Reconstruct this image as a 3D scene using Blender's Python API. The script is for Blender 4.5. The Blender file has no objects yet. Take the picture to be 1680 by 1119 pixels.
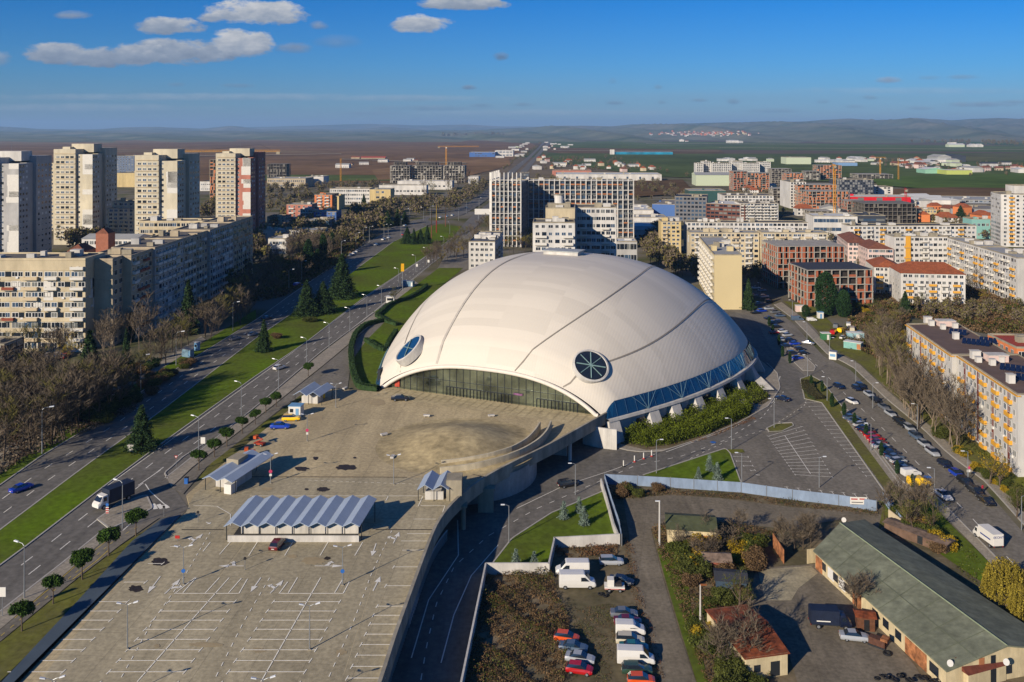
import bpy, math, random
import numpy as np
from mathutils import Vector, Matrix
R = math.radians
random.seed(7)
RS = np.random.RandomState(7)
sc = bpy.context.scene
COL = sc.collection
# camera
F = 1450.0; H = 72.0; CX = 840.0; HY = 215.0
cam_d = bpy.data.cameras.new('camera')
cam = bpy.data.objects.new('camera', cam_d); COL.objects.link(cam)
cam.location = (0, 0, H); cam.rotation_euler = (R(90), 0, 0)
cam_d.sensor_width = 36.0; cam_d.lens = F/1680*36
cam_d.shift_y = -(559.5-HY)/1680
cam_d.clip_start = 1.0; cam_d.clip_end = 90000
sc.camera = cam
# sun and sky
SUN_EL = R(22); SUN_AZ = math.atan2(-.656, -.755)
sun_d = bpy.data.lights.new('sun', 'SUN'); sun_d.energy = 4.3; sun_d.angle = R(.5); sun_d.color = (1.0, .87, .70)
sun = bpy.data.objects.new('sun', sun_d); COL.objects.link(sun)
sdir = Vector((-.656*math.cos(SUN_EL), -.755*math.cos(SUN_EL), math.sin(SUN_EL)))
sun.rotation_euler = sdir.to_track_quat('Z', 'Y').to_euler()
world = bpy.data.worlds.new('World'); sc.world = world; world.use_nodes = True
sc.view_settings.view_transform = 'Standard'; sc.view_settings.look = 'None'
sc.view_settings.exposure = 0.68; sc.view_settings.gamma = 1.0
sc.cycles.use_denoising = True
sc.cycles.max_bounces = 4; sc.cycles.diffuse_bounces = 2; sc.cycles.glossy_bounces = 2
sc.cycles.transparent_max_bounces = 8; sc.cycles.volume_bounces = 0
SKY_STRENGTH = .055
def build_world():
 nt = world.node_tree; N = nt.nodes; L = nt.links
 for n in list(N): N.remove(n)
 out = N.new('ShaderNodeOutputWorld'); bg = N.new('ShaderNodeBackground')
 sky = N.new('ShaderNodeTexSky'); sky.sky_type = 'NISHITA'; sky.sun_disc = False
 sky.sun_elevation = SUN_EL; sky.sun_rotation = SUN_AZ % (2*math.pi)
 sky.altitude = 0; sky.air_density = 1.0; sky.dust_density = .3; sky.ozone_density = 3.0
 bg.inputs[1].default_value = SKY_STRENGTH
 tc = N.new('ShaderNodeTexCoord'); sep = N.new('ShaderNodeSeparateXYZ'); L.new(tc.outputs['Generated'], sep.inputs[0])
 def M(op, a, b=None, c=None, clamp=False):
  n = N.new('ShaderNodeMath'); n.operation = op; n.use_clamp = clamp
  for i, v in enumerate((a, b, c)):
   if v is None: continue
   if isinstance(v, (int, float)): n.inputs[i].default_value = v
   else: L.new(v, n.inputs[i])
  return n.outputs[0]
 yy = M('MAXIMUM', sep.outputs[1], .02)
 u = M('MULTIPLY', M('DIVIDE', sep.outputs[0], yy), F)
 v = M('MULTIPLY', M('DIVIDE', sep.outputs[2], yy), F)
 comb = N.new('ShaderNodeCombineXYZ'); L.new(M('MULTIPLY', u, .011), comb.inputs[0]); L.new(M('MULTIPLY', v, .024), comb.inputs[1])
 def noise(sc_, det, rough=.55, off=0):
  n = N.new('ShaderNodeTexNoise'); n.inputs['Scale'].default_value = sc_; n.inputs['Detail'].default_value = det; n.inputs['Roughness'].default_value = rough
  mp = N.new('ShaderNodeMapping'); mp.inputs['Location'].default_value = (off, off*.7, off*.3); L.new(comb.outputs[0], mp.inputs[0]); L.new(mp.outputs[0], n.inputs['Vector'])
  return n.outputs['Fac']
 n1 = noise(1.3, 10, .68); n2 = noise(3.0, 5, .6, 7)
 nn = M('SUBTRACT', n1, .5)
 clouds = [(95,88,72,21,1,.75),(190,94,100,24,1,.72),(300,88,100,27,1,.68),(395,74,58,30,1,.95),(282,45,60,17,1,.8),(418,25,92,25,1,.95),(352,30,30,12,1,.85),
   (690,42,52,18,1,.95),(760,8,75,13,1,.8),(118,25,34,9,.8,.7),(482,80,34,12,.8,.5),(524,42,18,9,.7,.6),(555,70,45,14,.35,.5),
   (822,93,13,9,.8,.32),(770,144,14,5,.8,.3),(1460,132,28,7,.8,.75),(1525,128,26,6,.6,.6),(1580,127,34,5,.45,.55),(385,141,34,5,.6,.35),(290,139,15,5,.4,.35),
   (1005,134,9,7,.4,.35),(1080,143,7,5,.5,.35),(1012,169,17,4,.6,.33),(1086,168,8,4,.5,.33),(1150,165,16,4,.6,.35),(1203,167,12,6,.6,.35),(1350,167,16,5,.6,.35),
   (1427,160,14,5,.5,.4),(1400,175,20,4,.45,.38),(1620,172,70,6,.6,.45),(1660,168,40,4,.5,.4),(700,178,110,6,.5,.36),(620,186,70,4,.4,.36),(785,173,28,5,.5,.36),
   (860,172,18,4,.5,.35),(0,98,26,16,.8,.65),(330,160,420,8,.34,.95),(640,162,220,7,.33,.95),(120,178,240,9,.3,.95),(900,186,300,7,.25,.95),(1500,150,260,8,.22,.95),(1270,182,50,5,.4,.4),(1230,160,400,12,.12,.7),(1510,178,25,4,.4,.38)]
 mask = None; bright = None
 for (cx, cy, rx, ry, op, br) in clouds:
  du = M('MULTIPLY', M('SUBTRACT', u, cx-CX), 1/rx); dv = M('MULTIPLY', M('SUBTRACT', v, HY-cy), 1/ry)
  low = M('LESS_THAN', dv, 0.0); dv2 = M('MULTIPLY', dv, M('MULTIPLY_ADD', low, .35, 1.0))
  rr = M('ADD', M('MULTIPLY', du, du), M('MULTIPLY', dv2, dv2))
  e = M('ADD', M('SUBTRACT', 1.0, rr), M('MULTIPLY', nn, 3.6 if op > .35 else 2.2))
  k = M('MULTIPLY', M('MULTIPLY', e, 2.0 if op > .9 else .9, clamp=True), op)
  b = M('MULTIPLY', k, M('ADD', M('MULTIPLY_ADD', dv, .20, br*.62), M('MULTIPLY', M('SUBTRACT', n2, .5), .55)))
  mask = k if mask is None else M('MAXIMUM', mask, k)
  bright = b if bright is None else M('MAXIMUM', bright, b)
 frac = M('DIVIDE', bright, M('MAXIMUM', mask, .02))
 ramp = N.new('ShaderNodeValToRGB'); L.new(frac, ramp.inputs[0])
 cr = ramp.color_ramp; cr.elements[0].position = .15; cr.elements[0].color = (1.35, 2.0, 3.1, 1); cr.elements[1].position = .95; cr.elements[1].color = (8.8, 8.6, 8.4, 1)
 e_ = cr.elements.new(.5); e_.color = (3.3, 3.9, 4.9, 1)
 grad = N.new('ShaderNodeValToRGB'); L.new(M('MULTIPLY', v, 1/430, clamp=True), grad.inputs[0])
 g = grad.color_ramp; g.elements[0].position = 0; g.elements[0].color = (.42, .60, .98, 1); g.elements[1].position = .5; g.elements[1].color = (.055, .50, 1.12, 1); ge_ = g.elements.new(.25); ge_.color = (.20, .58, 1.12, 1)
 mulc = N.new('ShaderNodeMix'); mulc.data_type = 'RGBA'; mulc.blend_type = 'MULTIPLY'; mulc.inputs[0].default_value = 1.0
 L.new(sky.outputs[0], mulc.inputs[6]); L.new(grad.outputs[0], mulc.inputs[7])
 mix = N.new('ShaderNodeMix'); mix.data_type = 'RGBA'
 up = M('GREATER_THAN', sep.outputs[1], .05)
 L.new(M('MULTIPLY', mask, up), mix.inputs[0]); L.new(mulc.outputs[2], mix.inputs[6]); L.new(ramp.outputs[0], mix.inputs[7])
 L.new(mix.outputs[2], bg.inputs[0]); L.new(bg.outputs[0], out.inputs[0])
build_world()
# places
def sm(t):
 t = min(1.0, max(0.0, t)); return t*t*(3-2*t)
def terr(X, Y):
 if Y < 235: a0, a1 = -30, -26
 elif Y < 250: k = (Y-235)/15; a0, a1 = -30+20*k, -26+26*k
 elif Y < 340: a0, a1 = -10, 0
 else: k = min(1, (Y-340)/80); a0, a1 = -10, 60*k
 a = 1-sm((X-a0)/(a1-a0))
 a *= 1-sm((Y-700)/300)
 return -.3*a-6*(1-a)
def G(x, y, z=0.0):                       # where the line of sight through the photo's (x, y) meets height z
 Y = F*(H-z)/(y-HY); return ((x-CX)*Y/F, Y, z)
def GT(x, y, off=0.0):
 z = 0.0
 for _ in range(5):
  X, Y, _z = G(x, y, z); z = terr(X, Y)
 return (X, Y, z+off)
def AT(x, Y, z=0.0): return ((x-CX)*Y/F, Y, z)
def ZT(y, Y): return H-(y-HY)*Y/F
# materials
MATS = {}
def mat(name, col, rough=.8, var=.12, scale=1.0, col2=None, metal=0.0, spec=.3, bump=0.0, fine=None, island=0.0, coat=0.0, wave=None, grime=0.0, joint=None, streak=0.0):
 if name in MATS: return MATS[name]
 m = bpy.data.materials.new(name); m.use_nodes = True; nt = m.node_tree; N = nt.nodes; L = nt.links
 b = N['Principled BSDF']; b.inputs['Roughness'].default_value = rough; b.inputs['Metallic'].default_value = metal
 b.inputs['Specular IOR Level'].default_value = spec
 if coat: b.inputs['Coat Weight'].default_value = coat; b.inputs['Coat Roughness'].default_value = .08
 tc = N.new('ShaderNodeTexCoord')
 def nz(s, d=5, r=.6):
  n = N.new('ShaderNodeTexNoise'); n.inputs['Scale'].default_value = s; n.inputs['Detail'].default_value = d; n.inputs['Roughness'].default_value = r
  L.new(tc.outputs['Object'], n.inputs['Vector']); return n.outputs['Fac']
 c2 = col2 if col2 else tuple(c*(1-var*2) for c in col)
 rp = N.new('ShaderNodeValToRGB'); rp.color_ramp.elements[0].position = .34; rp.color_ramp.elements[1].position = .66
 rp.color_ramp.elements[0].color = (*c2, 1); rp.color_ramp.elements[1].color = (*col, 1)
 L.new(nz(scale), rp.inputs[0]); c = rp.outputs[0]
 def mulby(fac, lo, hi, c):
  mr = N.new('ShaderNodeMapRange'); mr.inputs[3].default_value = lo; mr.inputs[4].default_value = hi; L.new(fac, mr.inputs[0])
  mr.inputs[1].default_value = .3 if lo != -1 else 0; mr.inputs[2].default_value = .7
  x = N.new('ShaderNodeMix'); x.data_type = 'RGBA'; x.blend_type = 'MULTIPLY'; x.inputs[0].default_value = 1
  L.new(c, x.inputs[6])
  cc = N.new('ShaderNodeCombineColor')
  for i in range(3): L.new(mr.outputs[0], cc.inputs[i])
  L.new(cc.outputs[0], x.inputs[7]); return x.outputs[2]
 if fine: c = mulby(nz(fine, 3), .72, 1.15, c)
 if grime:
  n = N.new('ShaderNodeTexNoise'); n.inputs['Scale'].default_value = grime; n.inputs['Detail'].default_value = 6; n.inputs['Roughness'].default_value = .7
  mp = N.new('ShaderNodeMapping'); mp.inputs['Scale'].default_value = (1, 1, .25); L.new(tc.outputs['Object'], mp.inputs[0]); L.new(mp.outputs[0], n.inputs['Vector'])
  c = mulby(n.outputs['Fac'], .66, 1.08, c)
 if joint:
  bt = N.new('ShaderNodeTexBrick'); bt.offset = 0; bt.inputs['Scale'].default_value = 1; bt.inputs['Brick Width'].default_value = joint[0]; bt.inputs['Row Height'].default_value = joint[1]; bt.inputs['Mortar Size'].default_value = joint[4]
  bt.inputs['Color1'].default_value = (1, 1, 1, 1); bt.inputs['Color2'].default_value = (.9, .9, .9, 1); bt.inputs['Mortar'].default_value = (joint[2],)*3+(1,)
  mp = N.new('ShaderNodeMapping'); mp.inputs['Rotation'].default_value = (0, 0, joint[3]); L.new(tc.outputs['Object'], mp.inputs[0]); L.new(mp.outputs[0], bt.inputs['Vector'])
  x = N.new('ShaderNodeMix'); x.data_type = 'RGBA'; x.blend_type = 'MULTIPLY'; x.inputs[0].default_value = 1; L.new(c, x.inputs[6]); L.new(bt.outputs[0], x.inputs[7]); c = x.outputs[2]
 if streak:
  n = N.new('ShaderNodeTexNoise'); n.inputs['Scale'].default_value = streak; n.inputs['Detail'].default_value = 7; n.inputs['Roughness'].default_value = .68
  mp = N.new('ShaderNodeMapping'); mp.inputs['Scale'].default_value = (4.5, .5, 1); mp.inputs['Rotation'].default_value = (0, 0, .12); L.new(tc.outputs['Object'], mp.inputs[0]); L.new(mp.outputs[0], n.inputs['Vector'])
  c = mulby(n.outputs['Fac'], .78, 1.12, c)
 if island:
  ge = N.new('ShaderNodeNewGeometry'); mr = N.new('ShaderNodeMapRange'); mr.inputs[3].default_value = 1-island; mr.inputs[4].default_value = 1+island
  L.new(ge.outputs['Random Per Island'], mr.inputs[0]); cc = N.new('ShaderNodeCombineColor')
  for i in range(3): L.new(mr.outputs[0], cc.inputs[i])
  x = N.new('ShaderNodeMix'); x.data_type = 'RGBA'; x.blend_type = 'MULTIPLY'; x.inputs[0].default_value = 1; L.new(c, x.inputs[6]); L.new(cc.outputs[0], x.inputs[7]); c = x.outputs[2]
 if wave:
  w = N.new('ShaderNodeTexWave'); w.inputs['Scale'].default_value = wave[0]; w.bands_direction = wave[1]; w.inputs['Distortion'].default_value = 0
  L.new(tc.outputs['Object'], w.inputs['Vector']); bp = N.new('ShaderNodeBump'); bp.inputs['Strength'].default_value = wave[2]; bp.inputs['Distance'].default_value = .1
  L.new(w.outputs['Fac'], bp.inputs['Height']); L.new(bp.outputs[0], b.inputs['Normal'])
 elif bump:
  bp = N.new('ShaderNodeBump'); bp.inputs['Strength'].default_value = bump; bp.inputs['Distance'].default_value = .2
  L.new(nz(fine or scale*8, 4), bp.inputs['Height']); L.new(bp.outputs[0], b.inputs['Normal'])
 L.new(c, b.inputs['Base Color'])
 MATS[name] = m; return m
LIT = {'asphalt', 'asphalt_worn', 'yard_asphalt', 'paving', 'kerb_stone', 'road_paint', 'road_paint_faded', 'yellow_paint', 'deck_concrete', 'mound_concrete', 'paving_slab', 'pale_screed', 'old_stain', 'joint', 'paint_yellow'}
def C(name, r, g, b, **k):
 f = lambda v: ((v/255+.055)/1.055)**2.4 if v > 10 else v/255/12.92
 q = 1.0 if name in LIT else .78
 return mat(name, (f(r)*q, f(g)*q, f(b)*q), **k)
# mesh helpers
class MB:
 def __init__(s): s.v = []; s.f = []; s.m = []
 def add(s, vs, fs, mi=0):
  o = len(s.v); s.v += [tuple(p) for p in vs]; s.f += [tuple(i+o for i in f) for f in fs]; s.m += [mi]*len(fs); return s
 def box(s, x0, x1, y0, y1, z0, z1, mi=0):
  return s.add([(x0,y0,z0),(x1,y0,z0),(x1,y1,z0),(x0,y1,z0),(x0,y0,z1),(x1,y0,z1),(x1,y1,z1),(x0,y1,z1)],
     [(3,2,1,0),(4,5,6,7),(0,1,5,4),(1,2,6,5),(2,3,7,6),(3,0,4,7)], mi)
 def prism(s, poly, z0, z1, mi=0, mtop=None):
  n = len(poly)
  a = sum(poly[i][0]*poly[(i+1)%n][1]-poly[(i+1)%n][0]*poly[i][1] for i in range(n))
  if a < 0: poly = poly[::-1]
  zz0 = [z0]*n if isinstance(z0, (int, float)) else z0; zz1 = [z1]*n if isinstance(z1, (int, float)) else z1
  vs = [(p[0], p[1], zz0[i]) for i, p in enumerate(poly)]+[(p[0], p[1], zz1[i]) for i, p in enumerate(poly)]
  s.add(vs, [(i, (i+1)%n, n+(i+1)%n, n+i) for i in range(n)]+[tuple(range(n-1, -1, -1))], mi)
  o = len(s.v)-2*n; s.f.append(tuple(o+n+i for i in range(n))); s.m.append(mi if mtop is None else mtop); return s
 def flat(s, pts, mi=0):
  n = len(pts); a = sum(pts[i][0]*pts[(i+1)%n][1]-pts[(i+1)%n][0]*pts[i][1] for i in range(n))
  if a < 0: pts = pts[::-1]
  return s.add(pts, [tuple(range(n))], mi)
 def tube(s, pts, r, n=6, mi=0, cap=True):
  rings = []; N_ = len(pts)
  for i, p in enumerate(pts):
   p = Vector(p); d = (Vector(pts[min(i+1, N_-1)])-Vector(pts[max(i-1, 0)])).normalized()
   a = Vector((0, 0, 1)) if abs(d.z) < .9 else Vector((1, 0, 0)); e1 = d.cross(a).normalized(); e2 = d.cross(e1)
   rr = r[i] if isinstance(r, (list, tuple)) else r
   rings.append([p+e1*rr*math.cos(2*math.pi*k/n)+e2*rr*math.sin(2*math.pi*k/n) for k in range(n)])
  fs = [(i*n+k, i*n+(k+1)%n, (i+1)*n+(k+1)%n, (i+1)*n+k) for i in range(N_-1) for k in range(n)]
  if cap: fs += [tuple(range(n-1, -1, -1)), tuple((N_-1)*n+k for k in range(n))]
  return s.add([q for rg in rings for q in rg], fs, mi)
 def cyl(s, x, y, z0, z1, r, n=12, mi=0, r2=None): return s.tube([(x, y, z0), (x, y, z1)], [r, r if r2 is None else r2], n, mi)
 def sheet(s, rows, mi=0):
  n = len(rows[0]); fs = [(i*n+k, i*n+k+1, (i+1)*n+k+1, (i+1)*n+k) for i in range(len(rows)-1) for k in range(n-1)]
  return s.add([p for r_ in rows for p in r_], fs, mi)
 def mesh(s, name, mats, smooth=False):
  me = bpy.data.meshes.new(name); me.from_pydata(s.v, [], s.f)
  for m in (mats if isinstance(mats, (list, tuple)) else [mats]): me.materials.append(m)
  me.polygons.foreach_set('material_index', s.m)
  if smooth: me.polygons.foreach_set('use_smooth', [True]*len(s.f))
  me.update(); return me
 def build(s, name, mats, parent=None, smooth=False, loc=None, rz=0):
  return put(name, s.mesh(name, mats, smooth), parent, loc, rz)
def put(name, me, parent=None, loc=None, rz=0, scale=None):
 o = bpy.data.objects.new(name, me); COL.objects.link(o)
 if parent: o.parent = parent
 if loc is not None: o.location = loc
 if rz: o.rotation_euler = (0, 0, rz)
 if scale is not None: o.scale = scale
 return o
def tag(o, label, cat, group=None):
 o['label'] = label; o['category'] = cat
 if group: o['group'] = group
 return o
def thing(name, label, cat, loc=(0, 0, 0), rz=0, group=None, scale=None):
 o = put(name, None, None, loc, rz, scale); return tag(o, label, cat, group)
def struct(o): o['kind'] = 'structure'; return o
def copy_tree(o, parent=None):
 c = o.copy(); COL.objects.link(c); c.parent = parent
 for ch in KIDS.get(o.name, []): copy_tree(ch, c)
 return c
KIDS = {}
def learn(o):                               # remember a prototype's children once
 KIDS[o.name] = list(o.children)
 for c in o.children: learn(c)
ORD = 'first second third fourth fifth sixth seventh eighth ninth tenth eleventh twelfth thirteenth fourteenth fifteenth sixteenth seventeenth eighteenth nineteenth twentieth'.split()
def nth(i): return ORD[i] if i < 20 else ('twenty-'+ORD[i-20] if i < 29 else ('thirtieth' if i == 29 else 'thirty-'+ORD[i-30]))
# cards: many small faces, for leaves, needles, weeds
def cards(P, size, flat=.35, up=None, jit=.4):
 n = len(P); a = RS.randn(n, 3); a[:, 2] *= (1-flat); a /= np.linalg.norm(a, axis=1)[:, None]+1e-9
 b = RS.randn(n, 3); b -= (b*a).sum(1)[:, None]*a; b /= np.linalg.norm(b, axis=1)[:, None]+1e-9
 s = size*(1+jit*(RS.rand(n)*2-1)); s = s[:, None]
 V = np.empty((n, 3, 3)); V[:, 0] = P-a*s*.5; V[:, 1] = P+a*s*.5+b*s*.12; V[:, 2] = P+b*s*.75
 return V.reshape(-1, 3)
def card_mesh(name, V, mats, mi=None, extra=None):
 n = len(V)//3; me = bpy.data.meshes.new(name)
 if extra is None:
  me.vertices.add(len(V)); me.vertices.foreach_set('co', V.astype(np.float32).ravel())
  me.loops.add(len(V)); me.loops.foreach_set('vertex_index', np.arange(len(V), dtype=np.int32))
  me.polygons.add(n); me.polygons.foreach_set('loop_start', np.arange(0, len(V), 3, dtype=np.int32)); me.polygons.foreach_set('loop_total', np.full(n, 3, dtype=np.int32))
 for m in (mats if isinstance(mats, (list, tuple)) else [mats]): me.materials.append(m)
 if mi is not None: me.polygons.foreach_set('material_index', np.asarray(mi, dtype=np.int32))
 me.update(calc_edges=True); me.validate(); return me
def inpoly(x, y, poly):
 c = False; n = len(poly)
 for i in range(n):
  x1, y1 = poly[i][:2]; x2, y2 = poly[(i+1)%n][:2]
  if (y1 > y) != (y2 > y) and x < (x2-x1)*(y-y1)/(y2-y1)+x1: c = not c
 return c
def scatter(poly, n, rnd=random):
 xs = [p[0] for p in poly]; ys = [p[1] for p in poly]; out = []
 for _ in range(n*40):
  x = rnd.uniform(min(xs), max(xs)); y = rnd.uniform(min(ys), max(ys))
  if inpoly(x, y, poly): out.append((x, y))
  if len(out) >= n: break
 return out
def PP(pts, z=0.0): return [G(x, y, z) for x, y in pts]
# material library
asphalt = C('asphalt', 110, 106, 99, var=.08, scale=.06, fine=.9, streak=.12, rough=.9, spec=.15)
asphalt_r = C('asphalt_worn', 122, 116, 105, var=.09, scale=.08, fine=1.2, streak=.08, rough=.9, spec=.15)
yard_m = C('yard_asphalt', 126, 117, 101, var=.14, scale=.15, fine=1.5, joint=(9, 7, .8, .2, .05), streak=.1, rough=.95, spec=.1)
pave = C('paving', 152, 143, 127, var=.08, scale=.3, fine=2.0, joint=(1.2, 1.2, .8, .5, .05), rough=.9)
kerb_m = C('kerb_stone', 165, 160, 150, var=.08, rough=.9)
paint = C('road_paint', 224, 220, 208, var=.12, scale=3, rough=.8)
paint_d = C('road_paint_faded', 238, 232, 214, var=.14, scale=2, rough=.85)
ypaint = C('yellow_paint', 190, 165, 70, var=.1, scale=2, rough=.8)
grass_m = C('grass', 100, 124, 34, var=.3, scale=.05, fine=.8, col2=(.085, .10, .022), rough=1, spec=.0)
grass_l = C('grass_dry', 118, 120, 54, var=.3, scale=.12, fine=1.0, col2=(.11, .10, .045), rough=1, spec=.0)
deck_m = C('deck_concrete', 184, 167, 130, rough=.9, var=.10, scale=.03, fine=1.3, joint=(7.0, 5.6, .72, .06, .05), streak=.05)
conc = C('concrete', 172, 162, 140, rough=.9, var=.1, scale=.4, grime=.5)
conc_w = C('white_concrete', 214, 210, 202, rough=.85, var=.05, scale=.3, grime=.5)
metal_blue = C('blue_metal_sheet', 140, 158, 182, rough=.5, var=.05, scale=.5, metal=.2, spec=.5, wave=(.9, 'Y', .5))
steel = C('galvanised_steel', 158, 162, 166, rough=.45, metal=.5, var=.05)
steel_d = C('dark_steel', 52, 56, 60, rough=.5, metal=.3, var=.05)
white_m = C('white_paint', 225, 222, 214, rough=.5, var=.03)
black_m = C('black_rubber', 28, 28, 30, rough=.8, var=.05)
lampglass = C('lamp_glass', 225, 228, 230, rough=.3, var=.02)
glass_d = C('window_glass', 36, 44, 54, rough=.12, var=.1, scale=.4, spec=.9)
glass_b = C('blue_glass', 18, 62, 98, rough=.08, var=.1, scale=.2, spec=.9)
glass_c = C('curtained_glass', 120, 122, 118, rough=.3, var=.1, scale=.6, spec=.6)
frame_w = C('white_frame', 222, 220, 214, rough=.5, var=.03)
bark = C('bark', 112, 98, 84, rough=1, var=.2, scale=2, spec=.0)
bark_d = C('dark_bark', 84, 70, 58, rough=1, var=.2, scale=2, spec=.0)
bark_p = C('pale_bark', 150, 134, 116, rough=1, var=.2, scale=2, spec=.0)
leaf_c = C('cedar_needles', 62, 84, 50, rough=.9, var=.25, scale=.5, island=.4, spec=.05)
leaf_p = C('pine_needles', 66, 92, 36, rough=.9, var=.25, scale=.6, island=.4, spec=.05)
leaf_y = C('cypress_needles', 50, 76, 44, rough=.9, var=.25, scale=.6, island=.35, spec=.05)
leaf_b = C('spruce_needles', 128, 146, 132, rough=.9, var=.2, scale=.8, island=.35, spec=.05)
leaf_j = C('juniper_leaves', 96, 108, 32, rough=.9, var=.25, scale=.5, island=.45, spec=.05)
leaf_j2 = C('juniper_dull', 92, 98, 48, rough=.9, var=.25, scale=.5, island=.4, spec=.05)
leaf_g = C('green_leaves', 88, 96, 44, rough=.9, var=.25, scale=.6, island=.4, spec=.05)
leaf_a = C('autumn_leaves', 168, 142, 40, rough=.9, var=.2, scale=.6, island=.5, spec=.05)
twig_m = C('twigs', 118, 106, 90, rough=1, var=.15, scale=.8, island=.22, spec=.0)
twig_o = C('olive_twigs', 118, 112, 62, rough=1, var=.15, scale=.8, island=.4, spec=.0)
weed_b = C('brown_weeds', 118, 96, 70, rough=1, var=.2, scale=.3, island=.5, spec=.0)
weed_g = C('green_weeds', 88, 92, 46, rough=1, var=.2, scale=.3, island=.5, spec=.0)
weed_r = C('rusty_weeds', 118, 82, 56, rough=1, var=.2, scale=.3, island=.4, spec=.0)
dirt = C('dirt', 134, 120, 98, rough=1, var=.25, scale=.1, fine=.9, col2=(.10, .088, .05), spec=.0)
def car_paint(n, r, g, b): return C('paint_'+n, r, g, b, rough=.28, var=.02, coat=.6, spec=.5)
# terrain
def lines(segs):
 out = [segs[0][0]]
 for a, b, st in segs:
  n = max(1, round((b-a)/st))
  out += [a+(b-a)*(i+1)/n for i in range(n)]
 return out
xs = lines([(-40000, -4000, 6000), (-4000, -600, 500), (-600, -60, 60), (-60, -34, 13), (-34, -22, .8), (-22, 70, 4), (70, 600, 50), (600, 4000, 500), (4000, 40000, 6000)])
ys = lines([(-300, 60, 60), (60, 230, 10), (230, 260, 3), (260, 430, 8), (430, 700, 27), (700, 1000, 20), (1000, 4000, 250), (4000, 26000, 2000)])
g = MB(); g.sheet([[(x, y, terr(x, y)) for x in xs] for y in ys])
def ground_mat():
 m = bpy.data.materials.new('town_ground'); m.use_nodes = True; nt = m.node_tree; N = nt.nodes; L = nt.links; b = N['Principled BSDF']
 b.inputs['Roughness'].default_value = 1; b.inputs['Specular IOR Level'].default_value = 0
 tc = N.new('ShaderNodeTexCoord')
 def ramp(scale, cols, det=4, vor=False, stretch=None):
  if vor: n = N.new('ShaderNodeTexVoronoi'); n.inputs['Scale'].default_value = scale; o = n.outputs['Color']
  else: n = N.new('ShaderNodeTexNoise'); n.inputs['Scale'].default_value = scale; n.inputs['Detail'].default_value = det; o = n.outputs['Fac']
  if stretch:
   mp = N.new('ShaderNodeMapping'); mp.inputs['Scale'].default_value = stretch; mp.inputs['Rotation'].default_value = (0, 0, .3); L.new(tc.outputs['Object'], mp.inputs[0]); L.new(mp.outputs[0], n.inputs['Vector'])
  else: L.new(tc.outputs['Object'], n.inputs['Vector'])
  r = N.new('ShaderNodeValToRGB'); L.new(o, r.inputs[0]); cr = r.color_ramp
  if vor: cr.interpolation = 'CONSTANT'
  for i, (p, c) in enumerate(cols):
   e = cr.elements[i] if i < 2 else cr.elements.new(p)
   e.position = p; e.color = (*c, 1)
  return r.outputs[0]
 near = ramp(.035, [(.35, (.09, .095, .04)), (.62, (.17, .155, .13)), (.48, (.14, .125, .08))], 6)
 far = ramp(.0011, [(0, (.12, .09, .068)), (.75, (.06, .10, .036)), (.35, (.10, .10, .05)), (.5, (.16, .125, .085)), (.62, (.07, .12, .04))], vor=True, stretch=(1, .55, 1))
 sep = N.new('ShaderNodeSeparateXYZ'); L.new(tc.outputs['Object'], sep.inputs[0])
 mr = N.new('ShaderNodeMapRange'); mr.inputs[1].default_value = 1100; mr.inputs[2].default_value = 1700; L.new(sep.outputs[1], mr.inputs[0])
 x = N.new('ShaderNodeMix'); x.data_type = 'RGBA'; L.new(mr.outputs[0], x.inputs[0]); L.new(near, x.inputs[6]); L.new(far, x.inputs[7])
 fine = ramp(.012, [(.3, (.75, .75, .75)), (.7, (1.1, 1.1, 1.1))], 8)
 y = N.new('ShaderNodeMix'); y.data_type = 'RGBA'; y.blend_type = 'MULTIPLY'; y.inputs[0].default_value = 1; L.new(x.outputs[2], y.inputs[6]); L.new(fine, y.inputs[7])
 L.new(y.outputs[2], b.inputs['Base Color']); return m
struct(g.build('ground', ground_mat(), smooth=True))
def area(name, px, m, off, z=None, raw=None, kind='structure'):
 pts = raw if raw else [GT(x, y, off) if z is None else G(x, y, z+off) for x, y in px]
 if raw: pts = [(p[0], p[1], (z or 0)+off) for p in raw]
 o = MB().flat(pts).build(name, m); o['kind'] = kind; return o
def strip(name, L_, R_, m, off, n=8, th=0):
 def res(pl):
  P = [GT(x, y) for x, y in pl]; out = []
  for a, b in zip(P, P[1:]):
   k = max(1, int(max(abs(a[1]-b[1]), abs(a[0]-b[0]))/25)); k = min(k, 40)
   out += [(a, b, i/k) for i in range(k)]
  return P
 def sample(P, n):
  d = [0]
  for a, b in zip(P, P[1:]): d.append(d[-1]+math.hypot(a[0]-b[0], a[1]-b[1]))
  o = []
  for i in range(n):
   t = d[-1]*i/(n-1); j = max(k for k in range(len(d)) if d[k] <= t+1e-9); j = min(j, len(P)-2)
   u = (t-d[j])/max(1e-9, d[j+1]-d[j]); X = P[j][0]+(P[j+1][0]-P[j][0])*u; Y = P[j][1]+(P[j+1][1]-P[j][1])*u
   o.append((X, Y, terr(X, Y)+off))
  return o
 A = sample(res(L_), n); B = sample(res(R_), n)
 mb = MB().sheet([A, B] if A[0][0] > B[0][0] else [B, A])
 return struct(mb.build(name, m))
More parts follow.
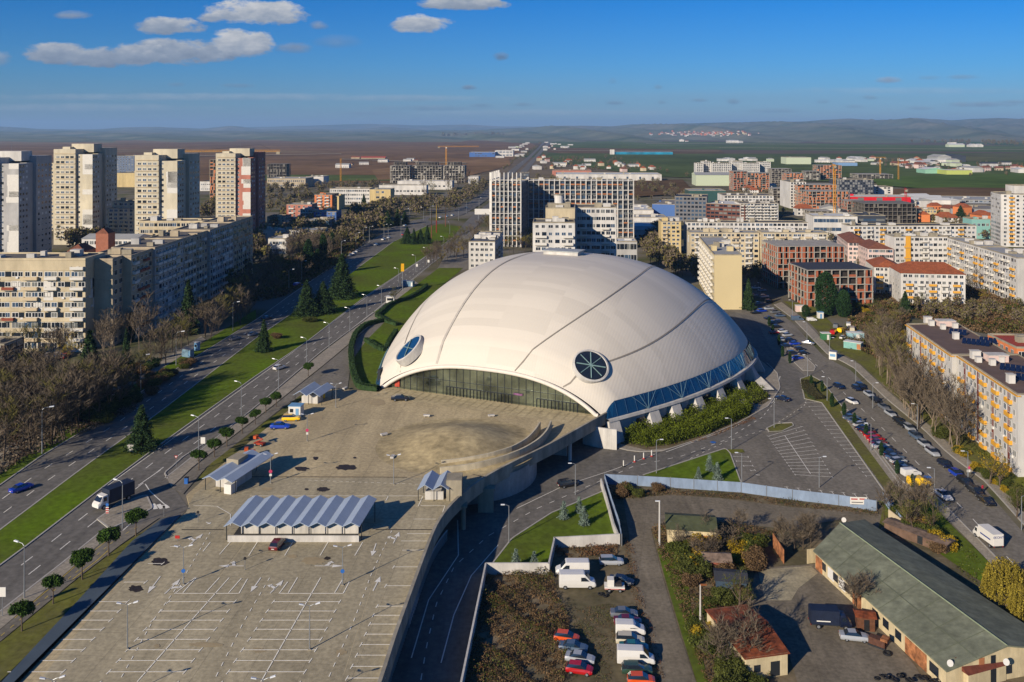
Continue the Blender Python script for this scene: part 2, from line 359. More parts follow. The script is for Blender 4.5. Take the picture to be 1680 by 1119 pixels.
# far fields as broad flat patches
def field(px, r, g_, b_, nm, i):
 m = C('field_soil_'+nm, r, g_, b_, var=.2, scale=.003, fine=.02, rough=1, spec=0)
 pts = [G(x, y, -6) for x, y in px]
 area('field', None, m, .25+i*.12, z=-6, raw=[(p[0], p[1]) for p in pts])
FIELDS = [([(-200,240),(150,236),(560,229),(860,228),(880,240),(840,262),(700,300),(420,300),(180,300),(-200,290)], 142,112,82,'plough'),
([(-300,231),(330,228),(860,225.5),(870,228),(560,229.5),(150,236.5),(-300,240)], 154,128,96,'tan'),
([(-300,225),(420,224.5),(560,225.5),(300,229),(-300,231)], 88,106,72,'green_west'),
([(190,245),(420,246),(560,250),(350,252),(190,250)], 156,132,100,'pale'),
([(420,287),(640,288),(640,297),(420,297)], 112,126,72,'green_strip'),
([(610,280),(690,268),(835,259),(838,272),(765,290),(620,296)], 156,124,90,'ochre'),
([(905,231),(1170,233),(1500,238),(1700,240),(1700,250),(1180,246),(905,242)], 106,122,74,'green_a'),
([(900,243),(1180,246),(1190,252),(1060,255),(940,254),(898,250)], 128,104,78,'brown_b'),
([(900,252),(1180,253),(1700,252),(1700,300),(1400,300),(1060,290),(950,272),(890,262)], 98,112,66,'green_c'),
([(1380,262),(1700,250),(1700,262),(1500,268)], 112,112,78,'mixed'),
([(1430,292),(1700,285),(1700,312),(1540,313),(1440,305)], 96,118,58,'green_d'),
([(1420,313),(1560,309),(1700,311),(1700,330),(1500,336),(1430,332)], 122,98,72,'brown_e'),
([(1040,298),(1120,296),(1140,318),(1040,325)], 122,98,72,'brown_f')]
for i, (px, r, g_, b_, nm) in enumerate(FIELDS): field(px, r, g_, b_, nm, i)
tr_ = C('pale_track', 178, 166, 140, rough=1, var=.1, scale=.01)
for i, px in enumerate([[(1180,243.0),(1700,246.0),(1700,246.5),(1180,243.4)], [(905,247.5),(1180,248.6),(1180,249),(905,248)], [(560,262),(765,269),(765,269.8),(560,262.6)], [(240,258),(560,253),(560,253.5),(240,258.6)], [(1060,236),(1340,237.2),(1340,237.5),(1060,236.4)]]): area('field_track', None, tr_, 2.4+i*.1, z=-6, raw=[G(x, y, -6)[:2] for x, y in px])
# hills on the horizon
def hills():
 def ns(x, s, seed):
  v = 0; a = 1
  for o in range(5):
   v += a*math.sin(x*s*(1.9**o)+seed*(o+1)*1.7+math.sin(x*s*.7*(1.7**o)+seed)); a *= .5
  return v/1.9
 mb = MB(); hm = C('hill_woods', 88, 104, 80, var=.22, scale=.0008, fine=.003, rough=1, spec=0, col2=(.20, .19, .13))
 AZ = [-44+i*.35 for i in range(252)]
 def ridge(prof, d0, d1, nd, seed):
  rows = []
  for j in range(nd+1):
   k = j/nd; d = d0+(d1-d0)*k; row = []
   for a in AZ:
    X = d*math.tan(R(a)); px = CX+F*math.tan(R(a)); top = max(0, ZT(prof(px), d1)+6)
    rise = sm(k*1.05)*(.8+.2*ns(a, 1.3+k*2, seed+k*3)) if 0 < k < 1 else (0 if k == 0 else 1)
    bump = ns(a+k*9, .9, seed+5)*math.sin(math.pi*k)*top*.22
    row.append((X, d, -8+max(0, top*rise+bump+(ns(a, 2.2, seed)*6 if k > .9 else 0))))
   row_ = row; rows.append(row_)
  rows.append([(p[0]*1.25, p[1]*1.25, -40) for p in rows[-1]])
  mb.sheet(rows)
 def interp(T):
  xs_ = [t[0] for t in T]; ys_ = [t[1] for t in T]
  return lambda x: float(np.interp(x, xs_, ys_))
 right = interp([(-900,214),(400,214),(760,214),(860,209),(920,206),(1000,207),(1040,204),(1100,203),(1180,201),(1250,200),(1320,199),(1390,194),(1440,197),(1500,193.5),(1560,197),(1640,193),(1700,196),(2500,190)])
 left = interp([(-900,206),(0,207),(60,211),(140,213),(200,209),(260,208),(330,211),(380,206),(430,212),(520,211),(560,213),(640,208),(700,213),(800,214),(900,216),(2500,217)])
 far = interp([(-900,210),(0,211),(300,213),(400,209),(500,206),(600,203),(700,206),(760,204),(820,207),(900,208),(2500,208)])
 ridge(left, 14000, 19000, 10, 1.0)
 ridge(far, 20500, 24500, 6, 4.0)
 ridge(right, 5600, 15500, 30, 2.0)
 struct(mb.build('hills', hm, smooth=True))
hills()
# roads west of the arena
MR = [(-60,972),(0,928),(37,901),(175,795),(265,728),(420,617),(502,562),(600,486),(707,415),(742,391)]
ML = [(-60,915),(0,870),(140,765),(207,717),(257,680),(325,628),(420,555),(500,500),(580,445),(645,397),(700,371)]
KL = [(-60,835),(0,797),(62,752),(135,708),(185,681),(232,642),(287,607),(420,525),(480,482),(575,417),(645,373),(682,362)]
KR = [(-60,1047),(0,1004),(100,926),(162,876),(190,850),(270,786),(420,667),(527,577),(620,508),(680,455),(735,412),(775,378)]
strip('boulevard_west', KL, ML, asphalt, .02, 60)
strip('boulevard_east', MR, KR, asphalt, .02, 60)
strip('median_grass', ML, MR[:-1]+[(735,396)], grass_m, .13, 60)
strip('verge_grass', [(-60,812),(0,775),(62,735),(135,690),(232,622),(287,592),(420,508)], [(-60,834),(0,796),(62,751),(135,707),(232,641),(287,606),(420,524)], grass_m, .12, 30)
strip('footpath', [(-60,770),(60,706),(160,650),(260,596),(330,552)], [(-60,784),(66,718),(170,660),(268,604),(338,558)], pave, .14, 16)
strip('pavement', KR[:4]+[(172,868)], [(-60,1074),(0,1034),(110,940),(172,886),(185,876)], pave, .13, 24)
strip('cycle_path', [(-60,1075),(0,1035),(110,941),(172,887),(186,877)], [(-60,1094),(0,1054),(120,955),(200,893),(262,850)], asphalt_r, .125, 24)
strip('verge_lawn', [(-60,1096),(0,1056),(120,957),(200,895),(240,870)], [(-40,1155),(8,1112),(140,980),(217,890),(262,855)], grass_l, .13, 20)
strip('pavement', [(273,784),(300,762),(420,670),(527,580),(620,510),(678,460)], [(281,800),(318,765),(440,672),(540,592),(630,516),(684,464)], pave, .13, 24)
strip('cycle_path', [(282,801),(320,766),(441,673),(541,593),(631,517)], [(300,812),(338,768),(455,676),(548,600),(636,524)], asphalt_r, .125, 24)
strip('verge_lawn', [(322,790),(345,762),(400,720),(456,677),(500,644)], [(340,785),(372,760),(420,720),(475,680),(515,648)], grass_l, .13, 20)
area('service_road', [(455,676),(548,600),(600,560),(575,600),(570,640),(520,645),(500,645)], asphalt_r, .10)
area('service_road', [(548,600),(631,518),(684,464),(700,470),(640,530),(600,560)], asphalt_r, .11)
# junction with traffic island
area('junction', [(190,852),(250,800),(275,786),(310,835),(297,846),(262,850),(200,893),(176,880)], asphalt, .03)
area('traffic_island', [(160,852),(197,826),(240,812),(250,834),(222,850),(180,868)], pave, .15)
# plazas and lawns west of the dome
area('lawn', [(600,560),(640,520),(700,470),(720,480),(690,520),(640,560),(626,600),(622,642),(590,640),(572,600)], grass_m, .12)
area('lawn', [(612,512),(640,500),(720,440),(760,440),(700,490),(660,530)], grass_m, .15)
area('plaza', [(700,470),(735,412),(775,378),(800,400),(770,440),(720,455)], asphalt_r, .08)
def kerb(pts, n=60, w=.3, off=.16, z=None):
 P = [GT(x, y) if z is None else G(x, y, z) for x, y in pts]; d = [0]; rows = [[], []]
 for a, b in zip(P, P[1:]): d.append(d[-1]+math.hypot(a[0]-b[0], a[1]-b[1]))
 Q = [(float(np.interp(d[-1]*i/n, d, [p[0] for p in P])), float(np.interp(d[-1]*i/n, d, [p[1] for p in P]))) for i in range(n+1)]
 for i, q in enumerate(Q):
  a = Q[max(0, i-1)]; b = Q[min(n, i+1)]; L_ = math.hypot(b[0]-a[0], b[1]-a[1])+1e-9; nx, ny = -(b[1]-a[1])/L_*w/2, (b[0]-a[0])/L_*w/2; zz_ = (terr(*q) if z is None else z)+off
  rows[0].append((q[0]+nx, q[1]+ny, zz_)); rows[1].append((q[0]-nx, q[1]-ny, zz_))
 R0, R1 = rows; lo = [(p[0], p[1], p[2]-.16) for p in R0]; lo1 = [(p[0], p[1], p[2]-.16) for p in R1]
 struct(MB().sheet([lo, R0, R1, lo1]).build('kerb', kerb_m))
kerb(MR); kerb(ML); kerb(KL); kerb(KR[:4]); kerb(KR[5:])
kerb([(275,786),(270,776),(280,768),(300,750),(340,725)], 20); kerb([(160,852),(197,826),(240,812),(250,834),(222,850),(180,868),(160,852)], 30)
# beyond the crossing
strip('boulevard_west', [(682,362),(745,345),(800,310),(838,278),(868,256),(893,232)], [(700,371),(762,352),(812,316),(846,282),(872,258),(896,232)], asphalt, .35, 60)
strip('boulevard_east', [(742,391),(775,353),(820,316),(852,283),(876,258),(900,232)], [(775,378),(800,356),(836,320),(862,286),(882,259),(905,232)], asphalt, .35, 60)
area('crossing', [(640,374),(690,356),(740,345),(800,350),(812,372),(775,392),(742,396),(735,380),(690,384)], asphalt_r, .06)
area('crossing_lawn', [(688,378),(720,368),(760,372),(752,388),(722,394),(692,392)], grass_m, .16)
# low ground east of the arena (z = -6)
Z = -6.0
area('ring_road', [(600,1180),(760,1180),(757,1119),(796,930),(808,924),(840,882),(905,840),(987,805),(1004,779),(1100,790),(1216,794),(1290,800),(1462,826),(1347,655),(1320,615),(1350,585),(1290,560),(1262,530),(1240,510),(1200,505),(1170,490),(1100,470),(900,470),(820,640),(700,840)], asphalt, .02, Z)
area('car_park', [(1195,742),(1262,700),(1330,652),(1350,656),(1466,828),(1216,795)], asphalt_r, .03, Z)
street = [(1150,470),(1200,492),(1262,495),(1267,505),(1297,527),(1352,585),(1395,607),(1450,660),(1510,710),(1550,750),(1610,795),(1680,875),(1760,965),(1760,1040),(1680,960),(1634,913),(1582,860),(1530,807),(1480,790),(1390,670),(1347,637),(1300,600),(1262,570),(1240,520),(1150,500)]
area('street', street, asphalt_r, .04, Z)
strip('pavement', [(1270,500),(1300,522),(1356,580),(1399,602),(1455,655),(1516,705),(1556,745),(1616,790),(1688,870),(1760,945)], [(1282,496),(1312,518),(1368,577),(1410,598),(1466,651),(1528,701),(1568,741),(1628,785),(1700,864),(1775,940)], pave, .14, 40)
strip('street_verge', [(1285,494),(1315,516),(1370,575),(1412,596),(1468,650),(1530,700),(1570,740),(1630,784),(1702,862)], [(1330,500),(1350,516),(1410,575),(1450,592),(1505,640),(1566,690),(1600,722),(1672,770),(1760,850)], grass_l, .1, 40)
strip('pavement', [(1390,672),(1480,792),(1530,809),(1582,862),(1634,915),(1690,975)], [(1378,676),(1470,800),(1520,818),(1570,868),(1620,920),(1676,985)], pave, .13, 30)
area('lawn', [(1440,822),(1520,820),(1570,870),(1650,950),(1640,975),(1530,900),(1470,850)], grass_m, .09, Z)
area('hedge_strip', [(1313,622),(1330,616),(1350,627),(1382,668),(1480,800),(1470,826),(1348,661),(1320,655)], grass_l, .10, Z)
area('traffic_island', [(1290,568),(1310,575),(1338,602),(1335,609),(1318,609),(1298,590)], pave, .12, Z)
area('lawn', [(1055,780),(1190,736),(1198,744),(1216,793)], grass_m, .13, Z)
area('lawn', [(808,925),(840,884),(905,842),(988,807),(1017,882),(908,888),(900,932)], grass_m, .13, Z)
area('parking_island', [(1258,703),(1275,695),(1300,694),(1302,699),(1283,708),(1262,709)], grass_l, .14, Z)
area('parking_island', [(1190,737),(1218,737),(1222,742),(1198,744)], grass_l, .15, Z)
ringin = [(1012,735),(1042,742),(1085,741),(1150,720),(1210,695),(1260,667),(1280,637),(1275,612),(1240,585),(1225,600),(1236,640),(1215,680),(1100,700),(1020,720)]
area('pavement', ringin, pave, .12, Z)
area('planting_bed', [(1018,728),(1060,738),(1100,735),(1160,715),(1232,685),(1236,678),(1210,665),(1100,690),(1020,715)], dirt, .16, Z)
area('planting_bed', [(1200,640),(1222,624),(1250,640),(1265,655),(1250,664),(1215,655)], dirt, .165, Z)
# the yards south-east
area('yard_dirt', [(700,1190),(796,932),(908,890),(1020,884),(995,785),(1460,828),(1680,980),(1760,1190)], dirt, .01, Z)
area('yard_lane', [(1022,818),(1100,812),(1180,817),(1300,832),(1440,842),(1470,862),(1440,872),(1380,852),(1290,868),(1200,858),(1110,850),(1068,868),(1085,939),(1115,1039),(1142,1119),(1160,1190),(1105,1190),(1085,1119),(1055,1001),(1040,951),(1032,876)], yard_m, .05, Z)
area('yard_concrete', [(1240,932),(1340,925),(1400,960),(1430,1010),(1500,1090),(1560,1190),(1330,1190),(1290,1060),(1225,1010)], yard_m, .06, Z)
area('pale_concrete', [(1243,935),(1330,928),(1342,940),(1310,965),(1298,985),(1255,985)], C('pale_screed',160,150,122,var=.15,scale=.4,fine=2), .075, Z)
area('street_verge', [(1450,830),(1500,828),(1440,870)], grass_l, .07, Z)
area('lane_verge', [(1078,900),(1100,900),(1130,960),(1135,1010),(1180,1190),(1165,1190),(1118,1039),(1090,945)], grass_m, .08, Z)
area('wasteland', [(1400,500),(1450,470),(1560,470),(1700,490),(1700,560),(1600,545),(1495,520),(1480,560),(1490,600),(1440,590),(1380,560)], C('wasteland_soil',106,100,64,var=.25,scale=.06,fine=.6,rough=1,spec=0), .03, Z)
for pts in ([(1012,735),(1042,742),(1085,741),(1150,720),(1210,695),(1260,667),(1280,637),(1275,612),(1258,596)], [(1055,780),(1190,736),(1198,744),(1216,793)], [(808,925),(840,884),(905,842),(988,807)], [(1258,703),(1275,695),(1300,694),(1302,699),(1283,708),(1262,709),(1258,703)], [(1313,622),(1330,616),(1350,627),(1382,668),(1480,800)], [(1466,828),(1348,661),(1320,655),(1313,622)], [(1270,500),(1300,522),(1356,580),(1399,602),(1455,655),(1516,705),(1556,745),(1616,790),(1688,870)], [(1390,672),(1480,792),(1530,809),(1582,862),(1634,915),(1690,975)], [(1290,568),(1310,575),(1338,602),(1335,609),(1318,609),(1298,590),(1290,568)]): kerb(pts, 36, .28, .18, -6.0)
# painted markings
def dashes(name, pts, n, frac, w, m, z=None, off=.03):
 P = [GT(x, y, 0) if z is None else G(x, y, z) for x, y in pts]; d = [0]
 for a, b in zip(P, P[1:]): d.append(d[-1]+math.hypot(a[0]-b[0], a[1]-b[1]))
 def at(t):
  t = max(0, min(t, d[-1]-1e-6)); j = max(k for k in range(len(d)) if d[k] <= t); j = min(j, len(P)-2); u = (t-d[j])/max(1e-9, d[j+1]-d[j])
  return Vector((P[j][0]+(P[j+1][0]-P[j][0])*u, P[j][1]+(P[j+1][1]-P[j][1])*u, 0))
 mb = MB()
 for i in range(n):
  a0 = d[-1]*(i+.1)/n; a1 = d[-1]*(i+.1+frac)/n; k = 1 if frac < .8 else 3
  for q in range(k):
   a = at(a0+(a1-a0)*q/k); b = at(a0+(a1-a0)*(q+1)/k); t = (b-a)
   if t.length < 1e-6: continue
   s_ = Vector((-t.y, t.x, 0)).normalized()*w/2
   ps = [a-s_, b-s_, b+s_, a+s_]
   mb.flat([(p.x, p.y, (terr(p.x, p.y) if z is None else z)+off) for p in ps])
 o = mb.build(name, m); o['kind'] = 'structure'; return o
def mid(A, B, k):
 n = 24; out = []
 def s(P, t):
  i = t*(len(P)-1); j = min(int(i), len(P)-2); u = i-j; return (P[j][0]+(P[j+1][0]-P[j][0])*u, P[j][1]+(P[j+1][1]-P[j][1])*u)
 return [tuple(a*(1-k)+b*k for a, b in zip(s(A, i/n), s(B, i/n))) for i in range(n+1)]
def lane(A, B, k): return [(a[0]*(1-k)+b[0]*k, a[1]*(1-k)+b[1]*k) for a, b in zip(A, B)]
A_ = [(-40,957),(37,901),(175,795),(265,728),(420,617),(502,562),(600,486),(707,415)]
B_ = [(-10,1012),(73,947),(205,838),(296,765),(450,644),(527,577),(620,508),(735,412)]
for k in (.34, .67): dashes('lane_marking', lane(A_, B_, k), 46, .36, .18, paint, None, .035)
dashes('edge_line', lane(A_, B_, .04), 1, .85, .15, paint_d, None, .035)
dashes('edge_line', lane(A_, B_, .95)[4:], 1, .85, .15, paint_d, None, .035)
A_ = [(-40,824),(62,753),(185,682),(287,608),(420,526),(480,483),(575,418)]
B_ = [(-40,900),(90,803),(207,718),(325,629),(452,532),(520,487),(604,428)]
for k in (.34, .67): dashes('lane_marking', lane(A_, B_, k), 44, .34, .18, paint_d, None, .035)
dashes('edge_line', [(110,960),(128,944),(155,925),(182,900)], 1, .85, .15, ypaint, None, .15)
dashes('cycle_line', [(0,1046),(115,948),(190,886),(232,862)], 18, .4, .12, ypaint, None, .14)
dashes('cycle_line', [(0,1036),(110,942),(172,888),(200,870)], 1, .85, .12, ypaint, None, .14)
dashes('island_line', [(82,965),(125,932),(175,895),(240,836)], 1, .8, .2, paint, None, .05)
dashes('island_line', [(237,790),(240,800),(252,812),(275,832)], 1, .8, .2, paint, None, .05)
dashes('island_line', [(222,800),(268,768)], 1, .8, .2, paint, None, .05)
for i in range(3): dashes('hatch_marking', [(250+i*9,826+i*1),(256+i*10,836-i)], 1, .85, .8, paint, None, .05)
dashes('lane_marking', [(690,1119),(700,1060),(716,990),(745,930),(800,880),(880,835),(960,800),(1040,765),(1120,748),(1190,722),(1250,685),(1288,640)], 46, .4, .15, paint, Z, .04)
dashes('edge_line', [(665,1119),(690,1020),(716,950),(740,930),(775,875),(768,858),(735,850)], 1, .86, .18, paint, Z, .04)
dashes('edge_line', [(716,1119),(740,1020),(770,950),(800,900),(830,890)], 1, .86, .18, paint, Z, .04)
dashes('edge_line', [(808,842),(850,834),(905,806),(960,782),(1010,770),(1070,745),(1090,745)], 1, .86, .15, paint, Z, .04)
dashes('edge_line', [(1030,744),(1085,744),(1150,724),(1212,698),(1263,669),(1283,637),(1279,612)], 1, .86, .18, paint, Z, .04)
dashes('lane_marking', [(1010,790),(1100,768),(1190,725),(1262,703),(1320,665),(1330,630)], 40, .4, .12, paint_d, Z, .045)
dashes('lane_marking', [(1300,560),(1390,650),(1440,695),(1520,775),(1590,845),(1680,945)], 22, .35, .15, paint, Z, .06)
# car park bays east
def bays(a0, a1, b0, b1, n, tick=True, z=Z, off=.05, w=.12, m=None):
 mb = MB()
 for i in range(n):
  k = i/(n-1); p = [a0[j]+(a1[j]-a0[j])*k for j in (0, 1)]; q = [b0[j]+(b1[j]-b0[j])*k for j in (0, 1)]
  A = Vector(G(*p, z)); B = Vector(G(*q, z)); t = (B-A); t.z = 0
  if t.length < 1e-6: continue
  s_ = Vector((-t.y, t.x, 0)).normalized()*w/2
  mb.flat([(v.x, v.y, z+off) for v in (A-s_, B-s_, B+s_, A+s_)])
  if tick:
   for e, sg in ((A, 1), (B, -1)):
    u_ = t.normalized()*.12*sg; s2 = s_.normalized()*.45
    mb.flat([(v.x, v.y, z+off+.004) for v in (e-s2, e+u_-s2, e+u_+s2, e+s2)])
 return struct(mb.build('bay_marking', m or paint))
bays((1260,716),(1304,779),(1316,700),(1366,783),14)
bays((1322,661),(1420,781),(1347,660),(1446,781),20)
bays((1196,749),(1243,780),(1228,750),(1243,780) if False else (1243,779),5)
bays((1290,799),(1420,812),(1295,805),(1427,822),8)
dashes('bay_marking', [(1283,708),(1332,781)], 1, .86, .14, paint, Z, .06)
dashes('bay_marking', [(1300,698),(1368,783)], 1, .02, .14, paint, Z, .06)
# the arena
DL, DA, DH, DP, DQ, DCX, DCY, DTH, DZ = 55.78, 62.02, 31.38, 2.63, .893, 15.24, 286.7, .4135, 3.3
RIMP = np.polyfit(np.array([-1, -.72, -.4, 0, .4, .72, 1])*DL, [32.7, 41.2, 48.5, 55.0, 56.15, 50.3, 31.7], 5)
du = (math.sin(DTH), math.cos(DTH)); dv = (math.cos(DTH), -math.sin(DTH))
def DW(s, t, z): return (DCX+s*du[0]+t*dv[0], DCY+s*du[1]+t*dv[1], z)
def dtm(s): return float(np.polyval(RIMP, max(-DL, min(DL, s))))
def dz0(s): return DZ*sm((DL-abs(s))/3.5)+.05
def dz(s, t):
 A = (abs(s)/DA)**DP; r = min(1, A+(1-A)*(abs(t)/dtm(s))**DP); z0 = dz0(s); return z0+(DH-z0)*(1-r)**DQ
shell_m = C('roof_membrane', 222, 213, 197, rough=.6, var=.015, scale=.04, spec=.3, wave=(.45, 'X', .1), joint=(14, 2.4, .965, .0, .02), streak=.0)
seam_m = C('roof_seam', 150, 142, 130, rough=.8, var=.1)
arena = thing('sports_arena', 'large cream white domed sports arena with arched glass front beside the concrete deck', 'arena', (DCX, DCY, 0), -DTH)
def DLc(s, t, z): return (t, s, z)          # arena's own axes: x across, y along
def shell():
 mb = MB(); S = [-DL+2*DL*i/64 for i in range(65)]; rows = []
 for s in S:
  tm = dtm(s); rows.append([DLc(s, math.sin(math.pi/2*(-1+2*k/96))*tm, dz(s, math.sin(math.pi/2*(-1+2*k/96))*tm)) for k in range(97)])
 mb.sheet(rows); return mb
def holes(cs, ct): return None
shell().build('roof_shell', shell_m, arena, smooth=True)
def on(s, t, h=0): return DLc(s, t, dz(s, t)+h)
# arch rim along the front and back edges
for sgn in (-1, 1):
 pts = []; n = 48; tm = dtm(DL)
 for k in range(n+1):
  t = math.sin(math.pi/2*(-1+2*k/n))*tm; pts.append(DLc(sgn*(DL+.35), t, max(.3, dz(DL, t)-.35)))
 MB().tube(pts, .55, 8).build('arch_rim', C('rim_plaster', 226, 218, 204, rough=.7, var=.04), arena, smooth=True)
# seams: each follows a line over the shell
def on_shell(px, py):
 d = Vector(((px-CX)/F, 1, -(py-HY)/F)); Y = 200.0
 while Y < 345:
  X = d.x*Y; z = H+d.z*Y; rx, ry = X-DCX, Y-DCY; s = rx*du[0]+ry*du[1]; t = rx*dv[0]+ry*dv[1]
  if abs(s) < DL and abs(t) < dtm(s) and dz(s, t) >= z: return s, t
  Y += .25
 return None
for pts, wdt in (([(655,614),(660,592),(666,560),(674,536),(690,508)], .22), ([(716,598),(735,545),(757,505),(785,466),(818,437)], .7), ([(843,611),(900,563),(960,516),(1020,471),(1074,437)], .28), ([(922,637),(960,615),(1005,594),(1060,567),(1100,543),(1140,512),(1163,491)], .28)):
 K = [on_shell(*p) for p in pts]; K = [k for k in K if k]
 e = (K[-1][0]-K[-3][0], K[-1][1]-K[-3][1]); K.append((K[-1][0]+e[0]*1.2, K[-1][1]+e[1]*1.2))
 n = 60; dd = [0]
 for p, q in zip(K, K[1:]): dd.append(dd[-1]+math.hypot(p[0]-q[0], p[1]-q[1]))
 cs = np.polyfit(dd, [k[0] for k in K], 3); ct = np.polyfit(dd, [k[1] for k in K], 3); A = []; B = []
 for i in range(n+1):
  q = dd[-1]*i/n; s = float(np.polyval(cs, q)); t = float(np.polyval(ct, q))
  if abs(s) > DL-.05: s = math.copysign(DL-.05, s)
  if abs(t) > dtm(s)*.985: continue
  g1 = np.array([np.polyval(np.polyder(cs), q), np.polyval(np.polyder(ct), q)]); g1 /= np.linalg.norm(g1); nx, ny = -g1[1]*wdt/2, g1[0]*wdt/2
  s_a, s_b = max(-DL, s+nx), max(-DL, s-nx)
  A.append(on(s_a, t+ny, .2)); B.append(on(s_b, t-ny, .2))
 MB().sheet([A, B]).build('roof_seam', C('roof_seam_pale', 196, 188, 176, rough=.8) if wdt > .5 else seam_m, arena)
# portholes
PORT = []
for px, py, lab in ((970, 598, 'right'), (672, 570, 'left')):
 best = min(((s, t) for s in np.arange(-DL, 0, .5) for t in np.arange(-55, 55, .5) if abs(t) < dtm(s)-1),
   key=lambda st: (lambda w: (CX+F*w[0]/w[1]-px)**2+(HY+F*(H-w[2])/w[1]-py)**2)(DW(st[0], st[1], dz(*st)+.6)))
 s, t = best; PORT.append(best)
 e = .6; nrm = Vector((-(dz(s, t+e)-dz(s, t-e))/(2*e), -(dz(s+e, t)-dz(s-e, t))/(2*e), 1)).normalized()
 if lab == 'left': nrm = (nrm+Vector((-.12, .1, -.03))).normalized()
 a = nrm.cross(Vector((1, 0, 0))).normalized(); b = nrm.cross(a); c = Vector(on(s, t)); rad = 4.3
 def ring(r, h, n=40): return [c+nrm*h+a*r*math.cos(2*math.pi*k/n)+b*r*math.sin(2*math.pi*k/n) for k in range(n+1)]
 w = MB().sheet([ring(rad+.6, -1.7 if lab == 'left' else -2.2), ring(rad+.55, .6), ring(rad+.1, .75), ring(rad-.05, .5)]).build('round_window', conc_w, arena)
 w['label'] = 'round roof window with cross bars, the '+lab+' one'
 MB().add([tuple(p) for p in ring(rad, .55)[:-1]], [tuple(range(40))]).build('pane', glass_d if lab == 'right' else glass_b, w)
 mb = MB()
 for k in range(4 if lab == 'right' else 2):
  d = a*math.cos(k*math.pi/4+.3)+b*math.sin(k*math.pi/4+.3); mb.tube([c+nrm*.68-d*rad*.9, c+nrm*.68+d*rad*.9], .11 if k % 2 else .17, 5)
 mb.build('cross_bar', C('teal_steel', 130, 160, 158, rough=.5), w)
# roof hatch
hs, ht = 5.0, 5.0
py_ = 410
while on_shell(927, py_) is None: py_ += .5
best = on_shell(925, py_+3.5)
hs, ht = best; z = dz(hs, ht)
h = MB().box(ht-6, ht+6, hs-3.2, hs+3.2, z-1.2, z+1.1).build('roof_hatch', conc_w, arena)
MB().box(ht-6.3, ht+6.3, hs-3.5, hs+3.5, z+1.1, z+1.35).build('hatch_lid', C('hatch_grey', 178, 182, 180, rough=.6), h)
# tiny anchor points on the roof
for px, py in ((758,493),(788,508),(811,507),(823,505),(808,530),(834,481),(845,470),(860,446),(873,450),(876,447),(884,449)):
 pass
# front glazing under the arch
frontglass = C('front_glass', 176, 186, 160, rough=.06, spec=1.0, var=.42, scale=.09, metal=.8)
tm = dtm(DL)
def front(sgn):
 ff = sgn*(DL-.9); n = 60; top = []; bot = []
 for k in range(n+1):
  t = -tm*.985+2*tm*.985*k/n; top.append(DLc(ff, t, max(.1, dz(DL, t)-.4))); bot.append(DLc(ff, t, 0))
 g_ = MB().sheet([bot, top]).build('front_glazing', frontglass, arena)
 x = -tm+2.2
 while x < tm-1.4:
  MB().box(x-.06, x+.06, ff-sgn*-.02-.1, ff+.1+sgn*.12, 0, dz(DL, x)-.5).build('mullion', steel_d, g_); x += 2.05
 for t0, t1, hh in ((-12, 8, 2.3), (14.5, 26, 2.2)):
  mb = MB(); mb.box(t0, t1, ff+sgn*.2-.08, ff+sgn*.2+.08, hh, hh+.18)
  x = t0
  while x <= t1: mb.box(x-.05, x+.05, ff+sgn*.2-.07, ff+sgn*.2+.07, 0, hh); x += 1.02
  mb.build('door_frame', steel_d, g_)
 MB().box(-tm*.78, tm*.78, ff-.12, ff+.12, 3.9, 4.02).build('transom', steel_d, g_)
front(-1); front(1)
MB().box(8, 10.6, -DL+.5, -DL+.6, 2.5, 3.0).build('banner', C('banner_red_blue', 150, 100, 140, var=.3, scale=.8), arena)
MB().box(-tm+3.5, -tm+5, -DL+.5, -DL+.6, .5, 2.6).build('poster', C('poster_red', 205, 82, 60, var=.2, scale=2), arena)
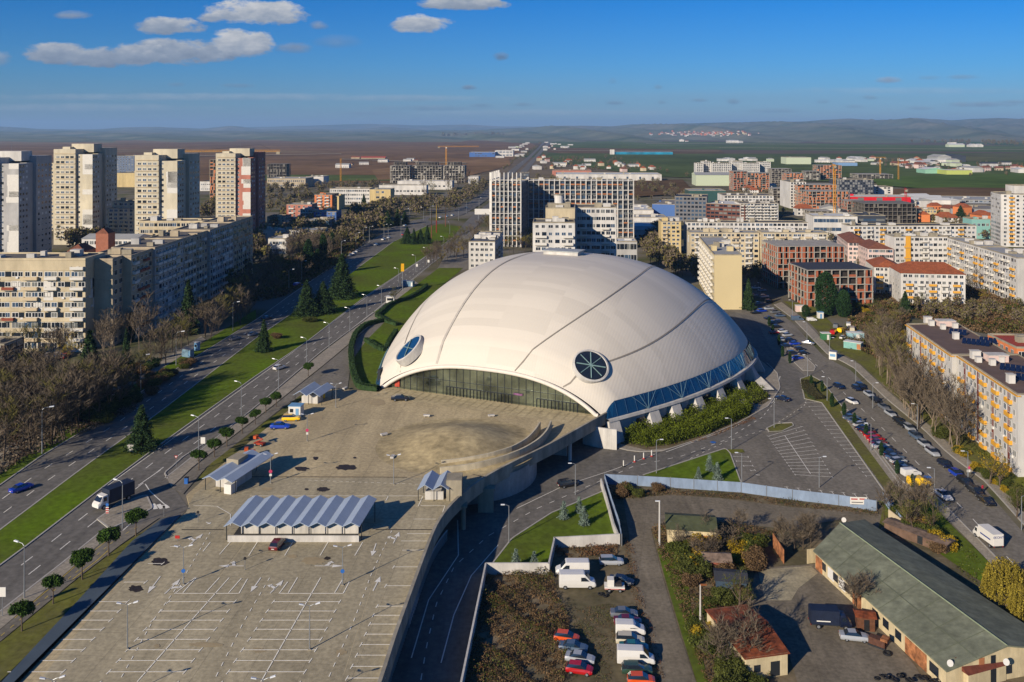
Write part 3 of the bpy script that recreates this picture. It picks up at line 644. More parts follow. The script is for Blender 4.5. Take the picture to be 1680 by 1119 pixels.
for sd in (-1, 1):
 S = [-DL+.4+(2*DL-.8)*i/72 for i in range(73)]
 def rim(s, k, z): tm_ = dtm(s)*k; return DLc(s*(1+(k-1)*.4), sd*tm_, z)
 top = [rim(s, .998, dz0(s)+.12) for s in S]; bot = [rim(s, 1.035, -.35) for s in S]
 glz = MB().sheet([bot, top] if sd > 0 else [top, bot]).build('side_glazing', glass_b, arena)
 for i in range(0, 73, 2):
  s = S[i]; MB().tube([rim(s, 1.037, -.3), rim(s, 1.003, dz0(s)+.15)], .05, 4).build('glazing_bar', C('blue_steel', 60, 96, 130, rough=.4), glz)
 for i in range(8, 66, 8):
  s0 = S[i]
  if dz0(s0) < 1.6: continue
  for dx in (-4, -1.5, 1.5, 4):
   MB().tube([rim(s0, 1.045, -.2), rim(s0+dx, 1.01, dz0(s0)+.1)], .055, 4).build('strut', C('strut_steel', 112, 146, 160, rough=.5), glz)
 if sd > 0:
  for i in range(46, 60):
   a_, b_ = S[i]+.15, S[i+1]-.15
   MB().add([rim(a_, 1.036, -.1), rim(b_, 1.036, -.1), rim(b_, 1.006, dz0(b_)-.1), rim(a_, 1.006, dz0(a_)-.1)], [(0,1,2,3)]).build('gold_reflection_pane', C('gold_reflection_pane', 176, 160, 112, rough=.3, var=.35, scale=.5), glz)  # golden reflection in the side glazing, painted as tan-coloured panes
 led = [[rim(s, 1.03, -.3) for s in S], [rim(s, 1.052, -.28) for s in S], [rim(s, 1.056, -.9) for s in S], [rim(s, 1.02, -1.0) for s in S]]
 MB().sheet(led if sd < 0 else led[::-1]).build('ledge', conc_w, arena)
 lw = [[rim(s, 1.02, -.9) for s in S], [rim(s, 1.02, -6.6) for s in S]]
 MB().sheet(lw if sd < 0 else lw[::-1]).build('lower_wall', C('shade_wall', 196, 198, 200, rough=.85, var=.05, grime=.3), arena)
 if sd > 0:
  for i in (1, 9, 14, 20, 27, 35, 44, 53, 62):
   s = S[i]; wd = 1.5; A = []
   for d in (-wd, wd):
    p0 = Vector(rim(s+d, 1.02, -.95)); p1 = Vector(rim(s+d, 1.05, -.85)); p2 = Vector(rim(s+d*1.2, 1.10, -6.4)); p3 = Vector(rim(s+d, 1.02, -6.4)); A += [p0, p1, p2, p3]
   MB().add([tuple(p) for p in A], [(0,1,2,3), (7,6,5,4), (0,4,5,1), (1,5,6,2), (2,6,7,3), (3,7,4,0)]).build('buttress', conc_w, arena)
  for i in (6, 14, 23, 31):
   s = S[i]; p = Vector(rim(s, 1.024, -3.2)); q = Vector(rim(s+4, 1.024, -3.2)); d = (q-p).normalized(); nn_ = Vector((d.y, -d.x, 0))*.05*sd
   MB().add([tuple(p+nn_+Vector((0,0,-1.3))), tuple(q+nn_+Vector((0,0,-1.3))), tuple(q+nn_+Vector((0,0,.9))), tuple(p+nn_+Vector((0,0,.9)))], [(0,1,2,3)]).build('basement_window', glass_d, arena)
# dark entrance box with red banner on the left flank
p = DW(-DL+3, -tm-2.6, 0)
e = thing('banner_screen', 'dark curved screen with tall red banner at left foot of the domed arena', 'screen', p, -DTH)
MB().box(-.5, .3, -1, 9, -.3, 4.2).build('panel', steel_d, e)
MB().box(-.62, -.5, 1, 6.5, .5, 3.6).build('banner', C('banner_red', 190, 74, 62, var=.15, scale=.8), e)
# concrete deck
EDGE = [(996,683),(957,705),(900,737),(850,761),(807,783),(775,805),(750,826),(730,848),(715,872),(702,905),(670,994),(647,1059),(629,1119),(600,1200)]
LEFT = [(-50,1200),(25,1119),(160,985),(235,908),(297,847)]
deck_px = EDGE+[(-10,1200)]+[(25,1119),(160,985),(235,908),(297,847),(312,836),(306,812),(330,790),(385,745),(440,700),(490,660),(520,640),(560,638),(622,643)]
apron = [DW(-DL-.2, t, 0)[:2] for t in (-tm-1, tm+.5)]
dp = [G(x, y)[:2] for x, y in deck_px]
inner = [DW(-DL+4, -tm, 0)[:2], DW(-DL+4, tm, 0)[:2]]
dk = MB().prism(dp[:-1]+[dp[-1]]+[inner[0], inner[1]], -1.1, 0.0).build('parking_deck', deck_m); struct(dk)
lowd = [G(x, y)[:2] for x, y in ((62,1119),(166,990),(240,912),(300,852),(318,812),(352,784),(757,784),(756,812),(728,842),(707,872),(694,905),(662,994),(640,1055),(620,1119),(598,1180),(0,1180))]
struct(MB().flat([(p[0], p[1], .005) for p in lowd]).build('parking_surface', C('parking_surface', 194, 181, 148, rough=.9, var=.1, scale=.03, fine=1.3, joint=(7.0, 5.6, .72, .06, .05), streak=.05)))
# sloping slabs in front of the arena
slab_m = C('paving_slab', 178, 163, 128, rough=.9, var=.12, scale=.2, fine=1.0)
mb = MB(); n1 = 26
for i in range(n1):
 for j in range(3):
  t0 = -tm*.95+2*tm*.97*i/n1; t1 = t0+2*tm*.97/n1-.16; s1 = -DL-.4-2.6*j; s0 = s1-2.45
  mb.flat([DW(s0, t0, .012+(2-j)*.05), DW(s0, t1, .012+(2-j)*.05), DW(s1, t1, .06+(2-j)*.05), DW(s1, t0, .06+(2-j)*.05)])
struct(mb.build('paving_slabs', slab_m))
# low mound and the curved walls of the ramp round it
MC = G(752, 729); MR_ = 18.5
mb = MB(); rows = []
for i in range(17):
 r = MR_*i/16; rows.append([(MC[0]+r*math.cos(a)*1.02, MC[1]+r*math.sin(a), 3.1*(1-sm(i/16))+.006) for a in [2*math.pi*k/72 for k in range(73)]])
struct(mb.sheet(rows).build('mound', C('mound_concrete', 188, 170, 128, rough=.9, var=.2, scale=.12, fine=.7, grime=.3), smooth=True))
def curved_wall(name, px, h, th, label, m, z=0, cat='wall', group=None):
 P = [G(x, y, z) if z is not None else GT(x, y) for x, y in px]; Q = []
 for a, b in zip(P, P[1:]):
  for k in range(4): Q.append((a[0]+(b[0]-a[0])*k/4, a[1]+(b[1]-a[1])*k/4, a[2]))
 Q.append(P[-1])
 for _ in range(2): Q = [Q[0]]+[tuple((Q[i-1][j]+2*Q[i][j]+Q[i+1][j])/4 for j in range(3)) for i in range(1, len(Q)-1)]+[Q[-1]]
 A = []; B = []
 for i, p in enumerate(Q):
  a = Vector(Q[max(0, i-1)]); b = Vector(Q[min(len(Q)-1, i+1)]); d = (b-a).normalized(); s_ = Vector((-d.y, d.x, 0))*th/2; p = Vector(p)
  A.append(p-s_); B.append(p+s_)
 hh = h if callable(h) else (lambda k: h)
 n = len(Q)-1; up = lambda v, i, dz_=0: (v.x, v.y, v.z+hh(i/n)+dz_)
 lo = lambda v: (v.x, v.y, v.z-.05)
 mb = MB().sheet([[lo(a) for a in A], [up(a, i) for i, a in enumerate(A)], [up(b, i) for i, b in enumerate(B)], [lo(b) for b in B]])
 for i in (0, n): mb.add([lo(A[i]), up(A[i], i), up(B[i], i), lo(B[i])], [(0,1,2,3)])
 return tag(mb.build(name, m), label, cat, group)
curved_wall('curved_wall', [(886,706),(878,718),(864,732),(840,745),(800,756),(760,762),(724,765)], lambda k: 2.1-.8*k, .35, 'inner curved concrete wall round the mound on the deck', C('ramp_wall', 212, 200, 172, rough=.9, var=.06, grime=.3), group='curved ramp walls')
curved_wall('curved_wall', [(904,704),(898,718),(885,732),(860,747),(825,760),(780,771),(722,777)], lambda k: 2.1-.8*k, .4, 'outer curved concrete wall of the ramp round the mound', C('ramp_wall', 212, 200, 172), group='curved ramp walls')
# parapet along the east edge of the deck
EP = [G(x, y) for x, y in EDGE]
def offs(P, d):
 out = []
 for i, p in enumerate(P):
  a = Vector(P[max(0, i-1)]); b = Vector(P[min(len(P)-1, i+1)]); t = (b-a).normalized(); out.append((p[0]-t.y*d, p[1]+t.x*d, p[2]))
 return out
def smoothline(P, k=4):
 Q = []
 for a, b in zip(P, P[1:]):
  for q in range(k): Q.append(tuple(a[j]+(b[j]-a[j])*q/k for j in range(3)))
 Q.append(P[-1])
 for _ in range(3): Q = [Q[0]]+[tuple((Q[i-1][j]+2*Q[i][j]+Q[i+1][j])/4 for j in range(3)) for i in range(1, len(Q)-1)]+[Q[-1]]
 return Q
EPS = smoothline(EP)
O_ = offs(EPS, .12); I_ = offs(EPS, -.4)
zz = lambda P, z: [(p[0], p[1], z) for p in P]
mb = MB().sheet([zz(I_, 0.01), zz(I_, 1.05), zz(O_, 1.05), zz(O_, -1.7), zz(I_, -1.7)])
tag(mb.build('parapet_wall', C('parapet_concrete', 176, 168, 150, rough=.9, var=.12, scale=.4, grime=.4)), 'long curving concrete parapet wall along the east edge of the parking deck', 'wall')
# retaining walls and columns under the deck
a = [(MC[0]+18*math.cos(t), MC[1]-1+18*math.sin(t), 0) for t in [R(-125+i*5) for i in range(27)]]
tag(MB().sheet([zz(a, -6.2), zz(a, -1.05)]).build('retaining_wall', C('drum_wall', 186, 184, 178, rough=.85, var=.08, grime=.3)), 'curved pale retaining wall below the deck beside the underpass', 'wall')
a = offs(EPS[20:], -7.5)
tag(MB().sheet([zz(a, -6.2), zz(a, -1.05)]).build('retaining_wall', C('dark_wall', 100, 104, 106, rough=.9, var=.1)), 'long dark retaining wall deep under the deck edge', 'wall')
for i, (x, y, r, nm) in enumerate([(935,755,.45,'slim white round column under the deck beside the ring road'), (797,838,1.6,'broad square concrete pier under the deck edge'), (760,868,.5,'thin concrete post under the deck beside the lower road')]):
 p = G(x, y, -6); c_ = tag(put('deck_column', None, None, p), nm, 'column', 'columns under the deck')
 if r > 1: MB().box(-r, r, -1, 1, -.1, 4.6).build('shaft', conc, c_)
 else: MB().cyl(0, 0, -.1, 4.6, r, 14).build('shaft', conc_w if i == 0 else conc, c_)
 MB().box(-r-.3, r+.3, -1.1, 1.1, 4.6, 4.95).build('head', conc, c_)
# slanting lattice screen under the deck edge
fr = tag(put('lattice_fence', None, None, (0, 0, 0)), 'dark lattice fence below the deck edge along the lower road', 'fence')
LP_ = offs(EPS[26:], -.8); mb = MB()
for i in range(len(LP_)-1):
 for k in range(4):
  u0 = k/4; u1 = (k+1)/4; a = [LP_[i][j]+(LP_[i+1][j]-LP_[i][j])*u0 for j in (0, 1)]; b = [LP_[i][j]+(LP_[i+1][j]-LP_[i][j])*u1 for j in (0, 1)]
  mb.tube([(a[0], a[1], -5.9), (b[0], b[1], -3.9)], .07, 3, cap=False); mb.tube([(b[0], b[1], -5.9), (a[0], a[1], -3.9)], .07, 3, cap=False)
mb.build('lattice', steel, fr)
MB().tube(zz(LP_, -3.9), .1, 4).build('rail', steel, fr)
# white walls under the arena's right foot
for (px, lab) in (([(957,728),(985,735),(1012,738)], 'white wall below the right foot of the arena'), ([(905,745),(930,748)], 'short pale wall in the dark under the deck')):
 curved_wall('abutment_wall', px, 5, .5, lab, conc_w, z=-6)
# dark slab beside the west edge of the deck
sl = [G(*p) for p in ((-45,1200),(0,1119+5),(130,985),(217,889),(265,853),(297,846),(235,910),(160,987),(25,1121),(-60,1205))]
tag(MB().prism([p[:2] for p in sl], -.2, .22).build('passage_roof', C('slate_metal', 92, 104, 112, rough=.55, var=.1, scale=.2, metal=.2)), 'long flat slate grey passage roof along the west edge of the deck', 'roof')
# drains and joints across the deck
for (a, b) in (((330,782),(682,783)), ((290,869),(370,869)), ((605,869),(716,869)), ((757,775),(800,783))):
 dashes('drain', [a, b], 1, .86, .3, C('drain_grate', 58, 52, 44, var=.2, scale=3), 0, .012)
for a, b in (((610,650),(500,820)), ((320,835),(300,870)), ((640,869),(560,1119)), ((420,869),(225,1119))):
 dashes('joint_line', [a, b], 1, .86, .07, C('joint', 190, 174, 138), 0, .010)
# stains
def stain(x, y, rx, ry, col, seed):
 r_ = random.Random(seed); P = []
 for k in range(26):
  a = 2*math.pi*k/26; q = .75+.35*r_.random(); P.append(G(x+rx*q*math.cos(a), y+ry*q*math.sin(a), 0))
 struct(MB().flat([(p[0], p[1], .014+seed*.0015) for p in P]).build('oil_stain', col))
sm_ = C('oil', 62, 52, 42, rough=.6, var=.2, scale=.8); sg = C('old_stain', 158, 142, 110, rough=.9, var=.1, scale=.5)
for i, (x, y, rx, ry, k) in enumerate([(263,922,15,7,0),(223,966,13,6,0),(495,769,12,4,0),(569,767,19,5,0),(518,752,5,3,0),(582,751,3,1.5,0),(530,803,11,4,0),(503,803,4,2,0),(537,916,6,3,0),(522,740,11,2,1),(438,802,9,3,1),(425,1067,12,4,1),(560,1070,10,5,1),(512,685,18,6,1),(620,660,14,6,1),(515,920,22,6,1),(340,1058,30,4,1),(480,913,8,3,1),(258,1060,5,3,1),(610,855,20,5,1)]): stain(x, y, rx, ry, sg if k else sm_, i)
# painted bays on the deck: read from the photo, row by row
def dl(x0, y0, x1, y1, w=.16, m=paint_d, off=.05, tick=0):
 A = Vector(G(x0, y0, 0)); B = Vector(G(x1, y1, 0)); t = B-A; s_ = Vector((-t.y, t.x, 0)).normalized()*w/2
 mk.flat([(v.x, v.y, off) for v in (A-s_, B-s_, B+s_, A+s_)])
 if tick:
  for e, on_ in ((A, tick & 1), (B, tick & 2)):
   if on_:
    d = Vector((.18, .98, 0))*.55; u_ = Vector((.98, -.18, 0))*.07; mk.flat([(v.x, v.y, off+.004) for v in (e-d-u_, e-d+u_, e+d+u_, e+d-u_)])
mk = MB()
ROWS = [987.7, 1003, 1018, 1033, 1049.5, 1066.7, 1084.3, 1102.8, 1122]
Ls = lambda y: G(0, y)[1]
XL = {}
def wx(x, y): return G(x, y)[0]
def lin(p, q):
 a = G(*p); b = G(*q); return lambda y: a[0]+(b[0]-a[0])*(G(0, y)[1]-a[1])/(b[1]-a[1])
cols = [(lin((161,988),(12,1103)), lin((208,989),(103,1103)), 2), (lin((276,988),(178,1103)), lin((385,988),(303,1103)), 3), (lin((448,988),(374,1103)), lin((557,988),(500,1103)), 3), (lin((619,994),(569,1113)), lin((668,995),(633,1113)), 1)]
for ci, (fa, fb, tk) in enumerate(cols):
 rows = ROWS if ci < 3 else [930.5, 961.5, 995, 1010, 1024.5, 1041, 1058, 1075.5, 1093.8, 1113]
 if ci == 0: rows = [897, 925, 955.5]+ROWS
 for y in rows:
  Y = G(0, y)[1]; xa, xb = fa(y), fb(y)
  dl(CX+F*xa/Y, y, CX+F*xb/Y, y, tick=tk)
dl(375,973,205*1,1165) if False else None
for p in ((376,948,225,1119), (526,948,428,1119)): dl(*p)
for p in ((288,974,392,974),(457,974,563,974),(286,975,320,948),(300,973,322,948),(337,973,360,948),(375,973,396,949),(392,974,406,950),(458,974,472,955),(473,973,488,948),(549,973,563,949),(563,974,573,955)): dl(*p)
for p in ((422,890,408,912),(480,890,467,912),(538,890,525,912),(595,890,582,912),(382,885,360,910),(345,890,333,905)): dl(*p)
for p in ((410,814,692,814),(694,814,686,831),(690,830,730,830),(730,830,723,850),(415,814,409,824),(468,814,462,824),(523,814,518,822),(580,814,576,822),(637,814,633,822),(678,852,715,852),(668,876,710,876),(658,888,705,888),(660,903,700,903)): dl(*p)
struct(mk.build('bay_marking', paint_d))
dashes('lane_marking', [(345,873),(300,950),(250,1020),(195,1119)], 22, .42, .13, paint_d, 0, .05)
dashes('lane_marking', [(443,947),(400,1020),(350,1119)], 12, .42, .13, paint_d, 0, .05)
dashes('lane_marking', [(643,870),(610,940),(580,1020),(536,1119)], 20, .42, .13, paint_d, 0, .05)
dashes('lane_marking', [(505,788),(690,795)], 18, .5, .12, paint_d, 0, .05)
dashes('kerb_line', [(300,830),(350,828),(378,842),(378,870)], 1, .8, .13, paint_d, 0, .05)
def arrow(x0, y0, x1, y1, turn=0, w=.5):
 A = Vector(G(x0, y0)); B = Vector(G(x1, y1)); t = (B-A); L_ = t.length; t.normalize(); s_ = Vector((-t.y, t.x, 0)); ps = MB()
 def q(a, b): v = A+t*a+s_*b; return (v.x, v.y, .055)
 ps.flat([q(0,-.09), q(L_*.6,-.09), q(L_*.6,.09), q(0,.09)]); ps.flat([q(L_*.6,-w), q(L_,0), q(L_*.6,w)])
 if turn: ps.flat([q(L_*.3,0), q(L_*.45,turn*1.1), q(L_*.55,turn*1.1), q(L_*.45,0)]); ps.flat([q(L_*.38,turn*1.0), q(L_*.5,turn*1.7), q(L_*.62,turn*1.0)])
 struct(ps.build('arrow_marking', paint))
for a in ((263,946,242,974,0),(428,948,411,972,0),(443,974,465,952,1),(612,970,624,946,0),(617,892,610,913,0),(645,892,655,873,1),(516,929,565,929,1),(400,929,358,929,-1),(270,975,296,950,-1),(311,894,333,876,1),(338,857,345,860,0)): arrow(*a)
# trees
def branch_mesh(name, seed, h, spread, levels, mats, trunk_r=.16, lean=.25, twigs=5, first=.25, up=.55, leaves=0, tw=.022, twl=.9):
 r_ = random.Random(seed); mb = MB(); tips = []
 def grow(p, d, L_, r, lv):
  n = 3; pts = [p]; q = Vector(p); dd = Vector(d)
  for i in range(n):
   dd = (dd+Vector((r_.uniform(-1, 1), r_.uniform(-1, 1), r_.uniform(-.3, .9)))*.16).normalized(); q = q+dd*L_/n; pts.append(q.copy())
  r1 = r*.55; mb.tube(pts, [r+(r1-r)*i/n for i in range(n+1)], 4 if lv < 1 else 3, 0, cap=False)
  if lv >= levels:
   tips.append((q, dd, L_))
   for t in range(twigs):
    s = pts[r_.randint(1, n)]; e = (dd+Vector((r_.uniform(-1, 1), r_.uniform(-1, 1), r_.uniform(-.4, .8)))*.9).normalized()*twl*r_.uniform(.6, 1.3)
    sd = e.cross(Vector((r_.uniform(-1, 1), r_.uniform(-1, 1), .3))).normalized()*tw
    m_ = s+e*.5+Vector((0, 0, .05)); mb.add([s-sd, s+sd, m_+sd, m_-sd, s+e], [(0,1,2,3), (3,2,4)], 1)
    for w in range(2):
     e2 = (e.normalized()+Vector((r_.uniform(-1, 1), r_.uniform(-1, 1), r_.uniform(-.3, .8)))*.8)*twl*.5
     mb.add([m_-sd*.7, m_+sd*.7, m_+e2], [(0,1,2)], 1)
   return
  k = r_.randint(3, 4) if lv else r_.randint(5, 7)
  for j in range(k):
   t = r_.uniform(first if lv == 0 else .3, 1); i = min(int(t*n), n-1); s = pts[i].lerp(pts[i+1], t*n-i)
   az = 2*math.pi*(j/k+r_.random()*.2); side = Vector((math.cos(az), math.sin(az), up*r_.uniform(.5, 1.6)))
   nd = (dd*.55+side*spread).normalized(); grow(s, nd, L_*r_.uniform(.5, .68)*(1.1-.25*t), r*.5*(1.1-.3*t), lv+1)
  grow(q, dd, L_*.5, r1, lv+1)
 grow(Vector((0, 0, 0)), Vector((r_.uniform(-.05, .05), r_.uniform(-.05, .05), 1)), h*.62, trunk_r, 0)
 if leaves:
  for (q, dd, L_) in tips:
   for t in range(leaves):
    c = q+Vector((r_.gauss(0, .35), r_.gauss(0, .35), r_.gauss(0, .3))); a = Vector((r_.uniform(-1, 1), r_.uniform(-1, 1), r_.uniform(-1, 1)))*.14; b = Vector((r_.uniform(-1, 1), r_.uniform(-1, 1), r_.uniform(-1, 1)))*.14
    mb.add([c-a, c+a, c+b], [(0,1,2)], 2)
 return mb
def split_tree(mb):
 T = MB(); Cw = MB(); T.v = mb.v; Cw.v = mb.v
 for f, m in zip(mb.f, mb.m):
  t = T if m == 0 else Cw; t.f.append(f); t.m.append(0 if m == 0 else m-1)
 def compact(m):
  used = sorted({i for f in m.f for i in f}); mp = {u: i for i, u in enumerate(used)}; m.v = [m.v[u] for u in used]; m.f = [tuple(mp[i] for i in f) for f in m.f]; return m
 return compact(T), compact(Cw)
BARE = []
for i, (h, spd, bk, tw_, lv) in enumerate([(9, .8, bark, twig_m, 2), (11, .55, bark_p, twig_m, 2), (8, 1.0, bark_d, twig_m, 2), (10, .7, bark, twig_o, 2), (12, .4, bark_p, twig_m, 2), (7, .95, bark, twig_m, 2)]):
 T, Cw = split_tree(branch_mesh('t', 11+i, h, spd, lv, None, trunk_r=.12, twigs=10, tw=.034, twl=1.2))
 BARE.append((T.mesh('trunk', bk), Cw.mesh('crown', [tw_]), h))
LEAFY = []
for i, (h, spd, lf) in enumerate([(8, .8, leaf_a), (8, .8, leaf_g), (10, .6, leaf_a)]):
 T, Cw = split_tree(branch_mesh('t', 31+i, h, spd, 2, None, trunk_r=.2, twigs=4, leaves=26))
 LEAFY.append((T.mesh('trunk', bark), Cw.mesh('crown', [twig_o, lf]), h))
def put_tree(kind, x, y, z, hgt, label, cat='tree', group=None, name='bare_tree', sq=1.0):
 T, Cw, h = kind; s = hgt/h
 t = thing(name, label, cat, (x, y, z-.05), random.uniform(0, 6.28), group, (s*sq, s*sq, s))
 put('trunk', T, t); put('crown', Cw, t); return t
def clumps(cs, n, size, seed=0, flat=.3):
 rs = np.random.RandomState(seed); w = np.array([c[3]*c[4]*c[5] for c in cs])**.75; w /= w.sum(); out = []
 for c, k in zip(cs, (w*n).astype(int)):
  d = rs.randn(k, 3); d /= np.linalg.norm(d, axis=1)[:, None]; r = rs.rand(k)[:, None]**.45*(1+.12*rs.randn(k, 1))
  out.append(np.array(c[:3])+d*r*np.array(c[3:]))
 return np.concatenate(out)
def conifer_meshes(seed, h, wid, lf, n=5200, droop=.12, layers=15, size=.5, top=.03):
 rs = np.random.RandomState(seed); P = []
 for L_ in range(layers):
  k = L_/(layers-1); z = h*(.07+.9*k); R_ = wid*((1-k)**.8*.95+top)*(1+.18*rs.randn()*.6); nb = max(4, int(11-6*k)); a0 = rs.rand()*6.28
  for b in range(nb):
   a = a0+2*math.pi*b/nb+rs.randn()*.15; Rb = R_*(.75+.4*rs.rand()); m = int(n/layers/nb*(1.5-k))
   t = rs.rand(m)**.6; w = .16*Rb*(1-.5*t)+.12
   x = Rb*t*math.cos(a)+rs.randn(m)*w; y = Rb*t*math.sin(a)+rs.randn(m)*w; zz_ = z-droop*Rb*t*1.6+rs.randn(m)*.16*(1+Rb*.12)
   P.append(np.stack([x, y, zz_], 1))
 V = cards(np.concatenate(P), size, .5)
 T = MB().tube([(0, 0, 0), (0, 0, h*.5), (0, 0, h*.97)], [h*.022, h*.014, .03], 7).mesh('trunk', bark_d)
 return (T, card_mesh('crown', V, lf), h)
CEDAR = [conifer_meshes(3, 14, 5.0, leaf_c, 9000), conifer_meshes(4, 12, 4.6, leaf_c, 9000, .05), conifer_meshes(5, 13, 3.4, leaf_c, 8000, .1)]
SPRUCE = conifer_meshes(6, 3, .85, leaf_b, 1500, .25, 8, .22)
def cypress_meshes(seed, h, r, n=3500, lf=leaf_y, size=.38, pw=.5):
 rs = np.random.RandomState(seed); k = rs.rand(n); a = rs.rand(n)*6.28; rr = r*(np.sin(np.pi*np.clip(k*.93+.07, 0, 1))**pw)*(.5+.55*rs.rand(n)**.5)*(1+.12*np.sin(a*3+k*9))
 V = cards(np.stack([rr*np.cos(a), rr*np.sin(a), h*(.03+.97*k)], 1), size, .0)
 T = MB().tube([(0, 0, 0), (0, 0, h*.9)], [h*.016, .03], 6).mesh('trunk', bark_d); return (T, card_mesh('crown', V, lf), h)
CYP = cypress_meshes(8, 10, 1.0); CYP_S = cypress_meshes(9, 3.6, .42, 1300, size=.2); CYP_W = cypress_meshes(10, 14, 4.2, 9000, size=.55, pw=.42)
PINE = []
for sd in range(4):
 rs_ = random.Random(sd+70); cs = [(0, 0, 3.5, 1.1, 1.1, .75)]+[(1.15*math.cos(a)*rs_.uniform(.7, 1.1), 1.15*math.sin(a)*rs_.uniform(.7, 1.1), 3.3+rs_.uniform(-.3, .35), .75, .75, .6) for a in [i*1.05+rs_.random()*.4 for i in range(6)]]
 V = cards(clumps(cs, 5200, .2, sd), .26, .1)
 mb = MB().tube([(0, 0, 0), (.06, .03, 1.5), (0, .05, 3.4)], [.13, .1, .07], 7)
 for a in (0.4, 1.9, 3.3, 4.8): mb.tube([(0, 0, 1.9), (.8*math.cos(a), .8*math.sin(a), 3.1)], [.06, .03], 5)
 PINE.append((mb.mesh('trunk', bark), card_mesh('crown', V, leaf_p), 4.3))
BUSH = []
for sd, lf in ((1, leaf_g), (2, weed_b), (3, leaf_j2), (4, leaf_a), (5, leaf_c)):
 rs_ = random.Random(sd+90); cs = [(rs_.uniform(-.8, .8), rs_.uniform(-.8, .8), rs_.uniform(.5, 1.3), rs_.uniform(.5, .9), rs_.uniform(.5, .9), rs_.uniform(.4, .7)) for _ in range(8)]
 P = clumps(cs, 5600, .2, sd); P[:, 2] = np.abs(P[:, 2]); V = cards(P, .17, .1)
 BUSH.append((MB().tube([(0, 0, 0), (0, 0, .9)], [.07, .03], 5).mesh('trunk', bark_d), card_mesh('crown', V, lf), 2.0))
# willow with hanging yellow leaves
def willow():
 rs = np.random.RandomState(5); P = []
 for i in range(300):
  a = rs.rand()*6.28; r = 4.2*rs.rand()**.5; top = 8.5-.16*r*r+rs.randn()*.4; ln = top*(.45+.45*rs.rand()); m = 42; k = rs.rand(m)
  P.append(np.stack([r*math.cos(a)*(1+.12*k)+rs.randn(m)*.08, r*math.sin(a)*(1+.12*k)+rs.randn(m)*.08, top-ln*k], 1))
 mb = MB().tube([(0, 0, 0), (.1, 0, 3), (0, .2, 6)], [.4, .3, .15], 8)
 for a in range(6): mb.tube([(0, 0, 3), (2.6*math.cos(a), 2.6*math.sin(a), 7)], [.16, .05], 5)
 return (mb.mesh('trunk', bark), card_mesh('crown', cards(np.concatenate(P), .3, -.6), C('willow_leaves', 150, 134, 52, rough=.9, var=.2, scale=.5, island=.4, spec=.05)), 8.5)
WILLOW = willow()
# vehicles
def hull(st, n=2):
 rows = []
 for (x, zb, zt, w, wt) in st:
  m = zb+(zt-zb)*.55
  rows.append([(x, -w*.92, zb), (x, -w, zb+(m-zb)*.5), (x, -w, m), (x, -wt, zt), (x, 0, zt+.02), (x, wt, zt), (x, w, m), (x, w, zb+(m-zb)*.5), (x, w*.92, zb), (x, -w*.92, zb)])
 mb = MB().sheet(rows); o = len(rows[0]); N_ = len(rows)
 mb.f.append(tuple(range(o-1))); mb.m.append(0); mb.f.append(tuple((N_-1)*o+k for k in range(o-2, -1, -1))); mb.m.append(0); return mb
def cabin(st, roof=0, glass=1):
 mb = MB(); rows = [[(x, -w0, z0), (x, -w1, z1), (x, w1, z1), (x, w0, z0)] for (x, z0, z1, w0, w1) in st]; n = len(rows)
 mb.v = [p for r in rows for p in r]
 for i in range(n-1):
  a = i*4; b = a+4
  steep = abs(st[i][2]-st[i+1][2]) > .25
  mb.f += [(a, a+1, b+1, b), (a+1, a+2, b+2, b+1), (a+2, a+3, b+3, b+2)]; mb.m += [glass, glass if steep else roof, glass]
 for q in (0, (n-1)*4):
  mb.f.append((q, q+1, q+2, q+3)); mb.m.append(glass)
 return mb
def wheel_mesh():
 mb = MB(); mb.tube([(0, -.11, 0), (0, .11, 0)], .32, 14, 0); mb.tube([(0, -.118, 0), (0, .118, 0)], .19, 10, 1); return mb.mesh('wheel', [black_m, steel])
WHEEL = wheel_mesh()
KINDS_CAR = {
'hatchback': ([(-2.0,.42,.78,.72,.62),(-1.94,.3,.95,.82,.72),(-1.3,.24,.98,.86,.78),(.9,.24,.95,.86,.76),(1.6,.26,.86,.83,.7),(1.95,.34,.72,.72,.6)], [(-1.9,.93,.97,.72,.66),(-1.5,.95,1.40,.76,.60),(.2,.95,1.46,.76,.62),(1.0,.93,.98,.74,.66)], 1.18),
'saloon': ([(-2.25,.42,.82,.72,.62),(-2.2,.3,.95,.84,.72),(-1.4,.24,.97,.87,.78),(1.0,.24,.94,.87,.76),(1.8,.26,.85,.84,.7),(2.2,.34,.7,.72,.6)], [(-1.55,.94,.98,.74,.66),(-1.0,.95,1.38,.76,.60),(.2,.95,1.43,.77,.62),(1.0,.93,.97,.74,.66)], 1.3),
'estate': ([(-2.25,.42,.85,.74,.64),(-2.2,.3,1.0,.84,.74),(-1.4,.24,1.02,.87,.78),(1.0,.24,.98,.87,.76),(1.8,.26,.88,.84,.7),(2.2,.34,.74,.72,.6)], [(-2.15,.97,1.0,.76,.70),(-1.9,.99,1.5,.77,.64),(.2,.98,1.54,.78,.64),(1.05,.96,1.0,.75,.68)], 1.3),
}
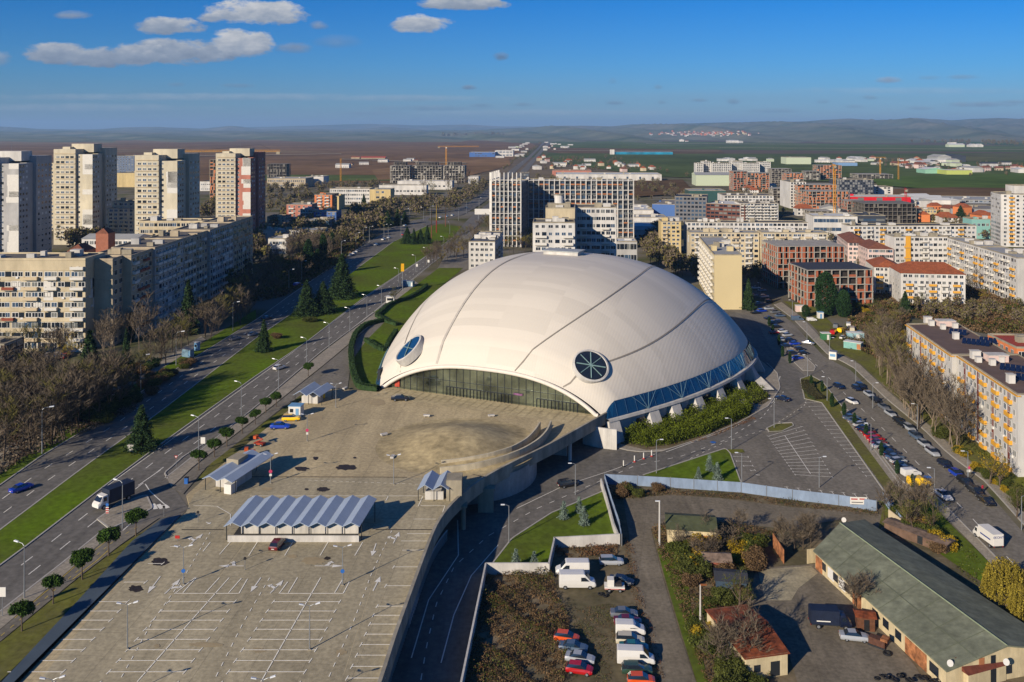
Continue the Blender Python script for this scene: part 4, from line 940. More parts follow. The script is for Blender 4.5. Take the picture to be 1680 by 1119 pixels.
def build_car(kind, paint_, name='car'):
 st, cb, wb = KINDS_CAR[kind]; P = [('body', hull(st).mesh('body', paint_)), ('cabin', cabin(cb).mesh('cabin', [paint_, glass_d]))]
 nx, bx = st[-1][0], st[0][0]
 P.append(('headlight', MB().box(nx-.13, nx-.02, .42, .66, .56, .68).mesh('headlight', lampglass))); P.append(('headlight', MB().box(nx-.13, nx-.02, -.66, -.42, .56, .68).mesh('headlight', lampglass)))
 red = C('tail_lamp', 150, 30, 26, rough=.3)
 for s in (-1, 1): P.append(('tail_light', MB().box(bx-.02, bx+.09, .5 if s > 0 else -.7, .7 if s > 0 else -.5, .66, .84).mesh('tail_light', red)))
 P.append(('number_plate', MB().box(bx-.03, bx+.02, -.25, .25, .5, .61).mesh('number_plate', white_m)))
 return P, wb, .74
def build_van(paint_, long=True, box=False, dark=False):
 L_ = 2.9 if long else 2.3; zt = 2.35 if long else 1.85; P = []
 st = [(-L_,.45,1.0,.92,.9),(-L_+.03,.35,zt-.05,.95,.82),(-L_+.2,.32,zt,.97,.85),(L_-1.9,.3,zt,.97,.84),(L_-1.75,.3,zt-.05,.97,.84),(L_-.85,.3,1.28,.95,.80),(L_-.2,.32,1.05,.9,.74),(L_,.4,.8,.82,.66)]
 P.append(('body', hull(st).mesh('body', paint_)))
 mb = MB()
 a, b = (L_-1.72, zt-.16), (L_-.92, 1.36)
 mb.add([(a[0]+.05, -.74, a[1]+.06), (a[0]+.05, .74, a[1]+.06), (b[0]+.05, .76, b[1]), (b[0]+.05, -.76, b[1])], [(0,1,2,3)])
 P.append(('windscreen', mb.mesh('windscreen', glass_d)))
 for s in (-1, 1):
  mb = MB(); mb.add([(L_-1.75, s*.955, zt-.45), (L_-2.35, s*.955, zt-.45), (L_-2.35, s*.985, 1.3), (L_-1.1, s*.985, 1.3)], [(0,1,2,3)]); P.append(('side_window', mb.mesh('side_window', glass_d)))
 P.append(('headlight', MB().box(L_-.12, L_-.01, .5, .74, .62, .8).mesh('headlight', lampglass))); P.append(('headlight', MB().box(L_-.12, L_-.01, -.74, -.5, .62, .8).mesh('headlight', lampglass)))
 return P, L_-.95, .84
CACHE = {}
def vehicle(kind, col, x, y, z, rz, label, cat='car', group=None, scale=1.0, parts=True):
 key = (kind, col)
 if key not in CACHE:
  m = car_paint(*PAINTS[col])
  if kind == 'van': CACHE[key] = build_van(m)
  elif kind == 'minivan': CACHE[key] = build_van(m, False)
  else: CACHE[key] = build_car(kind, m)
 P, wb, tr = CACHE[key]
 nm = {'van': 'van', 'minivan': 'van'}.get(kind, 'parked_car')
 t = thing(nm, label, cat, (x, y, z), rz, group, (scale,)*3)
 for n, me in P:
  if parts or n in ('body', 'cabin', 'windscreen', 'side_window'): put(n, me, t)
 if parts:
  for sx in (-1, 1):
   for sy in (-1, 1): put('wheel', WHEEL, t, (sx*wb, sy*tr, .32))
 return t
PAINTS = {'black': ('black', 26, 27, 30), 'navy': ('navy', 26, 34, 56), 'blue': ('blue', 20, 62, 176), 'silver': ('silver', 168, 172, 176), 'grey': ('grey', 108, 112, 118), 'white': ('white', 224, 222, 216), 'red': ('red', 178, 22, 26), 'maroon': ('maroon', 104, 20, 28),
  'yellow': ('yellow', 240, 190, 10), 'orange': ('orange', 218, 84, 12), 'teal': ('teal', 40, 108, 112), 'cream': ('cream', 202, 194, 170), 'bluegrey': ('bluegrey', 82, 100, 120), 'green': ('green', 48, 74, 56)}
# lamps, signs
def lamp_parts(kind):
 P = []
 if kind == 'street':
  P.append(('pole', MB().tube([(0,0,0),(0,0,4.5),(0,0,8.6)], [.13, .10, .07], 8).mesh('pole', steel)))
  P.append(('arm', MB().tube([(0,0,8.5),(.08,0,9.1),(.5,0,9.45),(1.6,0,9.6)], [.07,.06,.05,.05], 6).mesh('arm', steel)))
  P.append(('lamp_head', MB().add([(1.4,-.16,9.52),(2.3,-.2,9.62),(2.3,.2,9.62),(1.4,.16,9.52),(1.4,-.1,9.7),(2.25,-.14,9.78),(2.25,.14,9.78),(1.4,.1,9.7)], [(3,2,1,0),(4,5,6,7),(0,1,5,4),(1,2,6,5),(2,3,7,6),(3,0,4,7)]).mesh('lamp_head', lampglass)))
 elif kind == 'double':
  P.append(('pole', MB().tube([(0,0,0),(0,0,3.2),(0,0,6.1)], [.10, .08, .05], 8).mesh('pole', steel)))
  for s in (-1, 1):
   P.append(('arm', MB().tube([(0,0,6.05),(s*.5,0,6.25),(s*.9,0,6.3)], .04, 5).mesh('arm', steel)))
   P.append(('lamp_head', MB().add([(s*.8,-.13,6.25),(s*1.45,-.17,6.42),(s*1.45,.17,6.42),(s*.8,.13,6.25),(s*.8,-.1,6.36),(s*1.4,-.13,6.52),(s*1.4,.13,6.52),(s*.8,.1,6.36)], [(3,2,1,0),(4,5,6,7),(0,1,5,4),(1,2,6,5),(2,3,7,6),(3,0,4,7)]).mesh('lamp_head', lampglass)))
  P.append(('base', MB().box(-.2,.2,-.2,.2,0,.12).mesh('base', conc)))
 else:
  P.append(('pole', MB().tube([(0,0,0),(0,0,4),(0,0,7.8)], [.11, .09, .06], 8).mesh('pole', steel)))
  P.append(('arm', MB().tube([(0,0,7.75),(-.5,0,7.95),(-.9,0,8.0)], .05, 5).mesh('arm', steel)))
  P.append(('lamp_head', MB().box(-1.55,-.8,-.15,.15,7.95,8.1).mesh('lamp_head', lampglass)))
 return P
LAMPS = {k: lamp_parts(k) for k in ('street', 'double', 'single')}
def lamp(kind, x, y, z, h, label, rz=0.0, group=None):
 base = {'street': 9.6, 'double': 6.3, 'single': 8.0}[kind]; s = h/base
 t = thing('street_lamp', label, 'street lamp', (x, y, z), rz, group, (1, 1, s) if kind != 'street' else (s, s, s))
 for n, me in LAMPS[kind]: put(n, me, t)
 return t
# buildings
WIN = {}
def win_mesh(kind):
 if kind in WIN: return WIN[kind]
 w = {'dark': glass_d, 'pale': glass_c, 'blue': C('sky_glass', 70, 92, 116, rough=.1, spec=.9), 'open': C('opening', 34, 34, 38, rough=.9)}[kind[0]]; fm = frame_w if kind[1] == 'w' else C('brown_frame', 78, 60, 48)
 mb = MB()
 if kind[1] != 'n':
  for b in ((0, 1, 0, .09), (0, 1, .91, 1), (0, .07, .09, .91), (.93, 1, .09, .91), (.48, .53, .09, .91)): mb.box(b[0], b[1], -.05, .0, b[2], b[3], 1)
  mb.add([(.07, -.02, .09), (.93, -.02, .09), (.93, -.02, .91), (.07, -.02, .91)], [(0,1,2,3)], 0)
 else: mb.add([(0, -.03, 0), (1, -.03, 0), (1, -.03, 1), (0, -.03, 1)], [(0,1,2,3)], 0)
 WIN[kind] = mb.mesh('window', [w, fm]); return WIN[kind]
BAL = {}
def bal_mesh(m):
 if m.name not in BAL:
  mb = MB(); mb.box(0, 1, -1, 0, 0, .06, 1); mb.box(0, 1, -1, -.93, .06, .38, 0); mb.box(0, .02, -.93, 0, .06, .38, 0); mb.box(.98, 1, -.93, 0, .06, .38, 0)
  BAL[m.name] = mb.mesh('balcony', [m, conc])
 return BAL[m.name]
class Face:
 def __init__(s, o, u, w, nrm): s.o = o; s.u = u; s.w = w; s.n = nrm
def rect(p, ang, w, d):
 c, s_ = math.cos(ang), math.sin(ang); u = (c, s_); v = (-s_, c)
 q = lambda a, b: (p[0]+u[0]*a+v[0]*b, p[1]+u[1]*a+v[1]*b)
 return [q(0, 0), q(w, 0), q(w, d), q(0, d)]
def faces(R4):
 out = {}
 for k, i, j in (('F', 0, 1), ('R', 1, 2), ('B', 2, 3), ('L', 3, 0)):
  a, b = R4[i], R4[j]; w = math.hypot(b[0]-a[0], b[1]-a[1]); u = ((b[0]-a[0])/w, (b[1]-a[1])/w); out[k] = Face(a, u, w, (u[1], -u[0]))
 return out
def building(name, label, R4, z0, z1, wall, roof=None, cat='building', group=None, spec=None, floors=None, indiv=False, parapet=.5, attic=0, bands=None, boxes=3, seed=0, kinds=None, bal=None, roofkind='flat', patches=0, ac=0, base_dark=False, gable_m=None, skip=0.0):
 """spec: per face, (columns, window width, window height, margin) or None; windows stand in rows, one per floor"""
 r_ = random.Random(seed*7+3); cx = sum(p[0] for p in R4)/4; cy = sum(p[1] for p in R4)/4
 t = thing(name, label, cat, (cx, cy, z0), 0, group)
 L4 = [(p[0]-cx, p[1]-cy) for p in R4]; h = z1-z0; mb = MB().prism(L4, -1, h, 0)
 fc = faces(L4); fh = h/floors if floors else 3
 if bands:
  for k in fc:
   f = fc[k]
   for i in range(1, floors+1):
    z = i*fh; a = f.o; q = lambda t_, d_: (a[0]+f.u[0]*t_+f.n[0]*d_, a[1]+f.u[1]*t_+f.n[1]*d_)
    P = [q(-.03, 0), q(f.w+.03, 0), q(f.w+.03, .12), q(-.03, .12)]; mb.prism(P, z-.28, z-.02, 1)
 for i in range(patches):
  f = fc[r_.choice('FLR')]; a = f.o; fl = r_.randint(0, floors-1); x0 = r_.uniform(0, f.w*.8); x1 = min(f.w-.1, x0+r_.uniform(3, 8)); q = lambda t_, d_: (a[0]+f.u[0]*t_+f.n[0]*d_, a[1]+f.u[1]*t_+f.n[1]*d_)
  mb.prism([q(x0, 0), q(x1, 0), q(x1, .05), q(x0, .05)], fl*fh+.02, min(h-.1, fl*fh+fh*r_.choice([1, 1, 2])-.3), 2)
 mats = [wall, bands if bands else conc, C('patch_render', 222, 218, 208, var=.05, rough=.8)]
 mb.build('wall', mats, t)
 rm = roof or C('roof_felt', 120, 114, 104, var=.15, scale=.3, fine=1.2)
 if roofkind == 'flat':
  ins = .35; c_ = [(p[0]*(1-2*ins/max(6, abs(p[0])+abs(p[1]))), p[1]*(1-2*ins/max(6, abs(p[0])+abs(p[1])))) for p in L4]
  rf = MB(); n = 4
  if parapet:
   for i in range(4):
    a, b = L4[i], L4[(i+1)%4]; ai, bi = c_[i], c_[(i+1)%4]; rf.prism([a, b, bi, ai], h, h+parapet, 0)
  rf.add([(p[0], p[1], h+.02) for p in c_], [(0,1,2,3)], 1)
  R_ = rf.build('roof', [bands or conc, rm], t)
  fF = fc['F']; v_ = (L4[3][0]-L4[0][0], L4[3][1]-L4[0][1])
  for i in range(boxes):
   a, b = r_.uniform(.05, .8), r_.uniform(.2, .6); sx, sy, sz = r_.uniform(1.5, 4), r_.uniform(1.5, 3), r_.uniform(.8, 2.4)
   o_ = (L4[0][0]+fF.u[0]*fF.w*a+v_[0]*b, L4[0][1]+fF.u[1]*fF.w*a+v_[1]*b); u = fF.u; vv = (-u[1], u[0])
   P = [(o_[0]+u[0]*x+vv[0]*y, o_[1]+u[1]*x+vv[1]*y) for x, y in ((0,0),(sx,0),(sx,sy),(0,sy))]
   MB().prism(P, h, h+sz).build('roof_box', r_.choice([conc, wall, conc_w]), R_)
 else:
  fF = fc['F']; ov = .4; along = fF.w >= fc['R'].w; hh = roofkind[1]
  P = [(p[0]*1.03, p[1]*1.03) for p in L4]
  if along: m1 = ((P[0][0]+P[3][0])/2, (P[0][1]+P[3][1])/2); m2 = ((P[1][0]+P[2][0])/2, (P[1][1]+P[2][1])/2); q = [P[0], P[1], P[2], P[3]]
  else: m1 = ((P[1][0]+P[0][0])/2, (P[1][1]+P[0][1])/2); m2 = ((P[2][0]+P[3][0])/2, (P[2][1]+P[3][1])/2); q = [P[1], P[2], P[3], P[0]]
  hip = .22 if roofkind[0] == 'hip' else 0
  a = (m1[0]+(m2[0]-m1[0])*hip, m1[1]+(m2[1]-m1[1])*hip, h+hh); b = (m2[0]+(m1[0]-m2[0])*hip, m2[1]+(m1[1]-m2[1])*hip, h+hh)
  V = [(p[0], p[1], h-.02) for p in q]+[a, b]
  rf = MB().add(V, [(0,1,5,4), (2,3,4,5)], 0).add(V, [(1,2,5), (3,0,4)], 1 if not hip else 0).add(V, [(3,2,1,0)], 1); rf.build('roof', [rm, wall], t)
 allw = []
 kinds = kinds or ['dw', 'dw', 'bw', 'pw', 'dw']
 KK = {'dw': ('dark', 'w'), 'bw': ('blue', 'w'), 'pw': ('pale', 'w'), 'dn': ('dark', 'n'), 'bn': ('blue', 'n'), 'on': ('open', 'n'), 'db': ('dark', 'b')}
 if spec:
  for k in 'FLR':
   if k not in spec or not spec[k]: continue
   n, ww, wh, mg = spec[k][:4]; f = fc[k]
   if f.w < 2: continue
   st = (f.w-2*mg)/n
   for fl in range(floors-attic):
    for c_ in range(n):
     if r_.random() < skip: continue
     x = mg+st*(c_+.5)-ww/2+(r_.uniform(-.15, .15)); z = fl*fh+fh*.32
     allw.append((k, f, x, z, ww*(r_.choice([1, 1, .8, 1.15]) if len(kinds) > 2 else 1), min(wh, fh*.6), r_.choice(kinds), fl, c_))
 lim = 100 if indiv else 0
 vis = sorted(allw, key=lambda w: -w[3])
 solo = vis[:lim]; rest = vis[lim:]
 for (k, f, x, z, ww, wh, kd, fl, c_) in solo:
  o = put('window', win_mesh(KK[kd]), t, (f.o[0]+f.u[0]*x, f.o[1]+f.u[1]*x, z), math.atan2(f.u[1], f.u[0]), (ww, 1, wh))
 if rest:
  mw = MB(); ms = [glass_d, frame_w, MATS.get('curtained_glass'), C('sky_glass', 70, 92, 116, rough=.1, spec=.9), C('opening', 34, 34, 38, rough=.9)]
  for (k, f, x, z, ww, wh, kd, fl, c_) in rest:
   q = lambda t_, d_, zz_: (f.o[0]+f.u[0]*t_+f.n[0]*d_, f.o[1]+f.u[1]*t_+f.n[1]*d_, zz_)
   gi = {'d': 0, 'p': 2, 'b': 3, 'o': 4}[kd[0]]
   if kd[1] == 'w': mw.add([q(x-.1, .02, z-.1), q(x+ww+.1, .02, z-.1), q(x+ww+.1, .02, z+wh+.1), q(x-.1, .02, z+wh+.1)], [(0,1,2,3)], 1)
   m_ = ww/2
   if kd[1] == 'w':
    mw.add([q(x, .035, z), q(x+m_-.06, .035, z), q(x+m_-.06, .035, z+wh), q(x, .035, z+wh)], [(0,1,2,3)], gi)
    mw.add([q(x+m_+.06, .035, z), q(x+ww, .035, z), q(x+ww, .035, z+wh), q(x+m_+.06, .035, z+wh)], [(0,1,2,3)], gi)
   else: mw.add([q(x, .035, z), q(x+ww, .035, z), q(x+ww, .035, z+wh), q(x, .035, z+wh)], [(0,1,2,3)], gi)
  o = mw.build('window_rows', ms, t); o['kind'] = 'stuff'
 nb = 0; mrest = MB();
 for (k, x, w, fls, dp_, bm) in (bal or []):
  f = fc[k]
  for fl in fls:
   if indiv and nb < 100:
    put('balcony', bal_mesh(bm), t, (f.o[0]+f.u[0]*x+f.n[0]*0, f.o[1]+f.u[1]*x+f.n[1]*0, fl*fh), math.atan2(f.u[1], f.u[0]), (w, dp_, 2.9)); nb += 1
   else:
    q = lambda t_, d_: (f.o[0]+f.u[0]*t_+f.n[0]*d_, f.o[1]+f.u[1]*t_+f.n[1]*d_)
    mrest.prism([q(x, 0), q(x+w, 0), q(x+w, dp_), q(x, dp_)], fl*fh, fl*fh+.18, 1); mrest.prism([q(x, dp_-.1), q(x+w, dp_-.1), q(x+w, dp_), q(x, dp_)], fl*fh+.18, fl*fh+1.1, 0)
    mrest.prism([q(x, 0), q(x+.1, 0), q(x+.1, dp_-.1), q(x, dp_-.1)], fl*fh+.18, fl*fh+1.1, 0); bmx = bm
 if mrest.f: o = mrest.build('balcony_rows', [bmx, conc], t); o['kind'] = 'stuff'
 if ac:
  m2 = MB()
  for i in range(ac):
   f = fc[r_.choice('FLR')]; x = r_.uniform(.5, max(.6, f.w-1)); z = r_.randint(0, floors-1)*fh+fh*.15; q = lambda t_, d_: (f.o[0]+f.u[0]*t_+f.n[0]*d_, f.o[1]+f.u[1]*t_+f.n[1]*d_)
   m2.prism([q(x, 0), q(x+.8, 0), q(x+.8, .35), q(x, .35)], z, z+.6)
  o = m2.build('air_conditioner', white_m, t); o['kind'] = 'stuff'
 return t
def skeleton(name, label, R4, z0, z1, floors, cols, infill, concm=None, group=None, frac=.6, cat='building', depth_in=.5, seed=0, top=True):
 """a building still being built: slabs, columns, and brick infill set back behind them"""
 r_ = random.Random(seed); cx = sum(p[0] for p in R4)/4; cy = sum(p[1] for p in R4)/4; t = thing(name, label, cat, (cx, cy, z0), 0, group)
 L4 = [(p[0]-cx, p[1]-cy) for p in R4]; fc = faces(L4); h = z1-z0; fh = h/floors; cm = concm or conc
 mb = MB()
 for i in range(floors+1): mb.prism([(p[0]*1.01, p[1]*1.01) for p in L4], i*fh-.3 if i else -1, i*fh, 0)
 mb.build('floor_slabs', cm, t)['kind'] = 'stuff'
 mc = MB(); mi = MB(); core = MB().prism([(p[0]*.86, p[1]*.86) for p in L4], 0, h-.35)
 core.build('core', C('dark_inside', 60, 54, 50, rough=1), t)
 for k in 'FLR':
  f = fc[k]; n = max(2, round(f.w/cols))
  q = lambda t_, d_: (f.o[0]+f.u[0]*t_+f.n[0]*d_, f.o[1]+f.u[1]*t_+f.n[1]*d_)
  for c_ in range(n+1):
   x = f.w*c_/n; x = min(max(x, .25), f.w-.25)
   mc.prism([q(x-.22, -.45), q(x+.22, -.45), q(x+.22, .02), q(x-.22, .02)], 0, h-.31, 0)
  for fl in range(floors):
   for c_ in range(n):
    if r_.random() > frac: continue
    x0 = f.w*c_/n+.25; x1 = f.w*(c_+1)/n-.25; m_ = r_.choice([0, 1, 2])
    z_ = fl*fh
    if m_ == 0: mi.prism([q(x0, -.4), q(x0+(x1-x0)*.35, -.4), q(x0+(x1-x0)*.35, -.15), q(x0, -.15)], z_, z_+fh-.32); mi.prism([q(x1-(x1-x0)*.25, -.4), q(x1, -.4), q(x1, -.15), q(x1-(x1-x0)*.25, -.15)], z_, z_+fh-.32)
    elif m_ == 1: mi.prism([q(x0, -.4), q(x1, -.4), q(x1, -.15), q(x0, -.15)], z_, z_+1.0)
    else: mi.prism([q(x0, -.4), q(x0+(x1-x0)*.6, -.4), q(x0+(x1-x0)*.6, -.15), q(x0, -.15)], z_, z_+fh-.32)
 mc.build('columns', cm, t)['kind'] = 'stuff'
 if mi.f: mi.build('brick_infill', infill, t)['kind'] = 'stuff'
 return t
def crane(name, label, x, Y, zb, zj, j0, j1, ang, colr, rise=4):
 t = thing(name, label, 'crane', (x, Y, zb), ang, 'tower cranes over the building sites'); h = zj-zb
 mb = MB(); s = .75; st = 2.5
 for a, b in ((-s, -s), (s, -s), (s, s), (-s, s)): mb.tube([(a, b, 0), (a, b, h)], .16, 4)
 z = 0
 while z < h-st:
  mb.tube([(-s, -s, z), (s, -s, z+st)], .09, 3); mb.tube([(s, s, z), (-s, s, z+st)], .09, 3); mb.tube([(-s, s, z), (-s, -s, z+st)], .09, 3); mb.tube([(s, -s, z), (s, s, z+st)], .09, 3); z += st
 mb.build('mast', colr, t)
 if j1 > j0:
  mj = MB()
  for y_, z_ in ((-.6, 0), (.6, 0), (0, 1.3)): mj.tube([(j0, y_, h+z_), (j1, y_, h+z_)], .16, 4)
  x_ = j0
  while x_ < j1-2: mj.tube([(x_, -.6, h), (x_+1, 0, h+1.3), (x_+2, -.6, h)], .08, 3); x_ += 2
  mj.build('jib', colr, t)
  MB().tube([(j0*.8, 0, h+1), (0, 0, h+rise+2), (j1*.6, 0, h+1)], .08, 3).build('tie_rod', steel_d, t)
  MB().box(j0 if abs(j0) < abs(j1) else j1-3, j0+3 if abs(j0) < abs(j1) else j1, -.9, .9, h-2, h).build('counterweight', conc, t)
  MB().box(-.9, .9, -1.9, -.9, h-2.2, h-.2).build('cab', white_m, t)
 return t
# wall colours
w_cream = C('cream_render', 214, 198, 164, rough=.9, var=.05, scale=.2, grime=.15)
w_yel = C('yellow_render', 220, 196, 140, rough=.9, var=.04, scale=.2, grime=.15)
w_tow = C('tower_render', 222, 211, 184, rough=.9, var=.06, scale=.1, grime=.12)
w_white = C('white_render', 224, 220, 212, rough=.9, var=.04, scale=.2, grime=.12)
w_grey = C('grey_panel', 190, 188, 184, rough=.9, var=.06, scale=.2, grime=.15)
w_beige = C('beige_panel', 198, 182, 154, rough=.9, var=.07, scale=.2, grime=.2)
w_pink = C('pink_panel', 200, 132, 112, rough=.9, var=.05, scale=.2, grime=.15)
w_pale = C('pale_pink_render', 222, 196, 186, rough=.9, var=.05)
w_or = C('orange_render', 222, 132, 78, rough=.9, var=.06)
w_brick = C('hollow_brick', 180, 104, 72, rough=.95, var=.15, scale=.8)
w_brick2 = C('pale_brick', 208, 130, 84, rough=.95, var=.12, scale=.8)
w_blue = C('blue_cladding', 70, 108, 170, rough=.6, var=.05)
w_dark = C('dark_cladding', 66, 70, 78, rough=.5, var=.05)
w_green = C('pale_green_render', 196, 206, 176, rough=.9, var=.05)
w_turq = C('turquoise_render', 136, 186, 178, rough=.9, var=.05)
w_red = C('red_cladding', 214, 32, 42, rough=.5, var=.04)
conc_s = C('raw_concrete', 176, 170, 158, rough=.95, var=.1, scale=.3, fine=1.4)
conc_d = C('raw_concrete_dark', 128, 122, 112, rough=.95, var=.1, scale=.3, fine=1.4)
r_tile = C('orange_tiles', 166, 92, 56, rough=.9, var=.15, scale=.5, fine=2)
r_tile2 = C('dull_red_tiles', 134, 84, 64, rough=.9, var=.15, scale=.5, fine=2)
r_grey = C('grey_roofing', 168, 168, 164, rough=.8, var=.08, scale=.2)
r_dark = C('dark_roofing', 62, 64, 70, rough=.8, var=.1, scale=.2)
r_white = C('white_roofing', 214, 214, 210, rough=.7, var=.05)
b_yel = C('yellow_balcony', 226, 166, 56, rough=.8, var=.05); b_wh = C('white_balcony', 220, 216, 206, rough=.8, var=.06); b_bg = C('beige_balcony', 206, 186, 152, rough=.8, var=.1, scale=.3); b_br = C('brick_balcony', 150, 80, 60, rough=.9, var=.1); b_or = C('orange_balcony', 188, 124, 82, rough=.8)
GA = R(-3)
def Bx(name, label, x1, x2, Y, depth, ytop, wall, fl, zb=None, ang=GA, **k):
 p = AT(x1, Y); w = (x2-x1)*Y/F; w = w/math.cos(ang)
 if zb is None: zb = terr(p[0]+w/2, Y)
 return building(name, label, rect((p[0], p[1]), ang, w, depth), zb, ZT(ytop, Y), wall, floors=fl, **k)
def Sk(label, x1, x2, Y, depth, ytop, fl, cols, infill, concm=None, ang=GA, frac=.6, zb=-6, **k):
 p = AT(x1, Y); w = (x2-x1)*Y/F
 return skeleton('unfinished_building', label, rect((p[0], p[1]), ang, w, depth), zb, ZT(ytop, Y), fl, cols, infill, concm, frac=frac, group='unfinished buildings', **k)
# the tower blocks on the left
def tower(x, Y, wl, wallA, wallB, ytop, ncol, label, seed):
 p = AT(x, Y); z1 = ZT(ytop, Y)
 t = thing('tower_block', label, 'tower block', (p[0], p[1], -.3), GA, 'tower blocks behind the long housing block')
 h = z1+.3; fl = 19; fh = h/fl
 mb = MB(); vols = [(0, .58*wl, 0, 30, h+.1), (.56*wl, wl, 1.6, 12, h-3.2), (.56*wl, wl-1.8, 11.9, 18, h-3.0), (.55*wl, wl, 17.9, 33, h+.6)]
 for i, (a, b, c, d, hh) in enumerate(vols):
  mb.box(a+(.002*i), b, c, d, -1, hh, 0 if i == 0 else 1)
 mb.box(wl*.25, wl*.85, 10, 20, h-2, h+3.4, 0); mb.box(wl*.1, wl*.3, 6, 14, h-1, h+1.5, 0)
 mb.build('wall', [wallA, wallB], t)
 r_ = random.Random(seed); W = []
 for f_ in range(1, fl):
  for c in range(ncol): W.append((.05*wl+(.5*wl)*(c+.15)/ncol, 0, f_*fh+.7, 0, .5*wl/ncol*.72, 1.45))
  W.append((.60*wl, 1.6, f_*fh+.8, 0, 1.7, 1.4))
 solo = 100; cnt = 0; rest = MB()
 side = []
 for f_ in range(1, fl):
  for yy in (2.6, 5.2, 8.2): side.append((wl, yy, f_*fh+.8, 1, 1.5, 1.3))
  for yy in (19.5, 23, 26.5, 30): side.append((wl, yy, f_*fh+.8, 1, 1.5, 1.3))
 for (a, b, z, sd, w, hh) in W+side:
  kd = r_.choice(['dw', 'dw', 'bw', 'dn', 'pw', 'dw'])
  K = {'dw': ('dark', 'w'), 'bw': ('blue', 'w'), 'pw': ('pale', 'w'), 'dn': ('dark', 'n')}[kd]
  if cnt < solo and z < h-3.5: put('window', win_mesh(K), t, (a, b, z), math.pi/2 if sd else 0, (w, 1.5, hh)); cnt += 1
  elif z < h-3.5:
   if sd: rest.add([(a+.04, b, z), (a+.04, b+w, z), (a+.04, b+w, z+hh), (a+.04, b, z+hh)], [(0,1,2,3)], 0 if r_.random() < .7 else 1)
   else: rest.add([(a, b-.04, z), (a+w, b-.04, z), (a+w, b-.04, z+hh), (a, b-.04, z+hh)], [(0,1,2,3)], 0 if r_.random() < .7 else 1)
 o = rest.build('window_rows', [glass_d, frame_w], t); o['kind'] = 'stuff'
 pt = MB()
 for i in range(9):
  f_ = r_.randint(2, fl-2); a = r_.uniform(.72, .8)*wl
  pt.box(a, wl+.02, 1.56, 1.6, f_*fh, f_*fh+fh*r_.choice([1, 2]))
 pt.build('render_patch', C('patch_render', 222, 218, 208, var=.05, rough=.8), t)['kind'] = 'stuff'
 led = MB()
 for f_ in range(1, fl): led.box(.03*wl, .57*wl, -.35, .0, f_*fh+.25, f_*fh+.62)
 led.build('balcony_rows', b_bg if wallA is not w_grey else b_wh, t)['kind'] = 'stuff'
 MB().tube([(wl*.5, 15, h+3), (wl*.5, 15, h+9)], .06, 4).build('antenna', steel, t)
 return t
tower(-46, 478, 25, w_white, w_grey, 259, 2, 'leftmost tower block, nearly white with shaded grey side', 1)
tower(88, 562, 24.5, w_tow, w_tow, 245, 4, 'cream tower block with mast, second from the left edge', 2)
tower(221, 502, 24, w_tow, w_tow, 255, 4, 'cream tower block with white patches, third from the left', 3)
tower(354, 615, 24, w_tow, w_pink, 252, 4, 'tower block with a salmon pink strip, rightmost of the towers', 4)
Bx('tower_block', 'narrow pale tower mostly hidden behind the second tower block', 80, 90, 640, 20, 268, w_cream, 18, spec={'F': (1,1.5,1.4,1)})
Bx('apartment_building', 'stepped beige apartment house between the cream towers', 176, 222, 545, 22, 343, w_beige, 10, spec={'F': (5,1.8,1.5,.6), 'R': (5,1.6,1.4,1)}, bal=[('F', 2, 3.5, range(1, 8), 1.2, b_bg), ('F', 9, 3.5, range(1, 8), 1.2, b_bg)], seed=3)
Bx('apartment_building', 'small beige apartment top floors rising beside the cream tower', 184, 222, 552, 14, 332, w_beige, 10, spec={'F': (4,1.8,1.5,.6)}, seed=4)
KN = ['dw', 'dw', 'bw', 'pw', 'dw', 'dn']
Bx('housing_block', 'wide sunlit beige housing block with glazed balconies at the left edge', -70, 140, 290, 14, 426, w_cream, 9, ang=0, attic=1, bands=w_cream, indiv=True, spec={'F': (19,2.0,1.7,.4)}, kinds=KN, patches=14, ac=26, boxes=7, seed=5,
bal=[('F', 2, 4.2, (2,3,5,6), 1.1, b_bg), ('F', 9, 4.2, (1,2,3,5,7), 1.1, b_wh), ('F', 15, 3.8, (3,6), 1.1, b_br), ('F', 22, 4.6, range(1, 8), 1.1, b_bg), ('F', 29, 4, (2,4,6,7), 1.1, b_wh), ('F', 37.4, 4.3, range(0, 9), 1.2, b_wh)])
q4 = [(-141,296),(-131.5,304),(-131.5,318),(-141,318)]
building('housing_block', 'setback corner section between the sunlit block and the long wing', [(-139.9,296),(-134,296.5),(-134,305),(-139.9,305)], -.3, ZT(424,300), w_beige, floors=9, spec={'R': (2,2,1.6,.5)}, seed=6, boxes=0, bands=w_beige)
segs = [(304, 322), (322, 350), (350, 380), (380, 412), (412, 446)]
names_ = ['nearest', 'second', 'third', 'fourth', 'farthest']
for i, (a, b) in enumerate(segs):
 off = [0, .9, 0, 1.1, .2][i]; n = int((b-a)/3.1)
 bl = []
 r_ = random.Random(40+i); x = 1.0
 while x < (b-a)-5: bl.append(('R', x, 3.6, [f for f in range(1, 9) if r_.random() < .75], 1.1, r_.choice([b_wh, b_bg, b_br, b_wh]))); x += r_.choice([4.4, 7.2, 6])
 building('housing_block', names_[i]+' section of the long shaded housing wing along the boulevard, counted from the sunlit block', [(-146,a+.01),(-131+off,a+.01),(-131+off,b-.01),(-146,b-.01)], -.3, 28.8+[0,.4,0,.3,0][i], w_beige if i % 2 == 0 else w_grey, floors=9, bands=w_beige, spec={'R': (n,1.9,1.5,.4), 'F': (1,1.2,1.2,5)}, kinds=KN, patches=5, ac=14, boxes=4, seed=50+i, bal=bl, indiv=i < 2, group='sections of the long housing wing')
